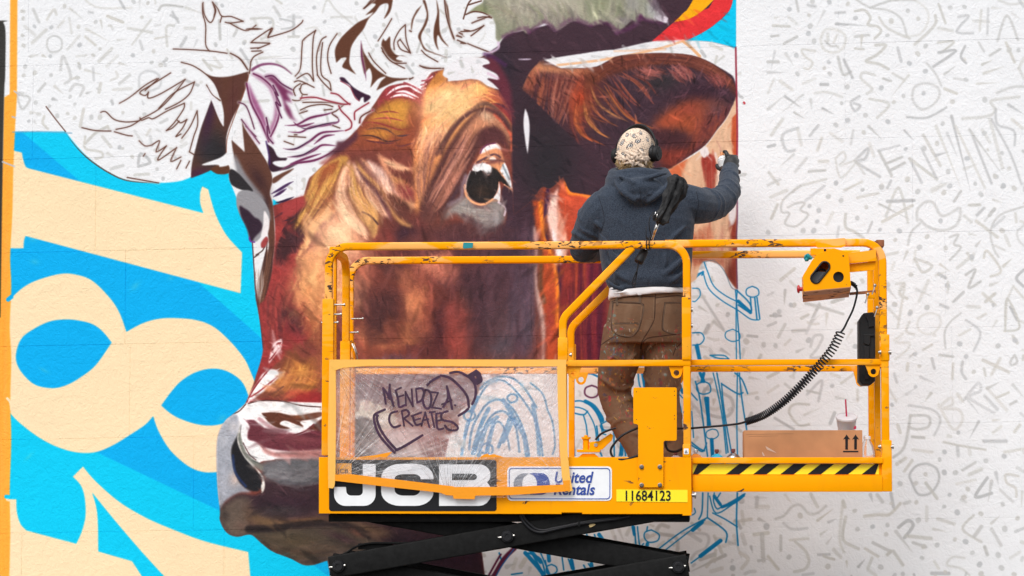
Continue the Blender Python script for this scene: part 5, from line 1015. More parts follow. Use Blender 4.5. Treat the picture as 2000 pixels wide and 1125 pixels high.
# mid rails
for x0, x1, z0, z1, y, mm in ((652, 1349, 703.5, 716, YN, 'rail2'), (1350, 1727, 702.5, 714, YN+.037, 'rail2'), (652, 1349, 704, 716.5, YF, 'rail'), (1335, 1722, 702, 714, YF-.04, 'rail')):
    obox('mid_rail', X(x0), X(x1), y, y+.032, Z(z1), Z(z0), M[mm], lift, .005)
# posts and sockets
def post(x0, x1, z1, z0, y0, y1, mm='rail2', name='post', bev=.004): return obox(name, X(x0), X(x1), y0, y1, Z(z0), Z(z1), M[mm], lift, bev)
post(629, 651, 582, 889, YN-.006, YN+.045, name='post_socket', bev=.005)
post(1332, 1350, 582, 704, YN-.006, YN+.045, name='post_socket', bev=.005)
post(1334, 1348.5, 716, 893, YN+.001, YN+.035); post(1332.5, 1348, 868, 893, YN-.004, YN+.04, name='post_socket')
post(1089.5, 1109, 660, 704, YN-.005, YN+.044, name='post_socket'); post(1091.5, 1107, 716, 893, YN+.001, YN+.035)
post(1094, 1106, 700, 893, YF, YF+.034); post(1336, 1348, 582, 893, YF, YF+.034); post(632, 650, 650, 893, YF-.006, YF+.04, name='post_socket')
post(1089.5, 1109, 655, 716, YF-.005, YF+.044, name='post_socket')
post(1722, 1737, 655, 862, YN+.032, YN+.075); post(1721, 1741, 860, 960, YN+.026, YN+.08, name='post_socket'); post(1721.5, 1738.5, 655, 706, YN+.028, YN+.078, name='post_socket')
post(1715, 1729, 478, 893, YF-.05, YF-.012); 
# end frame of the extension, seen along its depth
obox('end_rail', X(1716), X(1732), YN+.09, YF-.05, Z(482), Z(469), M['rust'], lift)
obox('end_rail', X(1716), X(1730), YN+.09, YF-.05, Z(716), Z(702), M['rail2'], lift)
obox('end_post', X(1716), X(1728), YN+.3, YN+.335, Z(893), Z(478), M['rail2'], lift)
obox('end_toe_board', X(1718), X(1730), YN+.09, YF-.05, Z(960), Z(895), M['yellow'], lift)
obox('rail_cap', X(1703), X(1724), YN+.16, YN+.2, Z(476.5), Z(469), M['rust'], lift, .002)
# entrance end on the left: bent hoop running in depth, flange, gate post, toe board
hp = [Vector((X(648), YN+.03, Z(486))), Vector((X(650), YN+.44, Z(490))), Vector((X(650), YN+.45, Z(720)))]
bm = bmesh.new(); sweep(bm, fillet(hp, .09, 7), prof_sq(.034, .034, .007), up=Vector((1,0,0))); fin('gate_rail', bm, M['rail2'], lift)
obox('gate_post', X(641), X(646), YN+.16, YN+.2, Z(893), Z(495), M['rail2'], lift, .002)
obox('gate_post', X(639), X(659), YN+.43, YN+.48, Z(893), Z(655), M['rail2'], lift, .004)
obox('end_toe_board', X(624), X(629), YN+.06, YF-.02, Z(985), Z(895), M['yellow'], lift, .002)
# safety pins and bolts on the left posts
def pin(px, pz, y, l=.045, r=.004, d=(1,0,0), name='safety_pin', m='steel'):
    bm = bmesh.new(); lathe(bm, [(0,0),(r,0),(r,l),(r*1.8,l),(r*1.8,l+.006),(0,l+.006)], aim((X(px), y, Z(pz)), d), 10); return fin(name, bm, M[m], lift)
for a in ((650, 593, YN+.02, .045), (650, 612, YN+.02, .03), (626, 628, YN+.02, .07), (666, 612, YN+.35, .05), (655, 637, YN+.45, .04)): pin(a[0], a[1], a[2], a[3])
for k in range(2):
    bm = bmesh.new(); p0 = Vector((X(664+3*k), YN+.42, Z(661))); sweep(bm, catmull([p0, p0+Vector((.01,-.01,-.02)), p0+Vector((.02,-.012,-.045)), p0+Vector((.026,0,-.075+.03*k))], 4), prof_round(.0035 if k == 0 else .0015, 6)); fin('pin_lanyard', bm, M['steel'], lift)
for (x, z) in ((1350, 606), (1350, 637), (1095, 693), (1113, 693), (1738, 690), (1718, 690), (1716, 873), (1741, 873)): pin(x-2, z, YN+.02, .006, .006, name='bolt')
# lugs with a hole
def lug(px, pz, y, flip=1):
    r = .024; c = (X(px), Z(pz)); o = [(c[0]+r*math.cos(t), c[1]+r*math.sin(t)) for t in [math.pi+math.pi*i/10 for i in range(11)]]
    top = Z(714); o = o+[(c[0]+r+.012, top), (c[0]-r-.012, top)] if flip else o
    plate('lug', [o, circ(c[0], c[1], .0125, 18)], y, .008, M['rail2'], lift, .001)
lug(1120, 730, YN+.012); lug(1321, 729, YN+.012); lug(1707, 727, YN+.045); lug(1120, 729, YF-.01); lug(1321, 729, YF-.01)
lug(1700, 735, YF-.05)
# deck plates and toe boards
obox('deck_plate', XL+.01, XR-.004, YN+.012, YF, ZB+.004, DECK, M['yellow'], lift, .002)
obox('extension_deck', XR+.002, X(1738), YN+.06, YF-.06, EB+.004, EDECK, M['yellow'], lift, .002)
bot = [(623,893),(1350,893),(1351,1007),(1333,1007),(1333,1004),(1137,1004),(1137,1001),(1097,1001),(1097,1004),(623,1003)]
toe = plate('toe_board', [PX(bot)], YN-.004, .012, M['yellow'], lift, .002)
obox('toe_board_lip', XL+.004, XR-.004, YN+.009, YN+.034, ZTOE-.006, ZTOE, M['yellow'], lift, .001)
obox('toe_board', XL, XR, YF, YF+.012, ZB, ZTOE, M['yellow'], lift, .002)
# black underside rail visible under the deck
obox('under_frame', X(640), X(1345), YN+.05, YF-.05, ZB-.035, ZB-.002, M['black'], lift, .003)
# extension toe board: ledge, recessed hazard band, lower board
obox('extension_toe_board', XR+.003, X(1723), YN+.02, YN+.055, Z(905), Z(893.5), M['rail2'], lift, .002)
obox('extension_toe_board', XR+.003, X(1723), YN+.045, YN+.056, Z(930), Z(905.5), M['yellow'], lift, .001)
obox('extension_toe_board', XR+.003, X(1722), YN+.022, YN+.054, Z(960.5), Z(928.5), M['yellow'], lift, .003)
obox('extension_toe_board', XR+.003, X(1722), YF-.06, YF-.05, Z(960), Z(893), M['yellow'], lift, .002)
hz = plate('hazard_band', [PX([(1352.5,905.8),(1718,905.8),(1718,926.5),(1352.5,926.5)])], YN+.0425, .002, M['decal_yellow'], lift)
for i in range(7):
    x = 1375+i*53.2
    q = [(max(x-22,1353),926.3),(x+4,926.3),(x+27,906),(x+0,906)] if i else [(1353,926.3),(1363,926.3),(1389,906),(1363,906)]
    if i: q = [(x-10,926.3),(x+16,926.3),(x+42,906),(x+16,906)]
    q = [(min(a,1717.5), b) for a, b in q]
    put(plate('black_stripe', [PX(q)], YN+.0405, .0015, M['decal_black'], None), hz)
# ---- decals on the near toe board
ys = YN-.006
dk = plate('maker_panel', [rpoly(PX([(643,898),(970,898),(970,998),(643,998)]), .012)], ys, .0022, M['decal_black'], lift)
def dp(name, outs, m, y, par, th=.0012, rr=None): 
    o = plate(name, outs, y, th, m, None); put(o, par); return o
def arc(cx, cy, rx, ry, a0, a1, n=8): return [(cx+rx*math.cos(R(a)), cy-ry*math.sin(R(a))) for a in np.linspace(a0, a1, n)]
# J
J = [(709,906),(734,906)]+arc(711,966,23,22,0,-90)+arc(675,966,22,22,-90,-180)+[(653,951),(676,951)]+arc(687,960,10,8,180,270)+arc(700,960,9,8,-90,0)
dp('letter', [PX(J)], M['decal_white'], ys-.0022, dk)
C = arc(782,933,37,27,180,90)+arc(812,933,35,27,90,0)+[(847,936),(822,936)]+arc(808,935,14,9,0,90)+arc(788,935,17,9,90,180)+arc(788,957,17,11,180,270)+arc(806,957,15,11,-90,-5)+[(822,953),(847,953)]+arc(812,961,35,27,0,-90)+arc(782,961,37,27,-90,-180)
dp('letter', [PX(C)], M['decal_white'], ys-.0022, dk)
Bo = [(858,907)]+arc(936,927,22,20,90,0)+arc(936,929,22,18,0,-50)+arc(936,962,24,26,50,-90)+[(858,988)]
B1 = [(883,925)]+arc(924,931.5,8,6.5,90,-90)+[(883,938)]; B2 = [(883,954)]+arc(924,961,9,7.5,90,-90)+[(883,969)]
dp('letter', [PX(Bo), PX(B1), PX(B2)], M['decal_white'], ys-.0022, dk)
ym = dp('small_badge', [PX([(657,905),(687,905),(687,928),(657,928)])], mat('decal_orange', (.93,.40,.02), .45), ys-.0022, dk)
text('badge_text', 'JCB', X(661), Z(924), .028, ys-.004, .001, M['decal_black'], ym, 1.1)
st_ = plate('rental_sticker', [rpoly(PX([(991,911),(1195,911),(1195,978),(991,978)]), .018)], ys, .002, M['decal_white'], lift)
ring = [rpoly(PX([(994,914),(1192,914),(1192,975),(994,975)]), .015), rpoly(PX([(995.5,915.6),(1190.4,915.6),(1190.4,973.4),(995.5,973.4)]), .013)]
dp('border_line', ring, M['decal_blue'], ys-.0015, st_)
lg = arc(1026,945,23,21,90,270,12)+[(1036,966)]+arc(1040,945,15,21,270,90,12)
dp('logo_left', [PX(arc(1026,945,23,21,80,280,14)+arc(1036,945,16,20,270,100,12))], M['decal_grey'], ys-.0015, st_)
dp('logo_right', [PX(arc(1040,945,12.5,21,90,-90,12)+arc(1058,945,16,21,-90,90,12)), ], M['decal_blue'], ys-.0018, st_)
dp('logo_right', [PX([(1034,924.5),(1056,924.5)]+arc(1050,945,24,21,70,-70,10)+[(1036,966)]+arc(1033,945,16,20,-80,80,12))], M['decal_blue'], ys-.0020, st_)
text('sticker_text', 'United', X(1081), Z(942.5), .068, ys-.0022, .001, M['decal_blue'], st_, .90, .22, .0014)
text('sticker_text', 'Rentals', X(1080), Z(966), .068, ys-.0022, .001, M['decal_blue'], st_, .90, .22, .0014)
nb = plate('number_sticker', [PX([(1204,956),(1343,957),(1343,981),(1204,979.5)])], ys, .002, M['decal_yellow'], lift)
text('number_text', '11684123', X(1217), Z(977.5), .062, ys-.0016, .001, M['decal_black'], nb, .82, 0, .0011, space=1.03)
tg = plate('small_label', [rpoly(PX([(1335.5,876),(1345,876),(1345,887),(1335.5,887)]), .002)], YN-.0055, .001, M['decal_white'], lift)
dp('label_mark', [PX([(1340,878),(1343.5,885),(1336.8,885)])], M['decal_grey'], YN-.0068, tg)
# bracket plate bolted to the toe board
bpz = [(1237,757),(1322,757),(1322,861),(1296,861),(1296,952),(1246.5,952),(1246.5,829),(1237,828)]
bk = plate('bracket_plate', [rpoly(PX(bpz), .008)], YN-.016, .007, M['yellow'], lift, .0012)
obox('bracket_spacer', X(1250), X(1292), YN-.0085, YN-.0045, Z(950), Z(905), M['yellow'], lift, .0005)
for a, c in ((1252.5,912),(1288,912),(1252.5,947.5),(1288,947.5)):
    bm = bmesh.new(); lathe(bm, [(0,0),(.0085,0),(.010,.001),(.009,.0015),(.009,.006),(.007,.007),(0,.006)], aim((X(a), YN-.016, Z(c)), (0,-1,0)), 6 if 0 else 14); o = fin('bolt', bm, M['bolt'], None); put(o, bk)
for a, c in ((1243,766),(1317,765),(1317,773),(1317,812),(1317,819),(1243,820)):
    bm = bmesh.new(); lathe(bm, [(0,0),(.0022,0),(.0018,.0008),(0,.0008)], aim((X(a), YN-.016, Z(c)), (0,-1,0)), 8); o = fin('rivet', bm, M['decal_black'], None); put(o, bk)
for a, c in ((1350, 967),): pin(a, c, YN+.02, .012, .009, name='bolt')
# latch pedal at the toe board
pd = obox('latch_pedal', X(1126), X(1171), YN+.03, YN+.11, Z(883), Z(878), M['yellow'], lift, .002)
for nm, pl, th, mm in (('pedal_foot', [(1128,893),(1137,886),(1160,886),(1169,893)], .06, 'yellow'), ('pedal_arm', [(1150,863),(1170,861),(1192,846),(1197,850),(1194,860),(1175,878),(1150,878)], .02, 'yellow')):
    o = plate(nm, [PX(pl)], YN+.045, th, M[mm], None, .002); put(o, pd)
bm = bmesh.new(); lathe(bm, [(0,0),(.014,0),(.014,.045),(.02,.047),(.02,.055),(.008,.056),(.008,.064),(0,.064)], aim((X(1143), YN+.06, Z(878)), (0,0,1)), 14); o = fin('pedal_post', bm, M['yellow'], None); put(o, pd)
bm = bmesh.new(); sweep(bm, catmull([Vector((X(a), YN+.045, Z(c))) for a, c in ((1162,859),(1172,848),(1186,841),(1202,836))], 5), prof_sq(.008, .05, .003)); o = fin('pedal_pad', bm, M['rubber'], None); put(o, pd)
bm = bmesh.new(); lathe(bm, [(0,0),(.008,0),(.008,.006),(0,.006)], aim((X(1162.5), YN+.045, Z(869)), (0,-1,0)), 12); o = fin('pedal_pivot', bm, M['steel'], None); put(o, pd)
# ---- control box on the extension rail
cbp = [(1594,498),(1629,486),(1656,494),(1658,513),(1661.5,561),(1569,570),(1568,539),(1584,512)]
slot = []
for t in range(24):
    a = 2*math.pi*t/24; ux, uz = math.cos(R(52)), -math.sin(R(52)); vx, vz = -uz, ux
    l = 14 if math.cos(a) > 0 else -14; sx = 1601.5+ux*(l)+ux*9.5*math.cos(a)+vx*9.5*math.sin(a); sz = 533+uz*(l)+uz*9.5*math.cos(a)+vz*9.5*math.sin(a); slot.append((sx, sz))
hol = [(1637+10.5*math.cos(t*math.pi/10), 542+10.5*math.sin(t*math.pi/10)) for t in range(20)]
cb = plate('control_box', [rpoly(PX(cbp), .006), PX(slot), PX(hol)], YN-.03, .004, M['yellow'], lift, .0006)
def cpart(o): put(o, cb); return o
bm = bmesh.new()
fl = PX(cbp); n_ = len(fl)
dep = .15; va = [bm.verts.new((a, YN-.026, c)) for a, c in fl]; vb = [bm.verts.new((a, YN-.026+dep, c-(.022 if i in (4,5) else 0))) for i, (a, c) in enumerate(fl)]
for i in range(n_):
    if i == 4: continue
    bm.faces.new((va[i], va[(i+1) % n_], vb[(i+1) % n_], vb[i]))
bm.faces.new(vb[::-1]); cpart(fin('box_shell', bm, M['yellow'], None))
bm = bmesh.new(); a0, a1 = fl[4], fl[5]; q = [bm.verts.new(p) for p in ((a0[0], YN-.03, a0[1]), (a1[0], YN-.03, a1[1]), (a1[0]+.002, YN+.13, a1[1]-.034), (a0[0]-.002, YN+.13, a0[1]-.032))]
bm.faces.new(q); r_ = bmesh.ops.extrude_face_region(bm, geom=bm.faces[:]); bmesh.ops.translate(bm, vec=(0,0,-.003), verts=[v for v in r_['geom'] if isinstance(v, bmesh.types.BMVert)]); cpart(fin('box_underside', bm, worn('brown_underside', (.66,.27,.05), (.06,.04,.03), .42, dust=(.5,.25,.13), dusty=.8, scale=40), None))  # underside gets a darker, browner base than the rest of the box
for a, y in ((1577, YN), (1577, YN+.1), (1650, YN), (1650, YN+.1)):
    bm = bmesh.new(); lathe(bm, [(0,0),(.006,0),(.006,.004),(0,.004)], aim((X(a), y, Z(570 if a < 1600 else 563)-.002-(y-YN)*.2), (0,0,-1)), 10); cpart(fin('box_screw', bm, M['decal_black'], None))
bm = bmesh.new(); sweep(bm, [Vector((a, YN-.031, c)) for a, c in PX(slot+slot[:1])], prof_round(.0045, 8)); cpart(fin('slot_trim', bm, M['rubber'], None))
cpart(plate('control_panel', [PX([(1578,535),(1600,530),(1618,532),(1621,548),(1609,560),(1578,560)])], YN+.0, .02, mat('grey_panel', (.13,.13,.14), .5), None, .001))
cpart(plate('control_panel', [circ(X(1637), Z(542), .03)], YN+.01, .02, mat('dark_panel', (.05,.05,.055), .5), None, .001))
bm = bmesh.new(); sweep(bm, catmull([Vector((X(a), YN+.01, Z(c))) for a, c in ((1594,541),(1598,532),(1606,529),(1614,532))], 5), prof_round(.004, 8)); cpart(fin('joystick_guard', bm, M['rubber'], None))
bm = bmesh.new(); lathe(bm, [(0,0),(.009,0),(.009,.012),(.0155,.013),(.018,.016),(.0175,.021),(.012,.024),(0,.025)], aim((X(1569), YN+.03, Z(566.5)), (-1,0,0)), 20); cpart(fin('emergency_stop', bm, M['red'], None))
cpart(plate('hanger_plate', [rpoly(PX([(1593,468.5),(1652,463.5),(1652.5,479),(1644,482.5),(1597,483),(1594,479)]), .006)], YN+.028, .005, M['rail'], None, .0008))
cpart(plate('hanger_block', [PX([(1583.5,484),(1631,484),(1629,498.5),(1584.5,497)])], YN+.02, .03, M['rail2'], None, .002))
bm = bmesh.new(); lathe(bm, [(0,0),(.006,0),(.006,.003),(0,.003)], aim((X(1613.5), YN+.02, Z(491.5)), (0,-1,0)), 12); cpart(fin('hanger_bolt', bm, M['decal_black'], None))
cpart(plate('hanger_arm', [PX([(1655,494),(1712,486),(1712,508.5),(1657,514)])], YN+.03, .012, M['rail2'], None, .001))
cpart(plate('hanger_arm', [PX([(1657,514),(1712,508.5),(1709,526),(1658,530.5)])], YN+.045, .01, M['yellow'], None, .001))
cpart(plate('hanger_rod', [PX([(1661,569),(1712,564.5),(1712,570.5),(1661,574.5)])], YN+.06, .01, M['rust'], None, .001))
bm = bmesh.new(); lathe(bm, [(0,0),(.004,0),(.003,.002),(0,.002)], aim((X(1648), YN-.03, Z(504.5)), (0,-1,0)), 10); cpart(fin('hole_plug', bm, M['decal_black'], None))
# lanyard pins at the end post
for k, (a, c) in enumerate(((1711,560),(1697,577),(1715,603))):
    bm = bmesh.new(); p0 = Vector((X(a), YN+.03, Z(c))); sweep(bm, [p0, p0+Vector((-.004,-.004,-.015)), p0+Vector((-.013,-.004,-.04))], prof_round(.003, 6)); ball(bm, p0, .0075, .0075, .0075, u=10, v=8); fin('safety_pin', bm, M['steel'], lift)
obox('pin_bracket', X(1694), X(1712), YN+.05, YN+.058, Z(585), Z(573), M['rail2'], lift, .002)
# ---- coiled cable
def cy(t): return YN-.035*math.sin(math.pi*t)
cl = catmull([Vector((X(a), YN+.03-.02*math.sin(i*.5), Z(c))) for i, (a, c) in enumerate(((1643,651),(1628,681),(1610,704),(1594,722),(1565,753),(1533,783),(1501,806),(1478,817),(1456,824)))], 12)
L_ = [0]; 
for a, b_ in zip(cl[:-1], cl[1:]): L_.append(L_[-1]+(b_-a).length)
tot = L_[-1]; turns = 52; NP = turns*12; pts = []; ph = 0
def at_len(s):
    i = max(0, min(len(L_)-2, next((k for k in range(len(L_)-1) if L_[k+1] >= s), len(L_)-2))); f_ = (s-L_[i])/max(L_[i+1]-L_[i], 1e-9); return cl[i].lerp(cl[i+1], f_), (cl[i+1]-cl[i]).normalized()
for i in range(NP+1):
    t = i/NP; s = tot*(1.45*t-.45*t*t); s = min(s, tot); p, d = at_len(s)   # stretched at the top, tight at the bottom
    u = d.cross(Vector((0,1,0))).normalized(); v = d.cross(u); a = t*turns*2*math.pi; rr = .0185-.0045*t
    pts.append(p+(u*math.cos(a)+v*math.sin(a))*rr)
bm = bmesh.new(); sweep(bm, pts, prof_round(.0034, 6), up=Vector((0,1,0))); cable = fin('coiled_cable', bm, M['rubber'], lift, 3.2)
def cab(name, pp, r=.0042, y=YN+.03, m='rubber', par=lift, n=6):
    bm = bmesh.new(); P = [Vector((X(q[0]), q[2] if len(q) > 2 else y, Z(q[1]))) for q in pp]; sweep(bm, catmull(P, n), prof_round(r, 8), up=Vector((.1,1,.1))); o = fin(name, bm, M[m], None, 3.2); put(o, par); return o
cab('straight_cable', ((1664,556),(1672,560),(1676,570),(1674,585),(1667,608),(1656,630),(1650,642),(1643,651)), .0045)
cb2 = [];
for i in range(40):
    t = i/39; a = t*5.5*2*math.pi; p = Vector((X(1662+t*13), YN+.03, Z(555+ t*t*9))); d = Vector((1,0,-.5*t)).normalized(); u = d.cross(Vector((0,1,0))).normalized(); v = d.cross(u); cb2.append(p+(u*math.cos(a)+v*math.sin(a))*.008)
bm = bmesh.new(); sweep(bm, cb2, prof_round(.003, 6)); o = fin('cable_relief', bm, M['rubber'], None, 3.2); put(o, cable)
cab('straight_cable', ((1456,824),(1440,828,YN+.06),(1400,832,YN+.08),(1350,836,YN+.09),(1318,837,YN+.09),(1290,842,YN+.1)), .0048)
cab('straight_cable', ((1262,832,YN+.05),(1240,838,YN+.03),(1214,851,YN+.02),(1198,868,YN+.02),(1192,880,YN+.02),(1196,892,YN+.02),(1208,897,YN+.0),(1225,896,YN-.0),(1248,889,YN-.004)), .0052)
cab('straight_cable', ((1300,858,YN+.1),(1299,868,YN+.08),(1304,879,YN+.08),(1318,882,YN+.08),(1332,876,YN+.09),(1345,872,YN+.12)), .0055)
# document box hung at the end
dbx = plate('document_box', [rpoly(PX([(1681,622),(1690,608),(1708,606),(1713,612),(1713,742),(1704,750),(1688,750),(1681,742)]), .006)], YN+.12, .16, M['plastic'], lift, .006)
for pp in ([(1696,609),(1712,616),(1712,634),(1699,637),(1699,626),(1693,614)], [(1690,650),(1712,650),(1712,654),(1703,654),(1703,668),(1700,672),(1690,668)], [(1691,674),(1701,674),(1701,740),(1691,740)]):
    o = plate('box_rib', [rpoly(PX(pp), .002)], YN+.112, .009, M['plastic'], None, .002); put(o, dbx)
# ---- worn tape scraps
def scrap(name, pts, y, m, label=None, th=.002):
    o = plate(name, [PX(pts)], y, th, M[m], lift); 
    if label: o['label'] = label
    return o
scrap('tape_scrap', [(905,473.5),(924,474),(923,484),(906,485.5),(904,483)], YN-.001, 'teal', 'teal tape stuck round the near top rail')
bm = bmesh.new()
for k in range(9):
    ball(bm, (X(1581+wr.uniform(-7,6)), YN-.01+wr.uniform(-.008,.01), Z(505+wr.uniform(-5,6))), wr.uniform(.006,.013), .006, wr.uniform(.006,.013), Euler((wr.random()*3, wr.random()*3, wr.random()*3)), 7, 5)
fin('tape_scrap', bm, M['teal'], lift, R(30))['label'] = 'crumpled teal tape by the control box'
# ---- scissor arms: four stages down to the chassis
AY0, AY1 = YN+.06, YF-.06
ZU, ZPIV, ZL = Z(989), Z(1048), Z(1107); dz = (ZU-ZL); XA, XB = X(661), X(1323)
def arm(xa, za, xb, zb, y, w=.098, ext=.04):
    a = Vector((xa, y, za)); b_ = Vector((xb, y, zb)); d = (b_-a).normalized(); a = a-d*ext; b_ = b_+d*ext
    bm = bmesh.new(); pr = prof_sq(.05, w, .006)
    sweep(bm, [a, b_], [(q[1], q[0]) for q in pr] if 0 else prof_sq(w, .05, .006)); return fin('scissor_arm', bm, M['black'], lift)
def pivot(x, z, y, r=.027):
    bm = bmesh.new(); lathe(bm, [(0,0),(r*1.02,0),(r*1.02,.012),(r*.95,.016),(r*.78,.016),(r*.78,.022),(r*.7,.024),(r*.42,.024),(r*.4,.02),(0,.02)], aim((x, y, z), (0,-1,0)), 24); o = fin('pivot_pin', bm, M['rubber'], lift)
    for s in (-1, 1):
        bm = bmesh.new(); lathe(bm, [(0,0),(.0045,0),(.0045,.009),(.0025,.010),(.0025,.015),(0,.015)] if s < 0 else [(0,0),(.006,0),(.006,.006),(0,.006)], aim((x+s*r*.95, y-.012, z+.004*s), (s,0,0)), 8); q = fin('grease_nipple', bm, M['steel'], None); put(q, o)
for st in range(4):
    zu, zl = ZU-dz*st, ZL-dz*st
    for yy, s in ((AY0, 0), (AY1, 0)):
        arm(XA, zl, XB, zu, yy+(.0 if yy < YC else .0)); arm(XA, zu, XB, zl, yy+(.056 if yy < YC else -.056))
    pivot(X(990), (zu+zl)/2, AY0-.025); pivot(XA, zl, AY0-.025); pivot(XB, zl, AY0-.025)
    for xx, zz_ in ((X(990), (zu+zl)/2), (XA, zl), (XB, zl)):
        bm = bmesh.new(); lathe(bm, [(0,0),(.022,0),(.022,AY1-AY0-.1),(0,AY1-AY0-.1)], aim((xx, AY0+.05, zz_), (0,1,0)), 14); fin('cross_shaft', bm, M['black'], lift)
cab('hydraulic_hose', ((1018,1003),(1017,1010),(1024,1022),(1038,1035),(1055,1040),(1075,1036),(1100,1030),(1140,1022),(1200,1014),(1230,1008)), .007, YN+.028)
cab('hydraulic_hose', ((1021,1003),(1022,1010),(1030,1020),(1044,1032),(1060,1036),(1080,1032),(1110,1026),(1150,1018),(1210,1010)), .006, YN+.027)
cab('hydraulic_hose', ((655,1089),(675,1080),(690,1070),(715,1063),(745,1062),(800,1062)), .005, YN+.09, 'black')
obox('hose_clip', X(1128), X(1132), YN+.02, YN+.04, Z(1029), Z(1018), M['black'], lift, .001)
plate('tape_scrap', [PX([(1150,1026),(1153,1022),(1163,1024),(1160,1027),(1154,1030),(1151,1030)])], YN+.031, .002, mat('tan_tape', (.5,.36,.16), .6), lift)['label'] = 'scrap of tan tape on the black arm'
obox('arm_bracket', X(695), X(762), YN+.1, YN+.14, Z(1075), Z(1063), M['black'], lift, .003)
# ---- chassis and wheels (below the picture)
cz = ZL-dz*3
obox('chassis', X(620), X(1360), YN+.02, YF-.02, .12, cz-.05, M['yellow'], lift, .012)
obox('chassis_top', X(650), X(1330), YN+.05, YF-.05, cz-.05, cz-.035, M['black'], lift, .003)
for wx in (X(700), X(1280)):
    for wy in (YN+.02, YF-.02):
        bm = bmesh.new(); lathe(bm, [(0,-.05),(.07,-.05),(.12,-.05),(.16,-.04),(.163,0),(.16,.04),(.12,.05),(.07,.05),(0,.05)], aim((wx, wy, .163), (0,1,0)), 28); o = fin('wheel', bm, M['rubber'], lift)
        bm = bmesh.new(); lathe(bm, [(0,-.056),(.05,-.056),(.085,-.052),(.09,-.04),(.09,.04),(.085,.052),(.05,.056),(0,.056)], aim((wx, wy, .163), (0,1,0)), 20); q = fin('rim', bm, M['yellow'], None); put(q, o)
# ------------------------------------------------------------------ clear film taped over the side of the basket
YFm = YN-.026
film = thing('plastic_film', 'clear plastic film taped over the basket side with purple marker lettering MENDOZA CREATES', 'plastic film', (X(880), YFm, Z(940)))
fm = bpy.data.materials.new('clear_film'); fm.use_nodes = True; n = fm.node_tree; L = n.links; n.nodes.clear()
out = n.nodes.new('ShaderNodeOutputMaterial'); tr = n.nodes.new('ShaderNodeBsdfTransparent'); df = n.nodes.new('ShaderNodeBsdfDiffuse'); tl = n.nodes.new('ShaderNodeBsdfTranslucent'); gl = n.nodes.new('ShaderNodeBsdfGlossy')
df.inputs['Color'].default_value = (.93,.92,.93,1); tl.inputs['Color'].default_value = (.93,.92,.92,1); gl.inputs['Roughness'].default_value = .16; tr.inputs['Color'].default_value = (.97,.96,.97,1)
geo = n.nodes.new('ShaderNodeNewGeometry')
def cn(op, a, b=None, c=None, cl=False):
    m_ = n.nodes.new('ShaderNodeMath'); m_.operation = op; m_.use_clamp = cl
    for i, v in enumerate((a, b, c)):
        if v is None: continue
        if isinstance(v, (int, float)): m_.inputs[i].default_value = v
        else: L.new(v, m_.inputs[i])
    return m_.outputs[0]
sp = n.nodes.new('ShaderNodeSeparateXYZ'); L.new(geo.outputs['Position'], sp.inputs[0]); gx, gz = sp.outputs[0], sp.outputs[2]
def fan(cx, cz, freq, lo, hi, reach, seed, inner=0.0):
    """stretch creases fanning out from a pulled corner; the mask paints their highlight streaks as extra whiteness"""
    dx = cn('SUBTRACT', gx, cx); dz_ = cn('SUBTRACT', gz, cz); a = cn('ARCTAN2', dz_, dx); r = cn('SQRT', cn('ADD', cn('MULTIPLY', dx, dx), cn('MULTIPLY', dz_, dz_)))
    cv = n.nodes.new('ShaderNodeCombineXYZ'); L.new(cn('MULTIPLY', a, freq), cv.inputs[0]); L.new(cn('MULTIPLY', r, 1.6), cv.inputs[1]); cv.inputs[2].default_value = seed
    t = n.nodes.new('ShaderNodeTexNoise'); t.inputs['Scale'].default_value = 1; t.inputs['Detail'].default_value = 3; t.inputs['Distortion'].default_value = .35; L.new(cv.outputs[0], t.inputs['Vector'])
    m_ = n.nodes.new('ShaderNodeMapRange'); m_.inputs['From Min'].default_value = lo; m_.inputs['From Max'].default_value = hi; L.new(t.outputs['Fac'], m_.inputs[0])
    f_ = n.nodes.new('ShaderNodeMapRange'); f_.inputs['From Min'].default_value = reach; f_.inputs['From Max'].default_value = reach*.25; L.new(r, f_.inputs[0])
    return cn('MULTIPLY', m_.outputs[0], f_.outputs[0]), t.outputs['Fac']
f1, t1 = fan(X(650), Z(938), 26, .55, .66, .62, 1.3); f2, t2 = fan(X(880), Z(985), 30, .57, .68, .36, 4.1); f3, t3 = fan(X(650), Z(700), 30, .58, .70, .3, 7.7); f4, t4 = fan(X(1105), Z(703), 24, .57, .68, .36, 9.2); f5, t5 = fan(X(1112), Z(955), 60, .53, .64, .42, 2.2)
fold = cn('ADD', cn('ADD', cn('ADD', f1, cn('MULTIPLY', f2, .9)), cn('ADD', cn('MULTIPLY', f3, .6), cn('MULTIPLY', f4, .7))), cn('MULTIPLY', f5, .6), cl=True)  # highlight streaks along the creases, later painted into the film's opacity
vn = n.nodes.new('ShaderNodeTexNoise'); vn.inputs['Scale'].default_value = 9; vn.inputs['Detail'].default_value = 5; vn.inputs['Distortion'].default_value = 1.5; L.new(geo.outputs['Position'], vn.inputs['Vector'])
haze_ = cn('MULTIPLY_ADD', vn.outputs['Fac'], .12, .10)
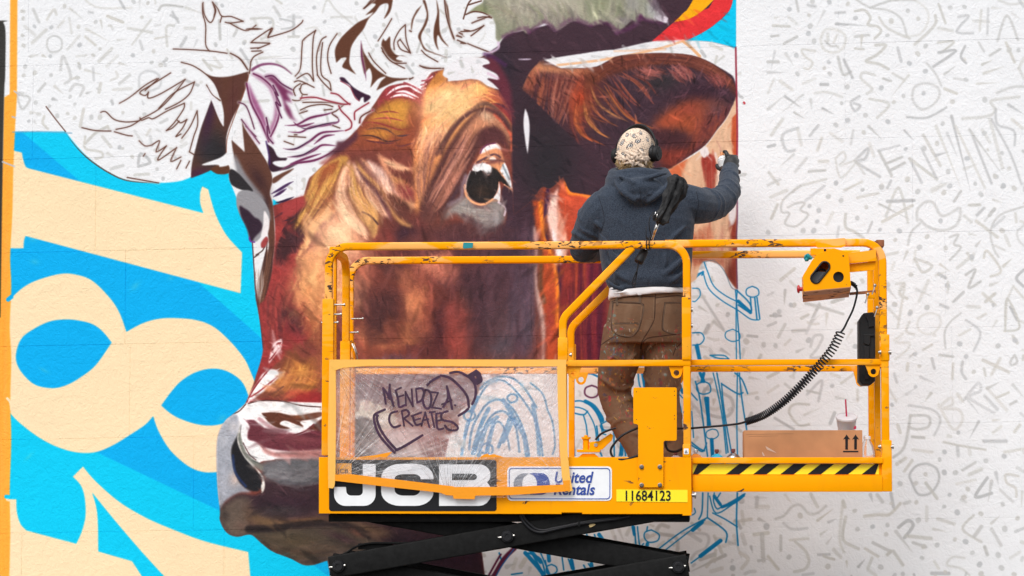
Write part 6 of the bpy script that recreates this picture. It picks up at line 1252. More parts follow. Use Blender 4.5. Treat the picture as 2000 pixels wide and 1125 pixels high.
# milky where it hangs free, clearer where it is pulled flat against the toe board
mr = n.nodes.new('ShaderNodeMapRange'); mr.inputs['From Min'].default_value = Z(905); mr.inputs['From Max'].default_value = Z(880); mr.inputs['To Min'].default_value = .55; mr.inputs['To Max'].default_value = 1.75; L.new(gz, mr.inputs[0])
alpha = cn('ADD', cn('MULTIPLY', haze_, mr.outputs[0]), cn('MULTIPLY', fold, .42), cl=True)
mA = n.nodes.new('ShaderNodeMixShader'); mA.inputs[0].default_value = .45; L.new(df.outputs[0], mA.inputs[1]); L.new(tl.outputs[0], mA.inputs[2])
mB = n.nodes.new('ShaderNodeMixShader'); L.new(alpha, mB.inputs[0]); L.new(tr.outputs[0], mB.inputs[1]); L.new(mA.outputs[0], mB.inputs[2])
hh = cn('ADD', cn('ADD', t1, t2), cn('ADD', cn('ADD', t3, t4), cn('MULTIPLY', vn.outputs['Fac'], 1.5)))
bp = n.nodes.new('ShaderNodeBump'); bp.inputs['Strength'].default_value = .8; bp.inputs['Distance'].default_value = .01; L.new(hh, bp.inputs['Height'])
for s in (gl, df): L.new(bp.outputs[0], s.inputs['Normal'])
fr_ = n.nodes.new('ShaderNodeFresnel'); fr_.inputs['IOR'].default_value = 1.4; L.new(bp.outputs[0], fr_.inputs['Normal'])
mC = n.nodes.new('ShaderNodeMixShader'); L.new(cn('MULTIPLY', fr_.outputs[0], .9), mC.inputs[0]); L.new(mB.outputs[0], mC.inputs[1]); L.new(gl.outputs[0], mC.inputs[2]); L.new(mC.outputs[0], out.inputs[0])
bm = bmesh.new(); NX, NZ = 110, 60; V = []
fr2 = random.Random(3)
def fbot(px): return float(np.interp(px, [646,657,720,800,882,900,985,1040,1100,1114], [934,936,944,954,967,972,972,966,954,955]))
def fright(t): return 1104+10*t**3
for j in range(NZ+1):
    row = []
    for i in range(NX+1):
        tz = j/NZ; px = 646+(fright(tz)-646)*i/NX; pz = 704+(fbot(px)-704)*tz
        d = .0025*math.sin(px*.11+pz*.05)+.002*math.sin(px*.23-pz*.13)*math.sin(pz*.07)
        # the sheet is pulled in between the post and the toe board
        d += .008*math.sin(math.pi*i/NX)*math.sin(math.pi*min(1, tz*1.15))
        row.append(bm.verts.new((X(px), YFm+d*.8 if pz < 885 else YFm-.001+d*.3, Z(pz))))
    V.append(row)
for j in range(NZ):
    for i in range(NX): bm.faces.new((V[j][i], V[j][i+1], V[j+1][i+1], V[j+1][i]))
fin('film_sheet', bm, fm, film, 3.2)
tape = bpy.data.materials.new('orange_tape'); tape.use_nodes = True; tn = tape.node_tree; tb = tn.nodes['Principled BSDF']; tb.inputs['Base Color'].default_value = (.96,.36,.02,1); tb.inputs['Roughness'].default_value = .5; tb.inputs['Specular IOR Level'].default_value = .15
tt = tn.nodes.new('ShaderNodeBsdfTransparent'); tm = tn.nodes.new('ShaderNodeMixShader'); tm.inputs[0].default_value = .86; tt.inputs[0].default_value = (1,.62,.25,1)
tx = tn.nodes.new('ShaderNodeTexNoise'); tx.inputs['Scale'].default_value = 70; tc_ = tn.nodes.new('ShaderNodeTexCoord'); tn.links.new(tc_.outputs['Object'], tx.inputs[0]); tbp = tn.nodes.new('ShaderNodeBump'); tbp.inputs['Strength'].default_value = .35; tbp.inputs['Distance'].default_value = .002; tn.links.new(tx.outputs['Fac'], tbp.inputs['Height']); tn.links.new(tbp.outputs[0], tb.inputs['Normal'])
tn.links.new(tt.outputs[0], tm.inputs[1]); tn.links.new(tb.outputs[0], tm.inputs[2]); tn.links.new(tm.outputs[0], tn.nodes['Material Output'].inputs[0])
def tp(pts, y=YFm-.004, m=tape): return plate('tape_strip', [PX(pts)], y, .0008, m, film)
pale = tape.copy(); pale.node_tree.nodes['Principled BSDF'].inputs['Base Color'].default_value = (.98,.56,.12,1)
tp([(645,703),(657.5,706),(658,800),(657,934),(655,950),(652,954),(643,953),(642,860),(644,760)], YFm-.0045, pale)
tp([(646,703),(800,702.5),(1107,703),(1106,716),(1000,716.5),(860,715.5),(720,715),(672,718.5),(656,724),(648,716)], YFm-.0055, pale)
tp([(1089,715),(1106,715),(1107,800),(1109,880),(1114,930),(1119,958),(1112,961),(1103,957),(1098,930),(1093,860),(1090,780)], YFm-.0065, pale)
tp([(656,927),(686,926),(780,937),(888,950),(886,966),(874,967.5),(860,962),(760,951),(656,939)], YFm-.0058)
tp([(872,951),(1000,951),(1104,946),(1103,960),(1000,967),(930,968),(928,975),(887,974),(886,968),(871,967)], YFm-.0071)
tp([(1100,939),(1113,938),(1114,958),(1103,960)], YFm-.0082)
tp([(700,893),(735,889),(768,882),(757,893)], YN-.0275) ; tp([(938,893),(946,888),(953,886),(957,889),(966,887),(985,893)], YN-.0275)
# lettering drawn with a purple marker on the film
ink = mat('purple_ink', (.040,.010,.038), .45, noise=(60,.4))
zi = 0
def ribbon(paths, w, name='marker_lettering', ox=640, oy=700, k=4.1667):
    global zi
    for q in paths.strip().split(';'):
        bm = bmesh.new()
        P = [tuple(map(float, t.split(','))) for t in q.split()]; P = [(a/k+ox, b_/k+oy) for a, b_ in P]
        P3 = catmull([Vector((a, b_, 0)) for a, b_ in P], 4) if len(P) > 2 else [Vector((a, b_, 0)) for a, b_ in P]
        ps = [Vector((X(p.x), YFm-.0035-.002*math.sin(i), Z(p.y))) for i, p in enumerate(P3)]; ps = [Vector((p.x, YFm-.0036-.0005*(zi % 9), p.z)) for p in ps]; zi += 1
        n_ = len(ps); l, r_ = [], []
        for i, p in enumerate(ps):
            d = (ps[min(i+1, n_-1)]-ps[max(i-1, 0)]); d = Vector((d.x, 0, d.z)).normalized(); nn = Vector((-d.z, 0, d.x))*w*.5*(.8 if i in (0, n_-1) else fr2.uniform(.93,1.07))
            e = d*(-w*.3 if i == 0 else w*.3 if i == n_-1 else 0); l.append(bm.verts.new(p+nn+e)); r_.append(bm.verts.new(p-nn+e))
        for i in range(n_-1): bm.faces.new((l[i], l[i+1], r_[i+1], r_[i]))
        r2 = bmesh.ops.extrude_face_region(bm, geom=bm.faces[:]); bmesh.ops.translate(bm, vec=(0,-.0003,0), verts=[v for v in r2['geom'] if isinstance(v, bmesh.types.BMVert)])
        fin('marker_stroke', bm, ink, film, None)
ribbon("458,240 470,300 480,370;458,240 500,300 512,330;512,210 515,280 545,390;512,210 500,320;560,260 605,238;560,262 580,330 590,395 635,380;575,315 625,300;645,385 640,270;640,272 700,390;700,390 690,250;735,360 725,250;725,250 775,245 790,290 770,340 735,360;800,260 780,330 800,400 835,400 850,330 835,270 800,255;850,275 905,280;905,280 855,400;855,400 930,410;975,225 985,320 945,400;975,225 1000,320 1020,415;935,375 1015,340;1040,380 1046,384", .0102)
ribbon("575,430 520,450 510,510 545,560 600,545;610,430 630,550;610,430 650,420 670,455 625,490;630,490 700,550;690,470 770,440;700,470 725,540 770,530;710,505 760,490;800,440 770,550;800,440 835,560;780,505 825,495;835,440 880,435;850,440 875,560;890,450 900,570 950,570;888,452 930,444;895,510 936,500;985,430 935,450 940,500 1020,520 1065,560 1050,585 990,580 960,545", .0102)
ribbon("475,415 400,450 385,480 400,560 440,640 500,710 555,770;412,465 410,500 440,580 500,670 570,745;560,750 640,710 780,625;400,460 420,465;815,220 850,185 915,150;925,140 1000,160 1080,230 1140,310 1155,400;1150,410 1115,440 1070,468;1000,120 1070,112 1140,145 1190,190 1210,250 1205,320 1180,375", .0115)
o = plate('marker_lettering', [PX([(640+a/4.1667, 700+b_/4.1667) for a, b_ in ((1145,135),(1215,90),(1250,120),(1268,175),(1265,195),(1220,222),(1190,185))]), PX([(640+a/4.1667, 700+b_/4.1667) for a, b_ in ((1198,148),(1212,145),(1218,162),(1206,168))])], YFm-.0092, .0006, ink, film)
# ------------------------------------------------------------------ loose things in the basket
YB = 12.16
card = mat('cardboard', (.49,.235,.105), .85, noise=(14,.08), bump=(200,.15,.001))
bx = thing('cardboard_box', 'brown cardboard box with two black up arrows standing on the extended deck', 'cardboard box', (X(1567,YB), YB+.15, EDECK))
x0, x1, zt = X(1453,YB), X(1683,YB), Z(841,YB)
def cbx(nm, a): 
    bm = bmesh.new(); box(bm, *a, .0015); o = fin(nm, bm, card, bx); return o
cbx('front_panel', (x0, x1, YB, YB+.005, EDECK+.001, zt)); cbx('back_panel', (x0, x1, YB+.3, YB+.305, EDECK+.001, zt-.003))
cbx('side_panel', (x0, x0+.005, YB+.006, YB+.299, EDECK+.001, zt-.001)); cbx('side_panel', (x1-.005, x1, YB+.006, YB+.299, EDECK+.001, zt-.001))
cbx('bottom_panel', (x0+.006, x1-.006, YB+.006, YB+.299, EDECK+.001, EDECK+.006))
tray_z = zt-.075; cbx('inner_tray', (x0+.006, x1-.006, YB+.006, YB+.299, tray_z-.006, tray_z))
cbx('top_flap', (x0-.004, x0+.001, YB+.01, YB+.29, zt-.13, zt-.002)) 
for cx in (1653.5, 1671):
    a = [(cx,848.5),(cx+6.8,858.5),(cx+2.6,857.3),(cx+2.6,878),(cx-2.6,878),(cx-2.6,857.3),(cx-6.8,858.5)]
    o = plate('up_arrow', [PX(a, YB)], YB-.0012, .001, M['decal_black'], bx)
plate('arrow_bar', [PX([(1646.5,880.5),(1676.5,880.5),(1676.5,883.3),(1646.5,883.3)], YB)], YB-.0012, .001, M['decal_black'], bx)
sm = mat('scuffed_white', (.62,.48,.38), .9)
for q in ([(1495,871),(1500,874),(1512,881),(1517,885),(1509,882),(1498,878)], [(1488,882),(1491,885),(1494,891),(1490,890)]): plate('scuff', [PX(q, YB)], YB-.0007, .0005, sm, bx)
for q in ([(1457,848),(1550,846.6),(1550,847.3),(1457,848.8)], [(1462,852),(1520,851),(1520,851.6),(1462,852.6)]): plate('crease', [PX(q, YB)], YB-.0006, .0005, mat('crease', (.33,.175,.09), .9), bx)
# foam cup leaning in the box
cup = thing('foam_cup', 'white foam cup with lid and red straw standing in the cardboard box', 'cup', (X(1655,YB), YB+.07, tray_z))
foam = mat('white_foam', (.84,.80,.81), .6, bump=(400,.2,.0006), Subsurface_Weight=.15)
ax = Vector((0, -.42, 1)).normalized(); top = W(1653.5, 813.5, YB+.06)
Hc = .118; base = top-ax*Hc
bm = bmesh.new(); lathe(bm, [(0,0),(.031,0),(.0325,.004),(.0375,.06),(.0385,.062),(.0395,.066),(.0445,Hc-.012),(.0462,Hc-.010),(.0462,Hc-.004),(.0435,Hc-.004),(.036,.07),(.03,.004),(0,.004)], aim(base, ax), 36); fin('cup_wall', bm, foam, cup, R(50))
lidm = mat('clear_lid', (.86,.82,.83), .25, Transmission_Weight=.15)
bm = bmesh.new(); lathe(bm, [(.0465,-.003),(.0478,-.003),(.048,.003),(.0465,.0055),(.043,.006),(.042,.0035),(.012,.0035),(.011,.005),(0,.005)], aim(base+ax*(Hc-.004), ax), 36); fin('lid', bm, lidm, cup, R(40))
s0 = W(1653.5, 816, YB+.06); s1 = W(1651.5, 780, YB+.065)
bm = bmesh.new(); lathe(bm, [(0,-.04),(.0036,-.04),(.0036,(s1-s0).length),(.0028,(s1-s0).length),(.0028,0)], aim(s0, s1-s0), 12); fin('straw', bm, M['red'] if 0 else mat('red_straw', (.55,.0,.06), .35), cup)
bm = bmesh.new(); q = [(1667,838),(1668.5,833),(1671,831),(1673,833),(1672.5,838)]
o = plate('cup_print', [PX(q, YB)], YB+.0145, .001, mat('red_print', (.5,.01,.06), .5), cup)
# clear bottle
YBt = 12.2
bt = thing('plastic_bottle', 'clear plastic bottle standing between the cardboard box and the end post', 'bottle', (X(1694,YBt), YBt, EDECK))
pet = mat('clear_pet', (.93,.94,.95), .08, IOR=1.12, Transmission_Weight=.8); 
bm = bmesh.new(); h0 = Z(857,YBt)-EDECK
lathe(bm, [(0,.002),(.026,.002),(.0335,.008),(.0345,.03),(.033,.04),(.0345,.05),(.0345,.11),(.033,h0-.06),(.027,h0-.035),(.018,h0-.016),(.0135,h0-.008),(.0135,h0)], aim(Vector((X(1692,YBt), YBt, EDECK)), (0,0,1)), 28); fin('bottle_body', bm, pet, bt, 3.2)
bm = bmesh.new(); lathe(bm, [(0,0),(.0155,0),(.0155,.002),(.015,.012),(.013,.014),(0,.014)], aim(Vector((X(1692,YBt), YBt, EDECK+h0-.004)), (0,0,1)), 20); fin('cap', bm, mat('white_cap', (.8,.8,.8), .4), bt)
# spray cans on the extended deck
def can(px, y, topz, body, dome, capm, label, fallen=False, grp='spray cans on the extended deck'):
    p = Vector((X(px, y), y, EDECK)); h = max(.13, Z(topz, y)-EDECK)
    t = thing('spray_can', label, 'spray can', p, grp)
    bm = bmesh.new(); lathe(bm, [(0,0),(.031,0),(.0325,.003),(.0325,h-.042),(.0335,h-.040),(.0335,h-.036),(.0325,h-.034)], aim(p, (0,0,1)), 24); fin('can_body', bm, body, t)
    bm = bmesh.new(); lathe(bm, [(.0325,h-.034),(.029,h-.022),(.021,h-.013),(.013,h-.010),(.012,h-.006),(0,h-.006)], aim(p, (0,0,1)), 24); fin('can_dome', bm, dome, t, 3.2)
    bm = bmesh.new(); lathe(bm, [(0,h-.007),(.006,h-.007),(.006,h),(.0095,h),(.0095,h+.012),(.008,h+.014),(0,h+.014)], aim(p, (0,0,1)), 16); fin('nozzle', bm, capm, t)
    return t
wcan = mat('can_white', (.7,.7,.7), .35); cyn = mat('can_cyan', (.03,.42,.62), .35); orr = mat('can_orange', (.85,.27,.02), .4); silv = mat('can_metal', (.6,.6,.6), .3, 1); brn = mat('dried_red_paint', (.16,.04,.035), .7); pnk = mat('can_grey_pink', (.42,.33,.32), .6)
can(1358, 12.2, 884, orr, orr, silv, 'orange spray can with silver nozzle just right of the gate post')
can(1399, 12.25, 884, cyn, cyn, brn, 'cyan spray can standing between the orange can and the one by the box')
can(1431, 12.2, 883, cyn, silv, brn, 'blue spray can with paint crusted nozzle nearest the cardboard box')
can(1319, 12.3, 887, pnk, pnk, brn, 'greyish pink spray can standing beside the boot behind the toe board')
# folded umbrella tied to the near rail
YU = 12.062
um = thing('folded_umbrella', 'folded black umbrella tied upright to the near top rail behind the hooded figure', 'umbrella', W(1270, 478, YU))
clo = mat('umbrella_cloth', (.013,.013,.014), .62, spec=.35, bump=(40,.6,.006)); chrome = mat('chrome', (.65,.63,.6), .25, 1)
bm = bmesh.new(); axis = [W(a, b_, YU-.03) for a, b_ in ((1329,346),(1325,356),(1320,372),(1312,388),(1305,402),(1298,416),(1290,427),(1285,434))]; rad = [.024,.039,.038,.034,.026,.025,.033,.022]
ur = random.Random(8); nseg = 30; rings = []
for i, (p, r) in enumerate(zip(catmull(axis, 4), np.interp(np.linspace(0, 7, 29), range(8), rad))):
    d = (axis[-1]-axis[0]).normalized(); u = d.cross(Vector((0,1,0))).normalized(); v = d.cross(u); ring = []
    for k in range(nseg):
        a = 2*math.pi*k/nseg; rr = r*(1+.26*math.sin(6*a+i*.16)+.13*math.sin(13*a+i*.22+1)+.07*math.sin(i*.9+3*a)+ur.uniform(-.04,.04)); ring.append(bm.verts.new(p+(u*math.cos(a)*rr+v*math.sin(a)*rr*.85)+d*(.004*math.sin(5*a+i))))
    rings.append(ring)
for a, b_ in zip(rings[:-1], rings[1:]):
    for k in range(nseg): bm.faces.new((a[k], a[(k+1) % nseg], b_[(k+1) % nseg], b_[k]))
bm.faces.new(rings[0][::-1]); bm.faces.new(rings[-1]); fin('canopy', bm, clo, um, R(60))
for k in range(7):
    a = W(1322+k*2.4, 349+k*1.6, YU-.06+.008*k); tubep = [a, a+Vector((ur.uniform(-.004,.006), 0, .007))]; bm = bmesh.new(); sweep(bm, tubep, prof_round(.0035, 6)); fin('rib_tip', bm, M['rubber'], um)
tube('shaft', [W(1290, 424, YU-.025), W(1268.5, 482, YU+.0)], .0052, chrome, um); tube('shaft', [W(1285, 434, YU-.02), W(1277, 458, YU-.01)], .0066, chrome, um)
for k, (a, c, e, f_) in enumerate(((1281,414,1277,426),(1284,418,1281,430))): tube('stretcher', [W(a, c, YU-.05), W(e, f_, YU-.04)], .0022, chrome, um)
hd = (W(1247, 511, YU-.02)-W(1259, 489, YU+.0)); hp0 = W(1259, 490, YU-.01)
bm = bmesh.new(); lathe(bm, [(0,0),(.018,0),(.0195,.004),(.021,.05),(.0215,.058),(.019,.062),(0,.062)], aim(hp0, hd), 22); fin('handle', bm, M['plastic'], um)
tube('shaft', [W(1268.5, 482, YU+.0), hp0+hd.normalized()*.004], .0052, chrome, um)
st0 = hp0+hd.normalized()*.06
tube('wrist_strap', catmull([st0, W(1245, 525, YU-.03), W(1243, 538, YU-.03), W(1240, 550, YU-.03), W(1238, 556, YU-.035)], 5), .0032, M['rubber'], um)
tube('wrist_strap', catmull([W(1243, 530, YU-.036), W(1237, 545, YU-.036), W(1235, 556, YU-.036), W(1239, 560, YU-.036), W(1242, 552, YU-.036)], 5), .0028, M['rubber'], um)
for dx in (-3, 2.5):
    P = []
    for k in range(17):
        a = 2*math.pi*k/16; P.append(Vector((X(1268+dx)+.004*math.cos(a), YN+.018+.03*math.cos(a)-.004, Z(478)+.029*math.sin(a)+ (.004 if dx > 0 else 0))))
    tube('cable_tie', P, .0026, M['rubber'], um, 8)
tube('cable_tie', [W(1262,466,YN-.012), W(1262,442,YN-.014)], .0016, M['rubber'], um, 6)
tube('cord', catmull([W(1277,414,YU-.05), W(1269,426,YU-.06), W(1268,444,YU-.06), W(1272,460,YU-.04), W(1270,468,YU-.02)], 5), .0022, M['rubber'], um, 6)
# ------------------------------------------------------------------ the painter
YP = 12.43
def B(px, py, dy=0.0): return W(px, py, YP+dy)
per = thing('person', 'person in navy hoodie, paint-stained brown trousers, bandana and headphones spraying the wall with raised arm', 'person', Vector((X(1262,YP), YP, DECK)))
PP = YP/FPX
skin = mat('skin', (.52,.30,.21), .55, Subsurface_Weight=.1)
# body (mostly under the clothes): one continuous surface
bm = bmesh.new()
def ring(px0, px1, py, d0, d1):
    """torso section between two picture columns; d0..d1 depth range about YP"""
    c = (B(px0, py)+B(px1, py))/2; c.y = YP+(d0+d1)/2; return (c, Vector(((px1-px0)/2*PP, 0, 0)), Vector((0, (d1-d0)/2, 0)))
loft(bm, [ring(1226,1270,335,-.05,.06), ring(1228,1272,352,-.055,.06), ring(1185,1318,372,-.08,.08), ring(1180,1332,400,-.1,.1), ring(1190,1330,450,-.11,.12), ring(1200,1325,520,-.1,.1), ring(1202,1325,580,-.1,.11), ring(1200,1325,640,-.1,.11)], 20)
limb(bm, [B(1225,630), B(1216,690,.01), B(1203,765,.05), B(1226,838,-.01), B(1251,895,-.04), B(1258,965,-.05)], [.08,.075,.055,.045,.034,.033])
limb(bm, [B(1295,630), B(1298,690,.0), B(1294,765,.02), B(1302,830,0), B(1312,900,-.0), B(1318,965,-.01)], [.08,.075,.055,.05,.038,.035])
SHR, ELR, WRR = B(1340,384), B(1412,392,.22), B(1424,330,.44)
SHL, ELL, WRL = B(1172,398), B(1140,492,.1), B(1185,494,.36)
limb(bm, [SHR, (SHR+ELR)/2, ELR, (ELR+WRR)/2, WRR], [.055,.048,.04,.036,.028]); limb(bm, [SHL, (SHL+ELL)/2, ELL, (ELL+WRL)/2, WRL], [.055,.048,.04,.036,.028])
HC = B(1243, 297, .02); hyaw = R(-26)                 # turned to the right, towards the hand
HR = Euler((R(-4), 0, hyaw)); Hm = Matrix.Translation(HC) @ HR.to_matrix().to_4x4()
def H(x, y, z): return Hm @ Vector((x, y, z))          # head space: +Y is where the face looks
ball(bm, HC, .076, .093, .102, HR, 24, 16); ball(bm, H(0,.022,-.055), .058, .066, .06, HR)      # skull, jaw
ball(bm, H(0,.098,-.02), .013, .018, .024, HR, 10, 8); ball(bm, H(0,.088,-.058), .024, .012, .011, HR, 12, 8); ball(bm, H(0,.08,-.092), .024, .018, .016, HR, 12, 8)
for s in (-1, 1):
    ball(bm, H(s*.032,.086,.022), .021, .012, .009, HR, 12, 8); ball(bm, H(s*.076,-.002,-.012), .01, .02, .03, HR, 10, 8)
limb(bm, [B(1247,362,.0), B(1245,338,.0), B(1243,318,.01)], [.058,.054,.054])
body = remesh('body', bm, .008, skin, per, 3)
for s in (-1, 1):
    bm = bmesh.new(); ball(bm, H(s*.032,.083,.004), .012, .011, .010, HR, 12, 8); fin('eye', bm, mat('eye', (.7,.68,.65), .2), body, 3.2)
# hoodie ------------------------------------------------------------------
hood_m = mat('navy_fleece', (.034,.052,.085), .95, spec=.2); n = hood_m.node_tree; L = n.links; b = n.nodes['Principled BSDF']; b.inputs['Sheen Weight'].default_value = .12; b.inputs['Sheen Roughness'].default_value = .5
tc = n.nodes.new('ShaderNodeTexCoord'); t1 = n.nodes.new('ShaderNodeTexNoise'); t1.inputs['Scale'].default_value = 260; t1.inputs['Detail'].default_value = 4; t2 = n.nodes.new('ShaderNodeTexNoise'); t2.inputs['Scale'].default_value = 9; t2.inputs['Detail'].default_value = 5; t2.inputs['Distortion'].default_value = 1.2
L.new(tc.outputs['Object'], t1.inputs[0]); L.new(tc.outputs['Object'], t2.inputs[0])
cr_ = n.nodes.new('ShaderNodeValToRGB'); cr_.color_ramp.elements[0].color = (.016,.023,.036,1); cr_.color_ramp.elements[1].color = (.052,.066,.092,1); cr_.color_ramp.elements[0].position = .34; cr_.color_ramp.elements[1].position = .68; L.new(t1.outputs['Fac'], cr_.inputs[0]); L.new(cr_.outputs[0], b.inputs['Base Color'])
ad = n.nodes.new('ShaderNodeMath'); ad.operation = 'MULTIPLY_ADD'; ad.inputs[1].default_value = .12; L.new(t1.outputs['Fac'], ad.inputs[0]); L.new(t2.outputs['Fac'], ad.inputs[2])
bp = n.nodes.new('ShaderNodeBump'); bp.inputs['Strength'].default_value = .6; bp.inputs['Distance'].default_value = .012; L.new(ad.outputs[0], bp.inputs['Height']); L.new(bp.outputs[0], b.inputs['Normal'])
bm = bmesh.new()
loft(bm, [ring(1212,1288,350,-.07,.08), ring(1190,1312,357,-.09,.095), ring(1172,1336,368,-.105,.11), ring(1160,1350,385,-.12,.12), ring(1158,1356,405,-.13,.13), ring(1162,1357,435,-.135,.14), ring(1168,1354,470,-.135,.15), ring(1172,1352,505,-.13,.15), ring(1176,1350,528,-.13,.14), ring(1181,1349,546,-.142,.15), ring(1186,1347,557,-.14,.145), ring(1192,1343,566,-.12,.13)], 32, p=2.5)
# right sleeve up to the wall, left sleeve bent down onto the far rail
limb(bm, [B(1322,392,.0), B(1352,400,.03), B(1382,402,.12), B(1408,393,.2), B(1422,374,.27), B(1424,352,.36), B(1426,331,.46)], [.088,.088,.078,.066,.056,.046,.041])
limb(bm, [B(1190,398,.0), B(1170,420,.0), B(1152,452,.03), B(1141,482,.08), B(1150,490,.17), B(1168,490,.28), B(1180,490,.35)], [.085,.088,.078,.064,.056,.048,.042])
def fold(pts, r, dy=-.13, sub=5, k=None):
    P = [B(q[0], q[1], q[2] if len(q) > 2 else dy) for q in pts]; Q = catmull(P, sub); N = len(Q)
    for i, q_ in enumerate(Q): q_.y += (.06 if dy < -.15 else .03)*(1-math.sin(math.pi*i/(N-1)))
    sweep(bm, Q, prof_round(1, 8), up=Vector((0,1,.01)), scale=[r*(.03+.97*math.sin(math.pi*i/(N-1))**.7) for i in range(N)])
# sleeves bunch into rings where the arm bends
def bunch(pts, radii, ts, rr=.012, tilt=.35, seed=1):
    q = random.Random(seed); P = catmull(pts, 8); Rr = [v.x for v in catmull([Vector((r, 0, 0)) for r in radii], 8)]
    for t in ts:
        i = int(t*(len(P)-1)); c = P[i]; d = (P[min(i+1, len(P)-1)]-P[max(i-1, 0)]).normalized(); r0 = Rr[i]
        d = (d+Vector((q.uniform(-tilt, tilt), q.uniform(-tilt, tilt), q.uniform(-tilt, tilt)))).normalized()
        u = d.orthogonal().normalized(); v = d.cross(u); a0 = q.uniform(0, 6.28); span = q.uniform(3.2, 5.6); N = 20
        ring_ = [c+(u*math.cos(a0+span*k/N)+v*math.sin(a0+span*k/N))*(r0-rr*.25)+d*.006*math.sin(k*.9+seed) for k in range(N+1)]
        sweep(bm, ring_, prof_round(1, 8), up=d, scale=[rr*q.uniform(.8,1)*(.1+.9*math.sin(math.pi*k/N)**.5) for k in range(N+1)])
RA = [B(1322,392,.0), B(1352,400,.03), B(1382,402,.12), B(1408,393,.2), B(1422,374,.27), B(1424,352,.36), B(1425,334,.44)]; RR = [.088,.088,.078,.066,.056,.046,.040]
bunch(RA, RR, (.30,.40,.47,.53,.58,.64,.70,.77,.84,.91), .012, .3, 3)
LA = [B(1190,398,.0), B(1170,420,.0), B(1152,452,.03), B(1141,482,.08), B(1150,490,.17), B(1168,490,.28), B(1180,490,.35)]; LR = [.085,.088,.078,.064,.056,.048,.042]
bunch(LA, LR, (.24,.31,.37,.43,.49,.56), .013, .35, 5)
for q, r in (([(1150,420,-.05),(1166,436,-.08),(1178,452,-.09)],.010), ([(1366,430,.03),(1388,424,.05),(1410,408,.1)],.010)): fold(q, r)
# torso drape folds
for q, r in (([(1168,452),(1188,480),(1200,520),(1204,556)],.013), ([(1180,500),(1210,538),(1250,552),(1300,548)],.013), ([(1346,486),(1320,520),(1280,545),(1240,560)],.014), ([(1345,520),(1320,545),(1290,560)],.012), ([(1178,540),(1200,560),(1230,568)],.010),
             ([(1190,410),(1220,440),(1240,480)],.008), ([(1340,440),(1310,470),(1290,510)],.009), ([(1188,566),(1230,560),(1290,557),(1345,560)],.011), ([(1176,470),(1200,500),(1235,520)],.010), ([(1290,480),(1300,510),(1290,545)],.010), ([(1215,430),(1260,445),(1310,430)],.008)): fold(q, r, -.125)
# hood: thick collar and hanging bag
cc = B(1248, 340, .01)
for k, (rx, ry, dz_, rr, tl) in enumerate(((.118,.105,.0,.026,.012),(.128,.115,-.022,.027,.016),(.132,.12,-.045,.026,.02))):
    P = [cc+Vector((rx*math.cos(a), ry*math.sin(a), dz_+tl*math.sin(a)*1.0+.006*math.sin(3*a+k))) for a in [2*math.pi*i/28 for i in range(29)]]
    sweep(bm, P, prof_round(rr, 10), up=Vector((0,0,1)), caps=False)
ball(bm, B(1252,368,-.125), .105, .05, .052); ball(bm, B(1252,382,-.125), .07, .042, .045); ball(bm, B(1250,392,-.12), .04, .034, .03)
for q, r in (([(1199,346),(1206,362),(1222,380),(1244,394),(1256,397)],.013), ([(1304,348),(1302,362),(1286,380),(1266,393),(1252,397)],.013), ([(1204,340),(1230,352),(1240,362),(1236,376)],.012), ([(1236,352),(1256,350),(1290,340),(1304,336)],.012), ([(1240,376),(1246,386),(1256,392)],.010), ([(1240,360),(1262,366),(1290,358)],.009), ([(1250,372),(1270,378),(1288,368)],.008)): fold(q, r, -.165)
hoodie = remesh('hoodie', bm, .0058, hood_m, per, 2, .5)
seam = mat('dark_stitch', (.012,.016,.026), .9)
def seamline(pts, parent, m=seam, r=.0016):
    P = []
    for a, c in pts:
        o_ = B(a, c, -.35); d = (o_-cam.location).normalized(); ok, loc, nor, _ = parent.ray_cast(o_-wbase(parent), d)
        if ok: P.append(loc+wbase(parent)-d*.0004)
    if len(P) > 2: 
        bm = bmesh.new(); sweep(bm, P, prof_round(r, 5), up=Vector((0,1,.1))); o = fin('seam', bm, m, None, 3.2); put(o, parent)
def wbase(o):
    v = Vector((0,0,0)); p = o
    while p is not None: v += p.location; p = p.parent
    return v
bpy.context.view_layer.update()
def dens(pts, k=10): return [(p.x, p.y) for p in catmull([Vector((a, c, 0)) for a, c in pts], k)]
seamline(dens([(1360,374),(1364,396),(1360,420),(1357,444)]), hoodie); seamline(dens([(1168,382),(1176,405),(1180,430),(1172,455)]), hoodie); seamline(dens([(1249,366),(1251,380),(1250,394)]), hoodie)
# undershirt
bm = bmesh.new(); loft(bm, [ring(1193,1338,550,-.11,.12), ring(1190,1341,564,-.130,.135), ring(1188,1343,574,-.138,.14), ring(1188,1343,581,-.138,.14)], 40, p=2.5)
for v in bm.verts:
    if v.co.z < B(1200,572).z: v.co.z += .030*((v.co.x-X(1190,YP))/(150*PP))*1.0-.012+.004*math.sin(v.co.x*90)
for q, r in (([(1190,574),(1215,571),(1250,567)],.006), ([(1230,566),(1270,564),(1330,562)],.006)): fold(q, r, -.128)
remesh('undershirt', bm, .006, mat('white_cotton', (.72,.70,.70), .9, noise=(12,.1), bump=(60,.3,.004)), per, 2)
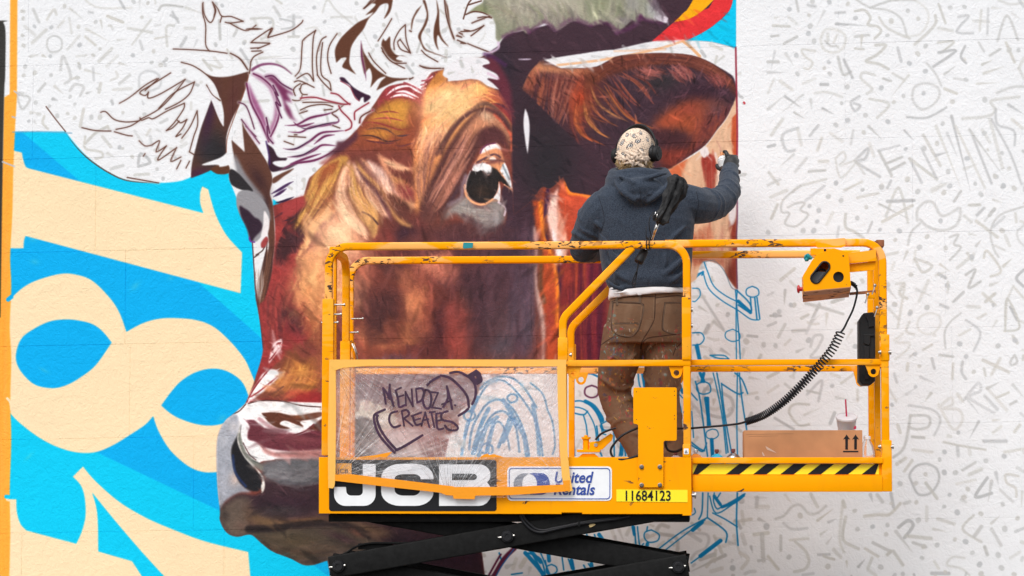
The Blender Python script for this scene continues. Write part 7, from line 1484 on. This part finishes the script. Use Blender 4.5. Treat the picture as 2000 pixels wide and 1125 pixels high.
# trousers ------------------------------------------------------------------
def trouser_paint(S):
    S.frame(1160, 560, 3.75*.5333); F = lambda *a: S.frame(*a)
    F(1080, 520, 3.75); r = random.Random(4); BR = (112,84,63)
    for i in range(260):
        x, y = r.uniform(310,960), r.uniform(180,1500); S.blob(x, y, r.uniform(20,80), r.uniform(14,60), r.uniform(0,180), r.choice([(118,92,72),(88,68,54),(128,102,80),(80,62,50)]), .28)
    # worn highlights and dark seams
    for p in ("430,260 440,400 420,520","560,300 540,420 600,480","700,420 660,540 640,600","850,300 820,450 900,500","940,230 820,240 760,260"): S.stroke(p, 30, (134,108,86), a=.3, soft=10)
    for p in ("750,185 748,320 740,400 700,480 650,560 640,600","430,265 655,280","655,280 665,300 640,440 605,500 570,520","440,265 428,400 440,480 520,520 570,520","820,270 950,265","820,270 800,440 820,480 900,500","430,255 560,225 750,225","750,235 900,215 950,215","430,420 620,420","380,330 345,480 330,560","330,580 440,520","660,560 700,530 800,515 900,500","940,560 900,600 880,650"):
        S.stroke(p, 5, (60,42,33), a=.9, soft=1.5)
    for p in ("440,275 640,288","650,300 635,440 600,490 560,508","450,280 440,400 450,470 520,508 560,508","830,280 950,276","832,285 812,440 830,470","760,245 940,228","742,190 738,400","440,435 610,432"):
        S.stroke(p, 2, (140,112,88), a=.7, soft=.8)
    pal = [(224,170,64),(196,60,50),(92,176,190),(226,222,216),(120,40,50),(60,70,110),(210,120,60),(190,190,180),(70,40,60),(180,40,50)]
    for cx, cy, sx, sy, nn in ((420,430,40,50,70),(460,560,60,70,110),(420,640,90,50,90),(850,610,90,60,110),(910,480,50,40,40),(440,800,100,90,170),(520,900,100,120,200),(830,800,90,70,110),(560,1050,60,60,90),(880,650,60,60,50),(600,420,30,30,14)):
        dom = r.sample(pal, 3)
        for i in range(int(nn*.8)):
            x, y = r.gauss(cx, sx), r.gauss(cy, sy); c = r.choice(dom if r.random() < .7 else pal); a = r.gauss(1.4,.6); l = abs(r.gauss(0, 14)); wz = 1.2+4*r.paretovariate(1.6)-4
            S.stroke([(x, y), (x+l*math.cos(a), y+l*math.sin(a))], min(14, max(1.2, wz)), tuple(.72*u+.28*w for u, w in zip(c, BR)), a=r.uniform(.45,.95)*(1 if wz < 6 else .7), soft=1.2 if wz < 5 else 2.6, taper='b' if r.random() < .5 else '')
    for x, y, rx, ry, an, c, al in ((575,392,26,9,0,(150,60,50),.8),(470,525,14,18,30,(100,180,190),.9),(385,585,6,18,10,(120,190,190),.9),(820,655,10,10,0,(200,30,40),.95),(815,585,50,12,10,(58,50,58),.8),(440,420,22,14,0,(200,160,60),.6),(920,500,30,8,-20,(170,50,60),.8),(360,775,30,20,50,(110,170,180),.9),(545,1055,26,16,0,(214,150,60),.9),(480,610,40,40,0,(120,50,60),.6),(820,790,50,30,0,(190,180,170),.4),(880,580,10,8,0,(110,190,180),.9)):
        S.blob(x, y, rx, ry, an, c, al)
TI0, TI1, TJ0, TJ1 = B(1150,980).x, B(1352,980).x, B(1250,985).z, B(1250,560).z
def tro_tf(P):
    o_ = []
    for a in np.asarray(P, float): w = B(a[0], a[1], -.1); o_.append(((w.x-TI0)/(TI1-TI0)*512, (TJ1-w.z)/(TJ1-TJ0)*1100))
    return np.array(o_)
tim = paint_image('trouser_stains', 512, 1100, trouser_paint, (112,84,63), tro_tf)
tm_ = bpy.data.materials.new('brown_canvas'); tm_.use_nodes = True; n = tm_.node_tree; L = n.links; b = n.nodes['Principled BSDF']; b.inputs['Roughness'].default_value = .9; b.inputs['Specular IOR Level'].default_value = .25
uv = n.nodes.new('ShaderNodeUVMap'); it = n.nodes.new('ShaderNodeTexImage'); it.image = tim; it.extension = 'EXTEND'; L.new(uv.outputs[0], it.inputs[0]); L.new(it.outputs[0], b.inputs['Base Color'])
tc = n.nodes.new('ShaderNodeTexCoord'); t1 = n.nodes.new('ShaderNodeTexNoise'); t1.inputs['Scale'].default_value = 14; t1.inputs['Detail'].default_value = 7; t1.inputs['Distortion'].default_value = 1.4; L.new(tc.outputs['Object'], t1.inputs[0])
bw = n.nodes.new('ShaderNodeRGBToBW'); L.new(it.outputs[0], bw.inputs[0]); ad = n.nodes.new('ShaderNodeMath'); ad.operation = 'MULTIPLY_ADD'; ad.inputs[1].default_value = 1.6; L.new(bw.outputs[0], ad.inputs[0]); L.new(t1.outputs['Fac'], ad.inputs[2])
bp = n.nodes.new('ShaderNodeBump'); bp.inputs['Strength'].default_value = .6; bp.inputs['Distance'].default_value = .008; L.new(ad.outputs[0], bp.inputs['Height']); L.new(bp.outputs[0], b.inputs['Normal'])
bm = bmesh.new()
loft(bm, [ring(1195,1335,570,-.115,.12), ring(1192,1336,585,-.125,.125), ring(1187,1338,615,-.14,.125), ring(1181,1339,650,-.145,.12), ring(1178,1338,672,-.13,.11)], 32, p=2.6)
limb(bm, [B(1220,640,-.0), B(1213,690,.0), B(1203,735,.03), B(1201,768,.05), B(1212,805,.03), B(1231,845,-.01), B(1250,885,-.04), B(1257,930,-.05)], [.096,.096,.084,.076,.068,.062,.058,.058])
limb(bm, [B(1296,640,.0), B(1298,690,.0), B(1295,735,.01), B(1294,775,.02), B(1300,820,.01), B(1308,870,.0), B(1313,930,-.01)], [.096,.095,.084,.078,.074,.068,.064])
LL_ = [B(1220,640,-.0), B(1213,690,.0), B(1203,735,.03), B(1201,768,.05), B(1212,805,.03), B(1231,845,-.01), B(1250,885,-.04), B(1257,930,-.05)]; LQ = [.096,.096,.084,.076,.068,.062,.058,.058]
bunch(LL_, LQ, (.30,.36,.41,.46,.50,.545,.59,.65,.71,.78,.86), .0150, .6, 11)
RL_ = [B(1296,640,.0), B(1298,690,.0), B(1295,735,.01), B(1294,775,.02), B(1300,820,.01), B(1308,870,.0), B(1313,930,-.01)]; RQ = [.096,.095,.084,.078,.074,.068,.064]
bunch(RL_, RQ, (.34,.42,.50,.56,.68,.8,.9), .0130, .6, 17)
for q, r, dy in (([(1260,690),(1280,668),(1316,660)],.009,-.105), ([(1246,690),(1232,700),(1222,716)],.009,-.09), ([(1208,684),(1194,700),(1180,708)],.007,-.09), ([(1256,600),(1252,640),(1250,672)],.006,-.14)):
    fold(q, r, dy)
tro = remesh('trousers', bm, .006, tm_, per, 2)
ul = tro.data.uv_layers.new(name='UVMap'); wb_ = wbase(tro)
for lp in tro.data.loops:
    c = tro.data.vertices[lp.vertex_index].co+wb_; ul.data[lp.index].uv = ((c.x-TI0)/(TI1-TI0), (c.z-TJ0)/(TJ1-TJ0))
canv = mat('canvas_trim', (.12,.075,.048), .9, noise=(40,.2), bump=(200,.3,.001))
bm = bmesh.new(); 
bpy.context.view_layer.update()
def onto(o, a, c, lift_=.0015, dy=-.4):
    s = B(a, c, dy); d = (s-cam.location).normalized(); ok, loc, nor, _ = o.ray_cast(s-wbase(o), d); return (loc+wbase(o)-d*lift_) if ok else None
for pts in ([(1250,572),(1250,580),(1250,592)], [(1205,580),(1205,588),(1206,596)]):
    P = [onto(tro, *q) for q in dens(pts, 3)]; P = [p for p in P if p]
    if len(P) > 2: bm = bmesh.new(); sweep(bm, P, prof_sq(.012, .004, .001), up=Vector((0,1,.1))); put(fin('belt_loop', bm, canv, None), tro)
# patch pockets: a raised hem line and edges following the seat
for poly in ([(1196,590),(1254,594),(1249,634),(1240,652),(1228,657),(1202,650),(1195,625),(1196,590)], [(1299,592),(1335,591)], [(1299,592),(1295,636),(1301,648),(1322,652),(1334,650)], [(1200,632),(1248,632)]):
    P = [onto(tro, a, c, .0004) for a, c in (dens(poly, 6) if len(poly) > 2 else dens([poly[0], ((poly[0][0]+poly[1][0])/2, poly[0][1]), poly[1]], 6))]; P = [p for p in P if p]
    if len(P) > 2: bm = bmesh.new(); sweep(bm, P, prof_sq(.0045, .003, .001), up=Vector((0,1,.1))); put(fin('pocket_hem', bm, canv, None), tro)
# boots
bt_m = mat('brown_boot', (.05,.035,.028), .6, noise=(30,.3), bump=(120,.3,.002))
for a, y0 in ((1259,-.05), (1316,-.01)):
    bm = bmesh.new(); p = B(a, 965, y0); z0 = DECK
    limb(bm, [Vector((p.x, p.y, z0+.13)), Vector((p.x, p.y, z0+.07)), Vector((p.x, p.y+.01, z0+.05))], [.052,.052,.05]); loft(bm, [(Vector((p.x, p.y-.07, z0+.04)), Vector((.03,0,0)), Vector((0,0,.036))), (Vector((p.x, p.y-.04, z0+.045)), Vector((.042,0,0)), Vector((0,0,.043))), (Vector((p.x+.004, p.y+.06, z0+.045)), Vector((.045,0,0)), Vector((0,0,.043))), (Vector((p.x+.008, p.y+.15, z0+.036)), Vector((.05,0,0)), Vector((0,0,.034))), (Vector((p.x+.01, p.y+.2, z0+.03)), Vector((.036,0,0)), Vector((0,0,.026)))], 16)
    o = remesh('boot', bm, .007, bt_m, per, 2)
    for v in o.data.vertices:
        zz_ = v.co.z+per.location.z
        if zz_ < z0+.004: v.co.z = z0+.004-per.location.z
    bm = bmesh.new(); pl = [(-.032,-.09),(-.045,-.03),(-.046,.06),(-.048,.14),(-.03,.21),(.03,.21),(.054,.15),(.05,.06),(.045,-.03),(.032,-.09)]
    va = [bm.verts.new((p.x+u, p.y+v, z0+.002)) for u, v in pl]; bm.faces.new(va); r_ = bmesh.ops.extrude_face_region(bm, geom=bm.faces[:]); bmesh.ops.translate(bm, vec=(0,0,.02), verts=[v for v in r_['geom'] if isinstance(v, bmesh.types.BMVert)]); put(fin('sole', bm, M['rubber'], None), o)
# hair
blond = mat('blond_hair', (.62,.43,.22), .6, noise=(60,.35), bump=(300,.4,.002))
bm = bmesh.new(); hr = random.Random(2)
bmesh.ops.create_uvsphere(bm, u_segments=24, v_segments=16, radius=1, matrix=Hm @ Matrix.Diagonal((.078,.094,.1,1)))
bmesh.ops.delete(bm, geom=[v for v in bm.verts if (Hm.inverted() @ v.co).z < -.075 or (Hm.inverted() @ v.co).y > .045], context='VERTS')
for i in range(700):
    a = hr.uniform(R(170), R(370)); zz_ = hr.uniform(-.080, -.030); p = Vector((.079*math.cos(a), .094*math.sin(a), zz_)); 
    k = math.sqrt(max(.2, 1-(zz_/.102)**2)); p.x *= k; p.y *= k; l = hr.uniform(.012,.03); nn = Vector((p.x, p.y, 0)).normalized()
    q = [Hm @ p, Hm @ (p+nn*.006+Vector((hr.uniform(-.006,.006), 0, -l*.5))), Hm @ (p+nn*hr.uniform(.004,.013)+Vector((hr.uniform(-.01,.01), hr.uniform(-.01,.01), -l)))]
    sweep(bm, q, prof_round(.0018, 4), up=Vector((0,1,.1)), scale=[1,.8,.25])
fin('hair', bm, blond, per, 3.2)
# bandana with paisley print
def paisley(S):
    r = random.Random(6); K = (26,26,40); S.frame()
    def drop(x, y, s, a):
        T = lambda pts: [(x+s*(u*math.cos(a)-v*math.sin(a)), y+s*(u*math.sin(a)+v*math.cos(a))) for u, v in pts]
        o_ = [(0,-1.2),(.35,-.7),(.62,-.1),(.55,.5),(.1,.85),(-.4,.65),(-.6,.1),(-.35,-.2),(.0,-.5),(-.1,-.9)]
        S.fill(T(o_), K, soft=1); S.fill(T([(u*.72, v*.72+.05) for u, v in o_]), (232,226,214), soft=1); S.fill(T([(u*.36, v*.36+.15) for u, v in o_]), K, soft=1)
        for t in range(11): an = t/11*6.28; q = T([(.9*math.cos(an)*.85, .95*math.sin(an)-.1)])[0]; S.stroke([q, (q[0]+1, q[1])], 4, K, soft=1)
    for x, y, s, a in ((96,120,26,.5),(160,150,24,-2.2),(60,170,20,2.6),(210,110,24,.9),(180,70,20,2.4),(120,60,20,-.8),(40,90,20,-.4),(235,180,22,-1.6),(110,210,22,1.8),(190,220,22,.2),(30,230,20,1),(240,40,20,0)): drop(x, y, s, a)
    for i in range(420): x, y = r.uniform(0,256), r.uniform(0,256); S.stroke([(x,y),(x+1,y)], r.choice([2,2.5,3.5]), K, soft=1)
    for i in range(40): x, y, a = r.uniform(0,256), r.uniform(0,256), r.uniform(0,6); S.stroke([(x,y),(x+10*math.cos(a),y+10*math.sin(a)),(x+18*math.cos(a+.6),y+18*math.sin(a+.6))], 2, K, soft=1)
pim = paint_image('bandana_print', 256, 256, paisley, (226,202,178), lambda P: np.asarray(P, float))
bmt = bpy.data.materials.new('bandana_cloth'); bmt.use_nodes = True; n = bmt.node_tree; L = n.links; b = n.nodes['Principled BSDF']; b.inputs['Roughness'].default_value = .9; uv = n.nodes.new('ShaderNodeUVMap'); it = n.nodes.new('ShaderNodeTexImage'); it.image = pim; L.new(uv.outputs[0], it.inputs[0]); L.new(it.outputs[0], b.inputs['Base Color'])
tc = n.nodes.new('ShaderNodeTexCoord'); t1 = n.nodes.new('ShaderNodeTexNoise'); t1.inputs['Scale'].default_value = 45; t1.inputs['Distortion'].default_value = 2; L.new(tc.outputs['Object'], t1.inputs[0]); bp = n.nodes.new('ShaderNodeBump'); bp.inputs['Strength'].default_value = .5; bp.inputs['Distance'].default_value = .006; L.new(t1.outputs['Fac'], bp.inputs['Height']); L.new(bp.outputs[0], b.inputs['Normal'])
bm = bmesh.new(); bmesh.ops.create_uvsphere(bm, u_segments=40, v_segments=26, radius=1, matrix=Hm @ Matrix.Diagonal((.086,.104,.110,1)))
Hi = Hm.inverted()
def below(v):
    w_ = v.co-HC; a = 1243+w_.x/PP; c = 297-w_.z/PP
    e = float(np.interp(a, [1190,1200,1212,1225,1240,1258,1272,1285], [291,303,318,327,330,326,313,298])) if w_.y < .02 else 284
    return c > e
bmesh.ops.delete(bm, geom=[v for v in bm.verts if below(v)], context='VERTS')
for v in bm.verts:
    q = Hi @ v.co; a = math.atan2(q.y, q.x); w_ = .0025*math.sin(a*11+q.z*60)*max(0, (.03-q.z)/.08); q = q*(1+w_*8); v.co = Hm @ q
r_ = bmesh.ops.solidify(bm, geom=bm.faces[:], thickness=.003)
bo = fin('bandana', bm, bmt, per, 3.2)
ul = bo.data.uv_layers.new(name='UVMap'); wb_ = wbase(bo)
for lp in bo.data.loops:
    c = Hi @ (bo.data.vertices[lp.vertex_index].co+wb_); ul.data[lp.index].uv = (.5+math.atan2(c.x, -c.y)*.56+.02, .35+c.z*6.4)
plain = mat('bandana_plain', (.70,.55,.43), .9, bump=(80,.5,.004))
bm = bmesh.new()
def onhead(a_, c_, o_): return HC+Vector(((a_-1243)*PP, -math.sqrt(max(.0009, .099**2-((a_-1243)*PP)**2*1.15-max(0,(c_-297)*PP)**2*.55))-o_, (297-c_)*PP))
for k in range(46):
    a = hr.uniform(1208,1264); c = 314+hr.gauss(0,6)+abs(a-1238)*-.12; t = hr.gauss(.5,.7); l = hr.uniform(5,13); dx, dz2 = math.cos(t)*l, math.sin(t)*l
    P = catmull([onhead(a-dx, c-dz2, .001), onhead(a-dx*.4, c-dz2*.5+hr.uniform(-2,2), .010), onhead(a+dx*.3, c+dz2*.4, hr.uniform(.010,.018)), onhead(a+dx, c+dz2+hr.uniform(-2,2), .001)], 4)
    sweep(bm, P, prof_sq(.017, .010, .004), up=Vector((0,1,0)), scale=[hr.uniform(.5,.8)*(.25+.75*math.sin(math.pi*(i+.5)/len(P))) for i in range(len(P))])
put(fin('knot', bm, plain, None, 3.2), bo)
# headphones
hp = thing('headphones', 'black over-ear headphones worn over the bandana', 'headphones', HC)
bm = bmesh.new(); P = [H(.1*math.cos(a), .004+.012*math.sin(a), -.012+.135*math.sin(a)) for a in [math.pi*i/24 for i in range(25)]]
sweep(bm, P, prof_sq(.028, .009, .003), up=Vector((0,1,0)) if 0 else Vector((1,0,0))); fin('headband', bm, M['plastic'], hp)
for s in (-1, 1):
    d = (H(s,0,0)-H(0,0,0)).normalized(); bm = bmesh.new(); lathe(bm, [(0,0),(.03,0),(.037,.004),(.038,.014),(.035,.02),(0,.02)], aim(H(s*.076,.0,-.012), d), 24); fin('ear_pad', bm, M['rubber'], hp)
    bm = bmesh.new(); lathe(bm, [(.034,0),(.036,.003),(.036,.014),(.031,.02),(.02,.021),(.019,.023),(0,.023)], aim(H(s*.076,0,-.012)+d*.02, d), 28); o = fin('ear_cup', bm, M['plastic'], hp)
    bm = bmesh.new(); sweep(bm, [H(s*.1,.004,.0), H(s*.106,.004,.03), H(s*.1,.004,.05)], prof_sq(.02,.008,.002), up=Vector((1,0,0))); fin('hinge', bm, M['black'], hp)
# gloves: fingers rooted in the palm
glm = mat('black_nitrile', (.016,.016,.017), .5, bump=(120,.5,.002)); cuffm = mat('brown_cuff', (.07,.045,.038), .8, bump=(120,.4,.003))
YH = .50                                                # the raised hand, near the wall
def G(a, c, dy=0.0): return B(a, c, YH+dy)
bm = bmesh.new()
limb(bm, [B(1424,342,.40), G(1426,330,-.03), G(1428,318,-.0), G(1428,309,.02)], [.034,.036,.036,.028], squash=1.0)
ball(bm, G(1428,319,.0), .036, .024, .034)
def finger(pts, r): limb(bm, [G(*q) for q in pts], r, 8, 4)
finger([(1424,312,.0),(1420,303,-.01),(1417.5,297,-.0),(1413.5,296.5,.015)], [.0135,.0115,.0105,.009])       # index pressing the nozzle
finger([(1434,312,.0),(1437,307,.03),(1431,307,.06),(1422,310,.075)], [.013,.012,.011,.009])                 # middle, round the can
finger([(1437,318,.0),(1440,314,.03),(1433,315,.065),(1422,317,.078)], [.0125,.0115,.0105,.009])
finger([(1438,325,.0),(1440,323,.03),(1432,324,.06),(1422,325,.072)], [.0115,.0105,.0095,.008])
finger([(1417,330,-.005),(1409,330,.005),(1402,327,.02),(1400.5,321,.03)], [.015,.013,.0115,.0095])          # thumb
gl = remesh('glove', bm, .0038, glm, per, 3)
bm = bmesh.new(); P = [G(1427,332,-.03)+Vector((.040*math.cos(a), .036*math.sin(a), .010*math.cos(a)*-1)) for a in [2*math.pi*i/20 for i in range(21)]]; sweep(bm, P, prof_round(.010, 8), up=Vector((0,0,1)), caps=False); put(fin('glove_cuff', bm, cuffm, None, 3.2), gl)
bm = bmesh.new(); WL = B(1186,488,.36); ball(bm, WL+Vector((.03,.02,0)), .045, .034, .02); 
for k in range(4):
    o0 = WL+Vector((.062,.034-.02*k,.004)); limb(bm, [o0, o0+Vector((.026,.004,.004)), o0+Vector((.046-.004*abs(k-1),.008,-.010)), o0+Vector((.05-.004*abs(k-1),.01,-.03))], [.0115,.0105,.0095,.008], 8, 4)
limb(bm, [WL+Vector((.02,-.01,-.004)), WL+Vector((.038,-.03,-.012)), WL+Vector((.052,-.036,-.028))], [.014,.012,.010], 8, 4); limb(bm, [WL+Vector((-.03,0,0)), WL+Vector((.01,.01,0))], [.03,.032], 10, 3)
remesh('glove', bm, .0045, glm, per, 2)
# the can in the hand
cp0 = G(1411.5, 308, .025); cd = (G(1411.5,308,.025)-G(1424,372,.0)).normalized()
sc_ = thing('spray_can', 'white capped spray can held in the raised gloved hand', 'spray can', cp0-cd*.16)
bm = bmesh.new(); lathe(bm, [(0,-.165),(.026,-.165),(.0275,-.162),(.0275,-.02),(.0285,-.018),(.0285,-.014),(.0275,-.012)], aim(cp0, cd), 24); fin('can_body', bm, wcan, sc_)
bm = bmesh.new(); lathe(bm, [(.0275,-.012),(.024,-.002),(.016,.006),(.010,.009),(0,.009)], aim(cp0, cd), 24); fin('can_dome', bm, wcan, sc_, 3.2)
bm = bmesh.new(); lathe(bm, [(0,.008),(.006,.008),(.006,.012),(.0085,.012),(.0085,.026),(0,.027)], aim(cp0, cd), 14); fin('nozzle', bm, mat('orange_nozzle', (.75,.3,.12), .5), sc_)
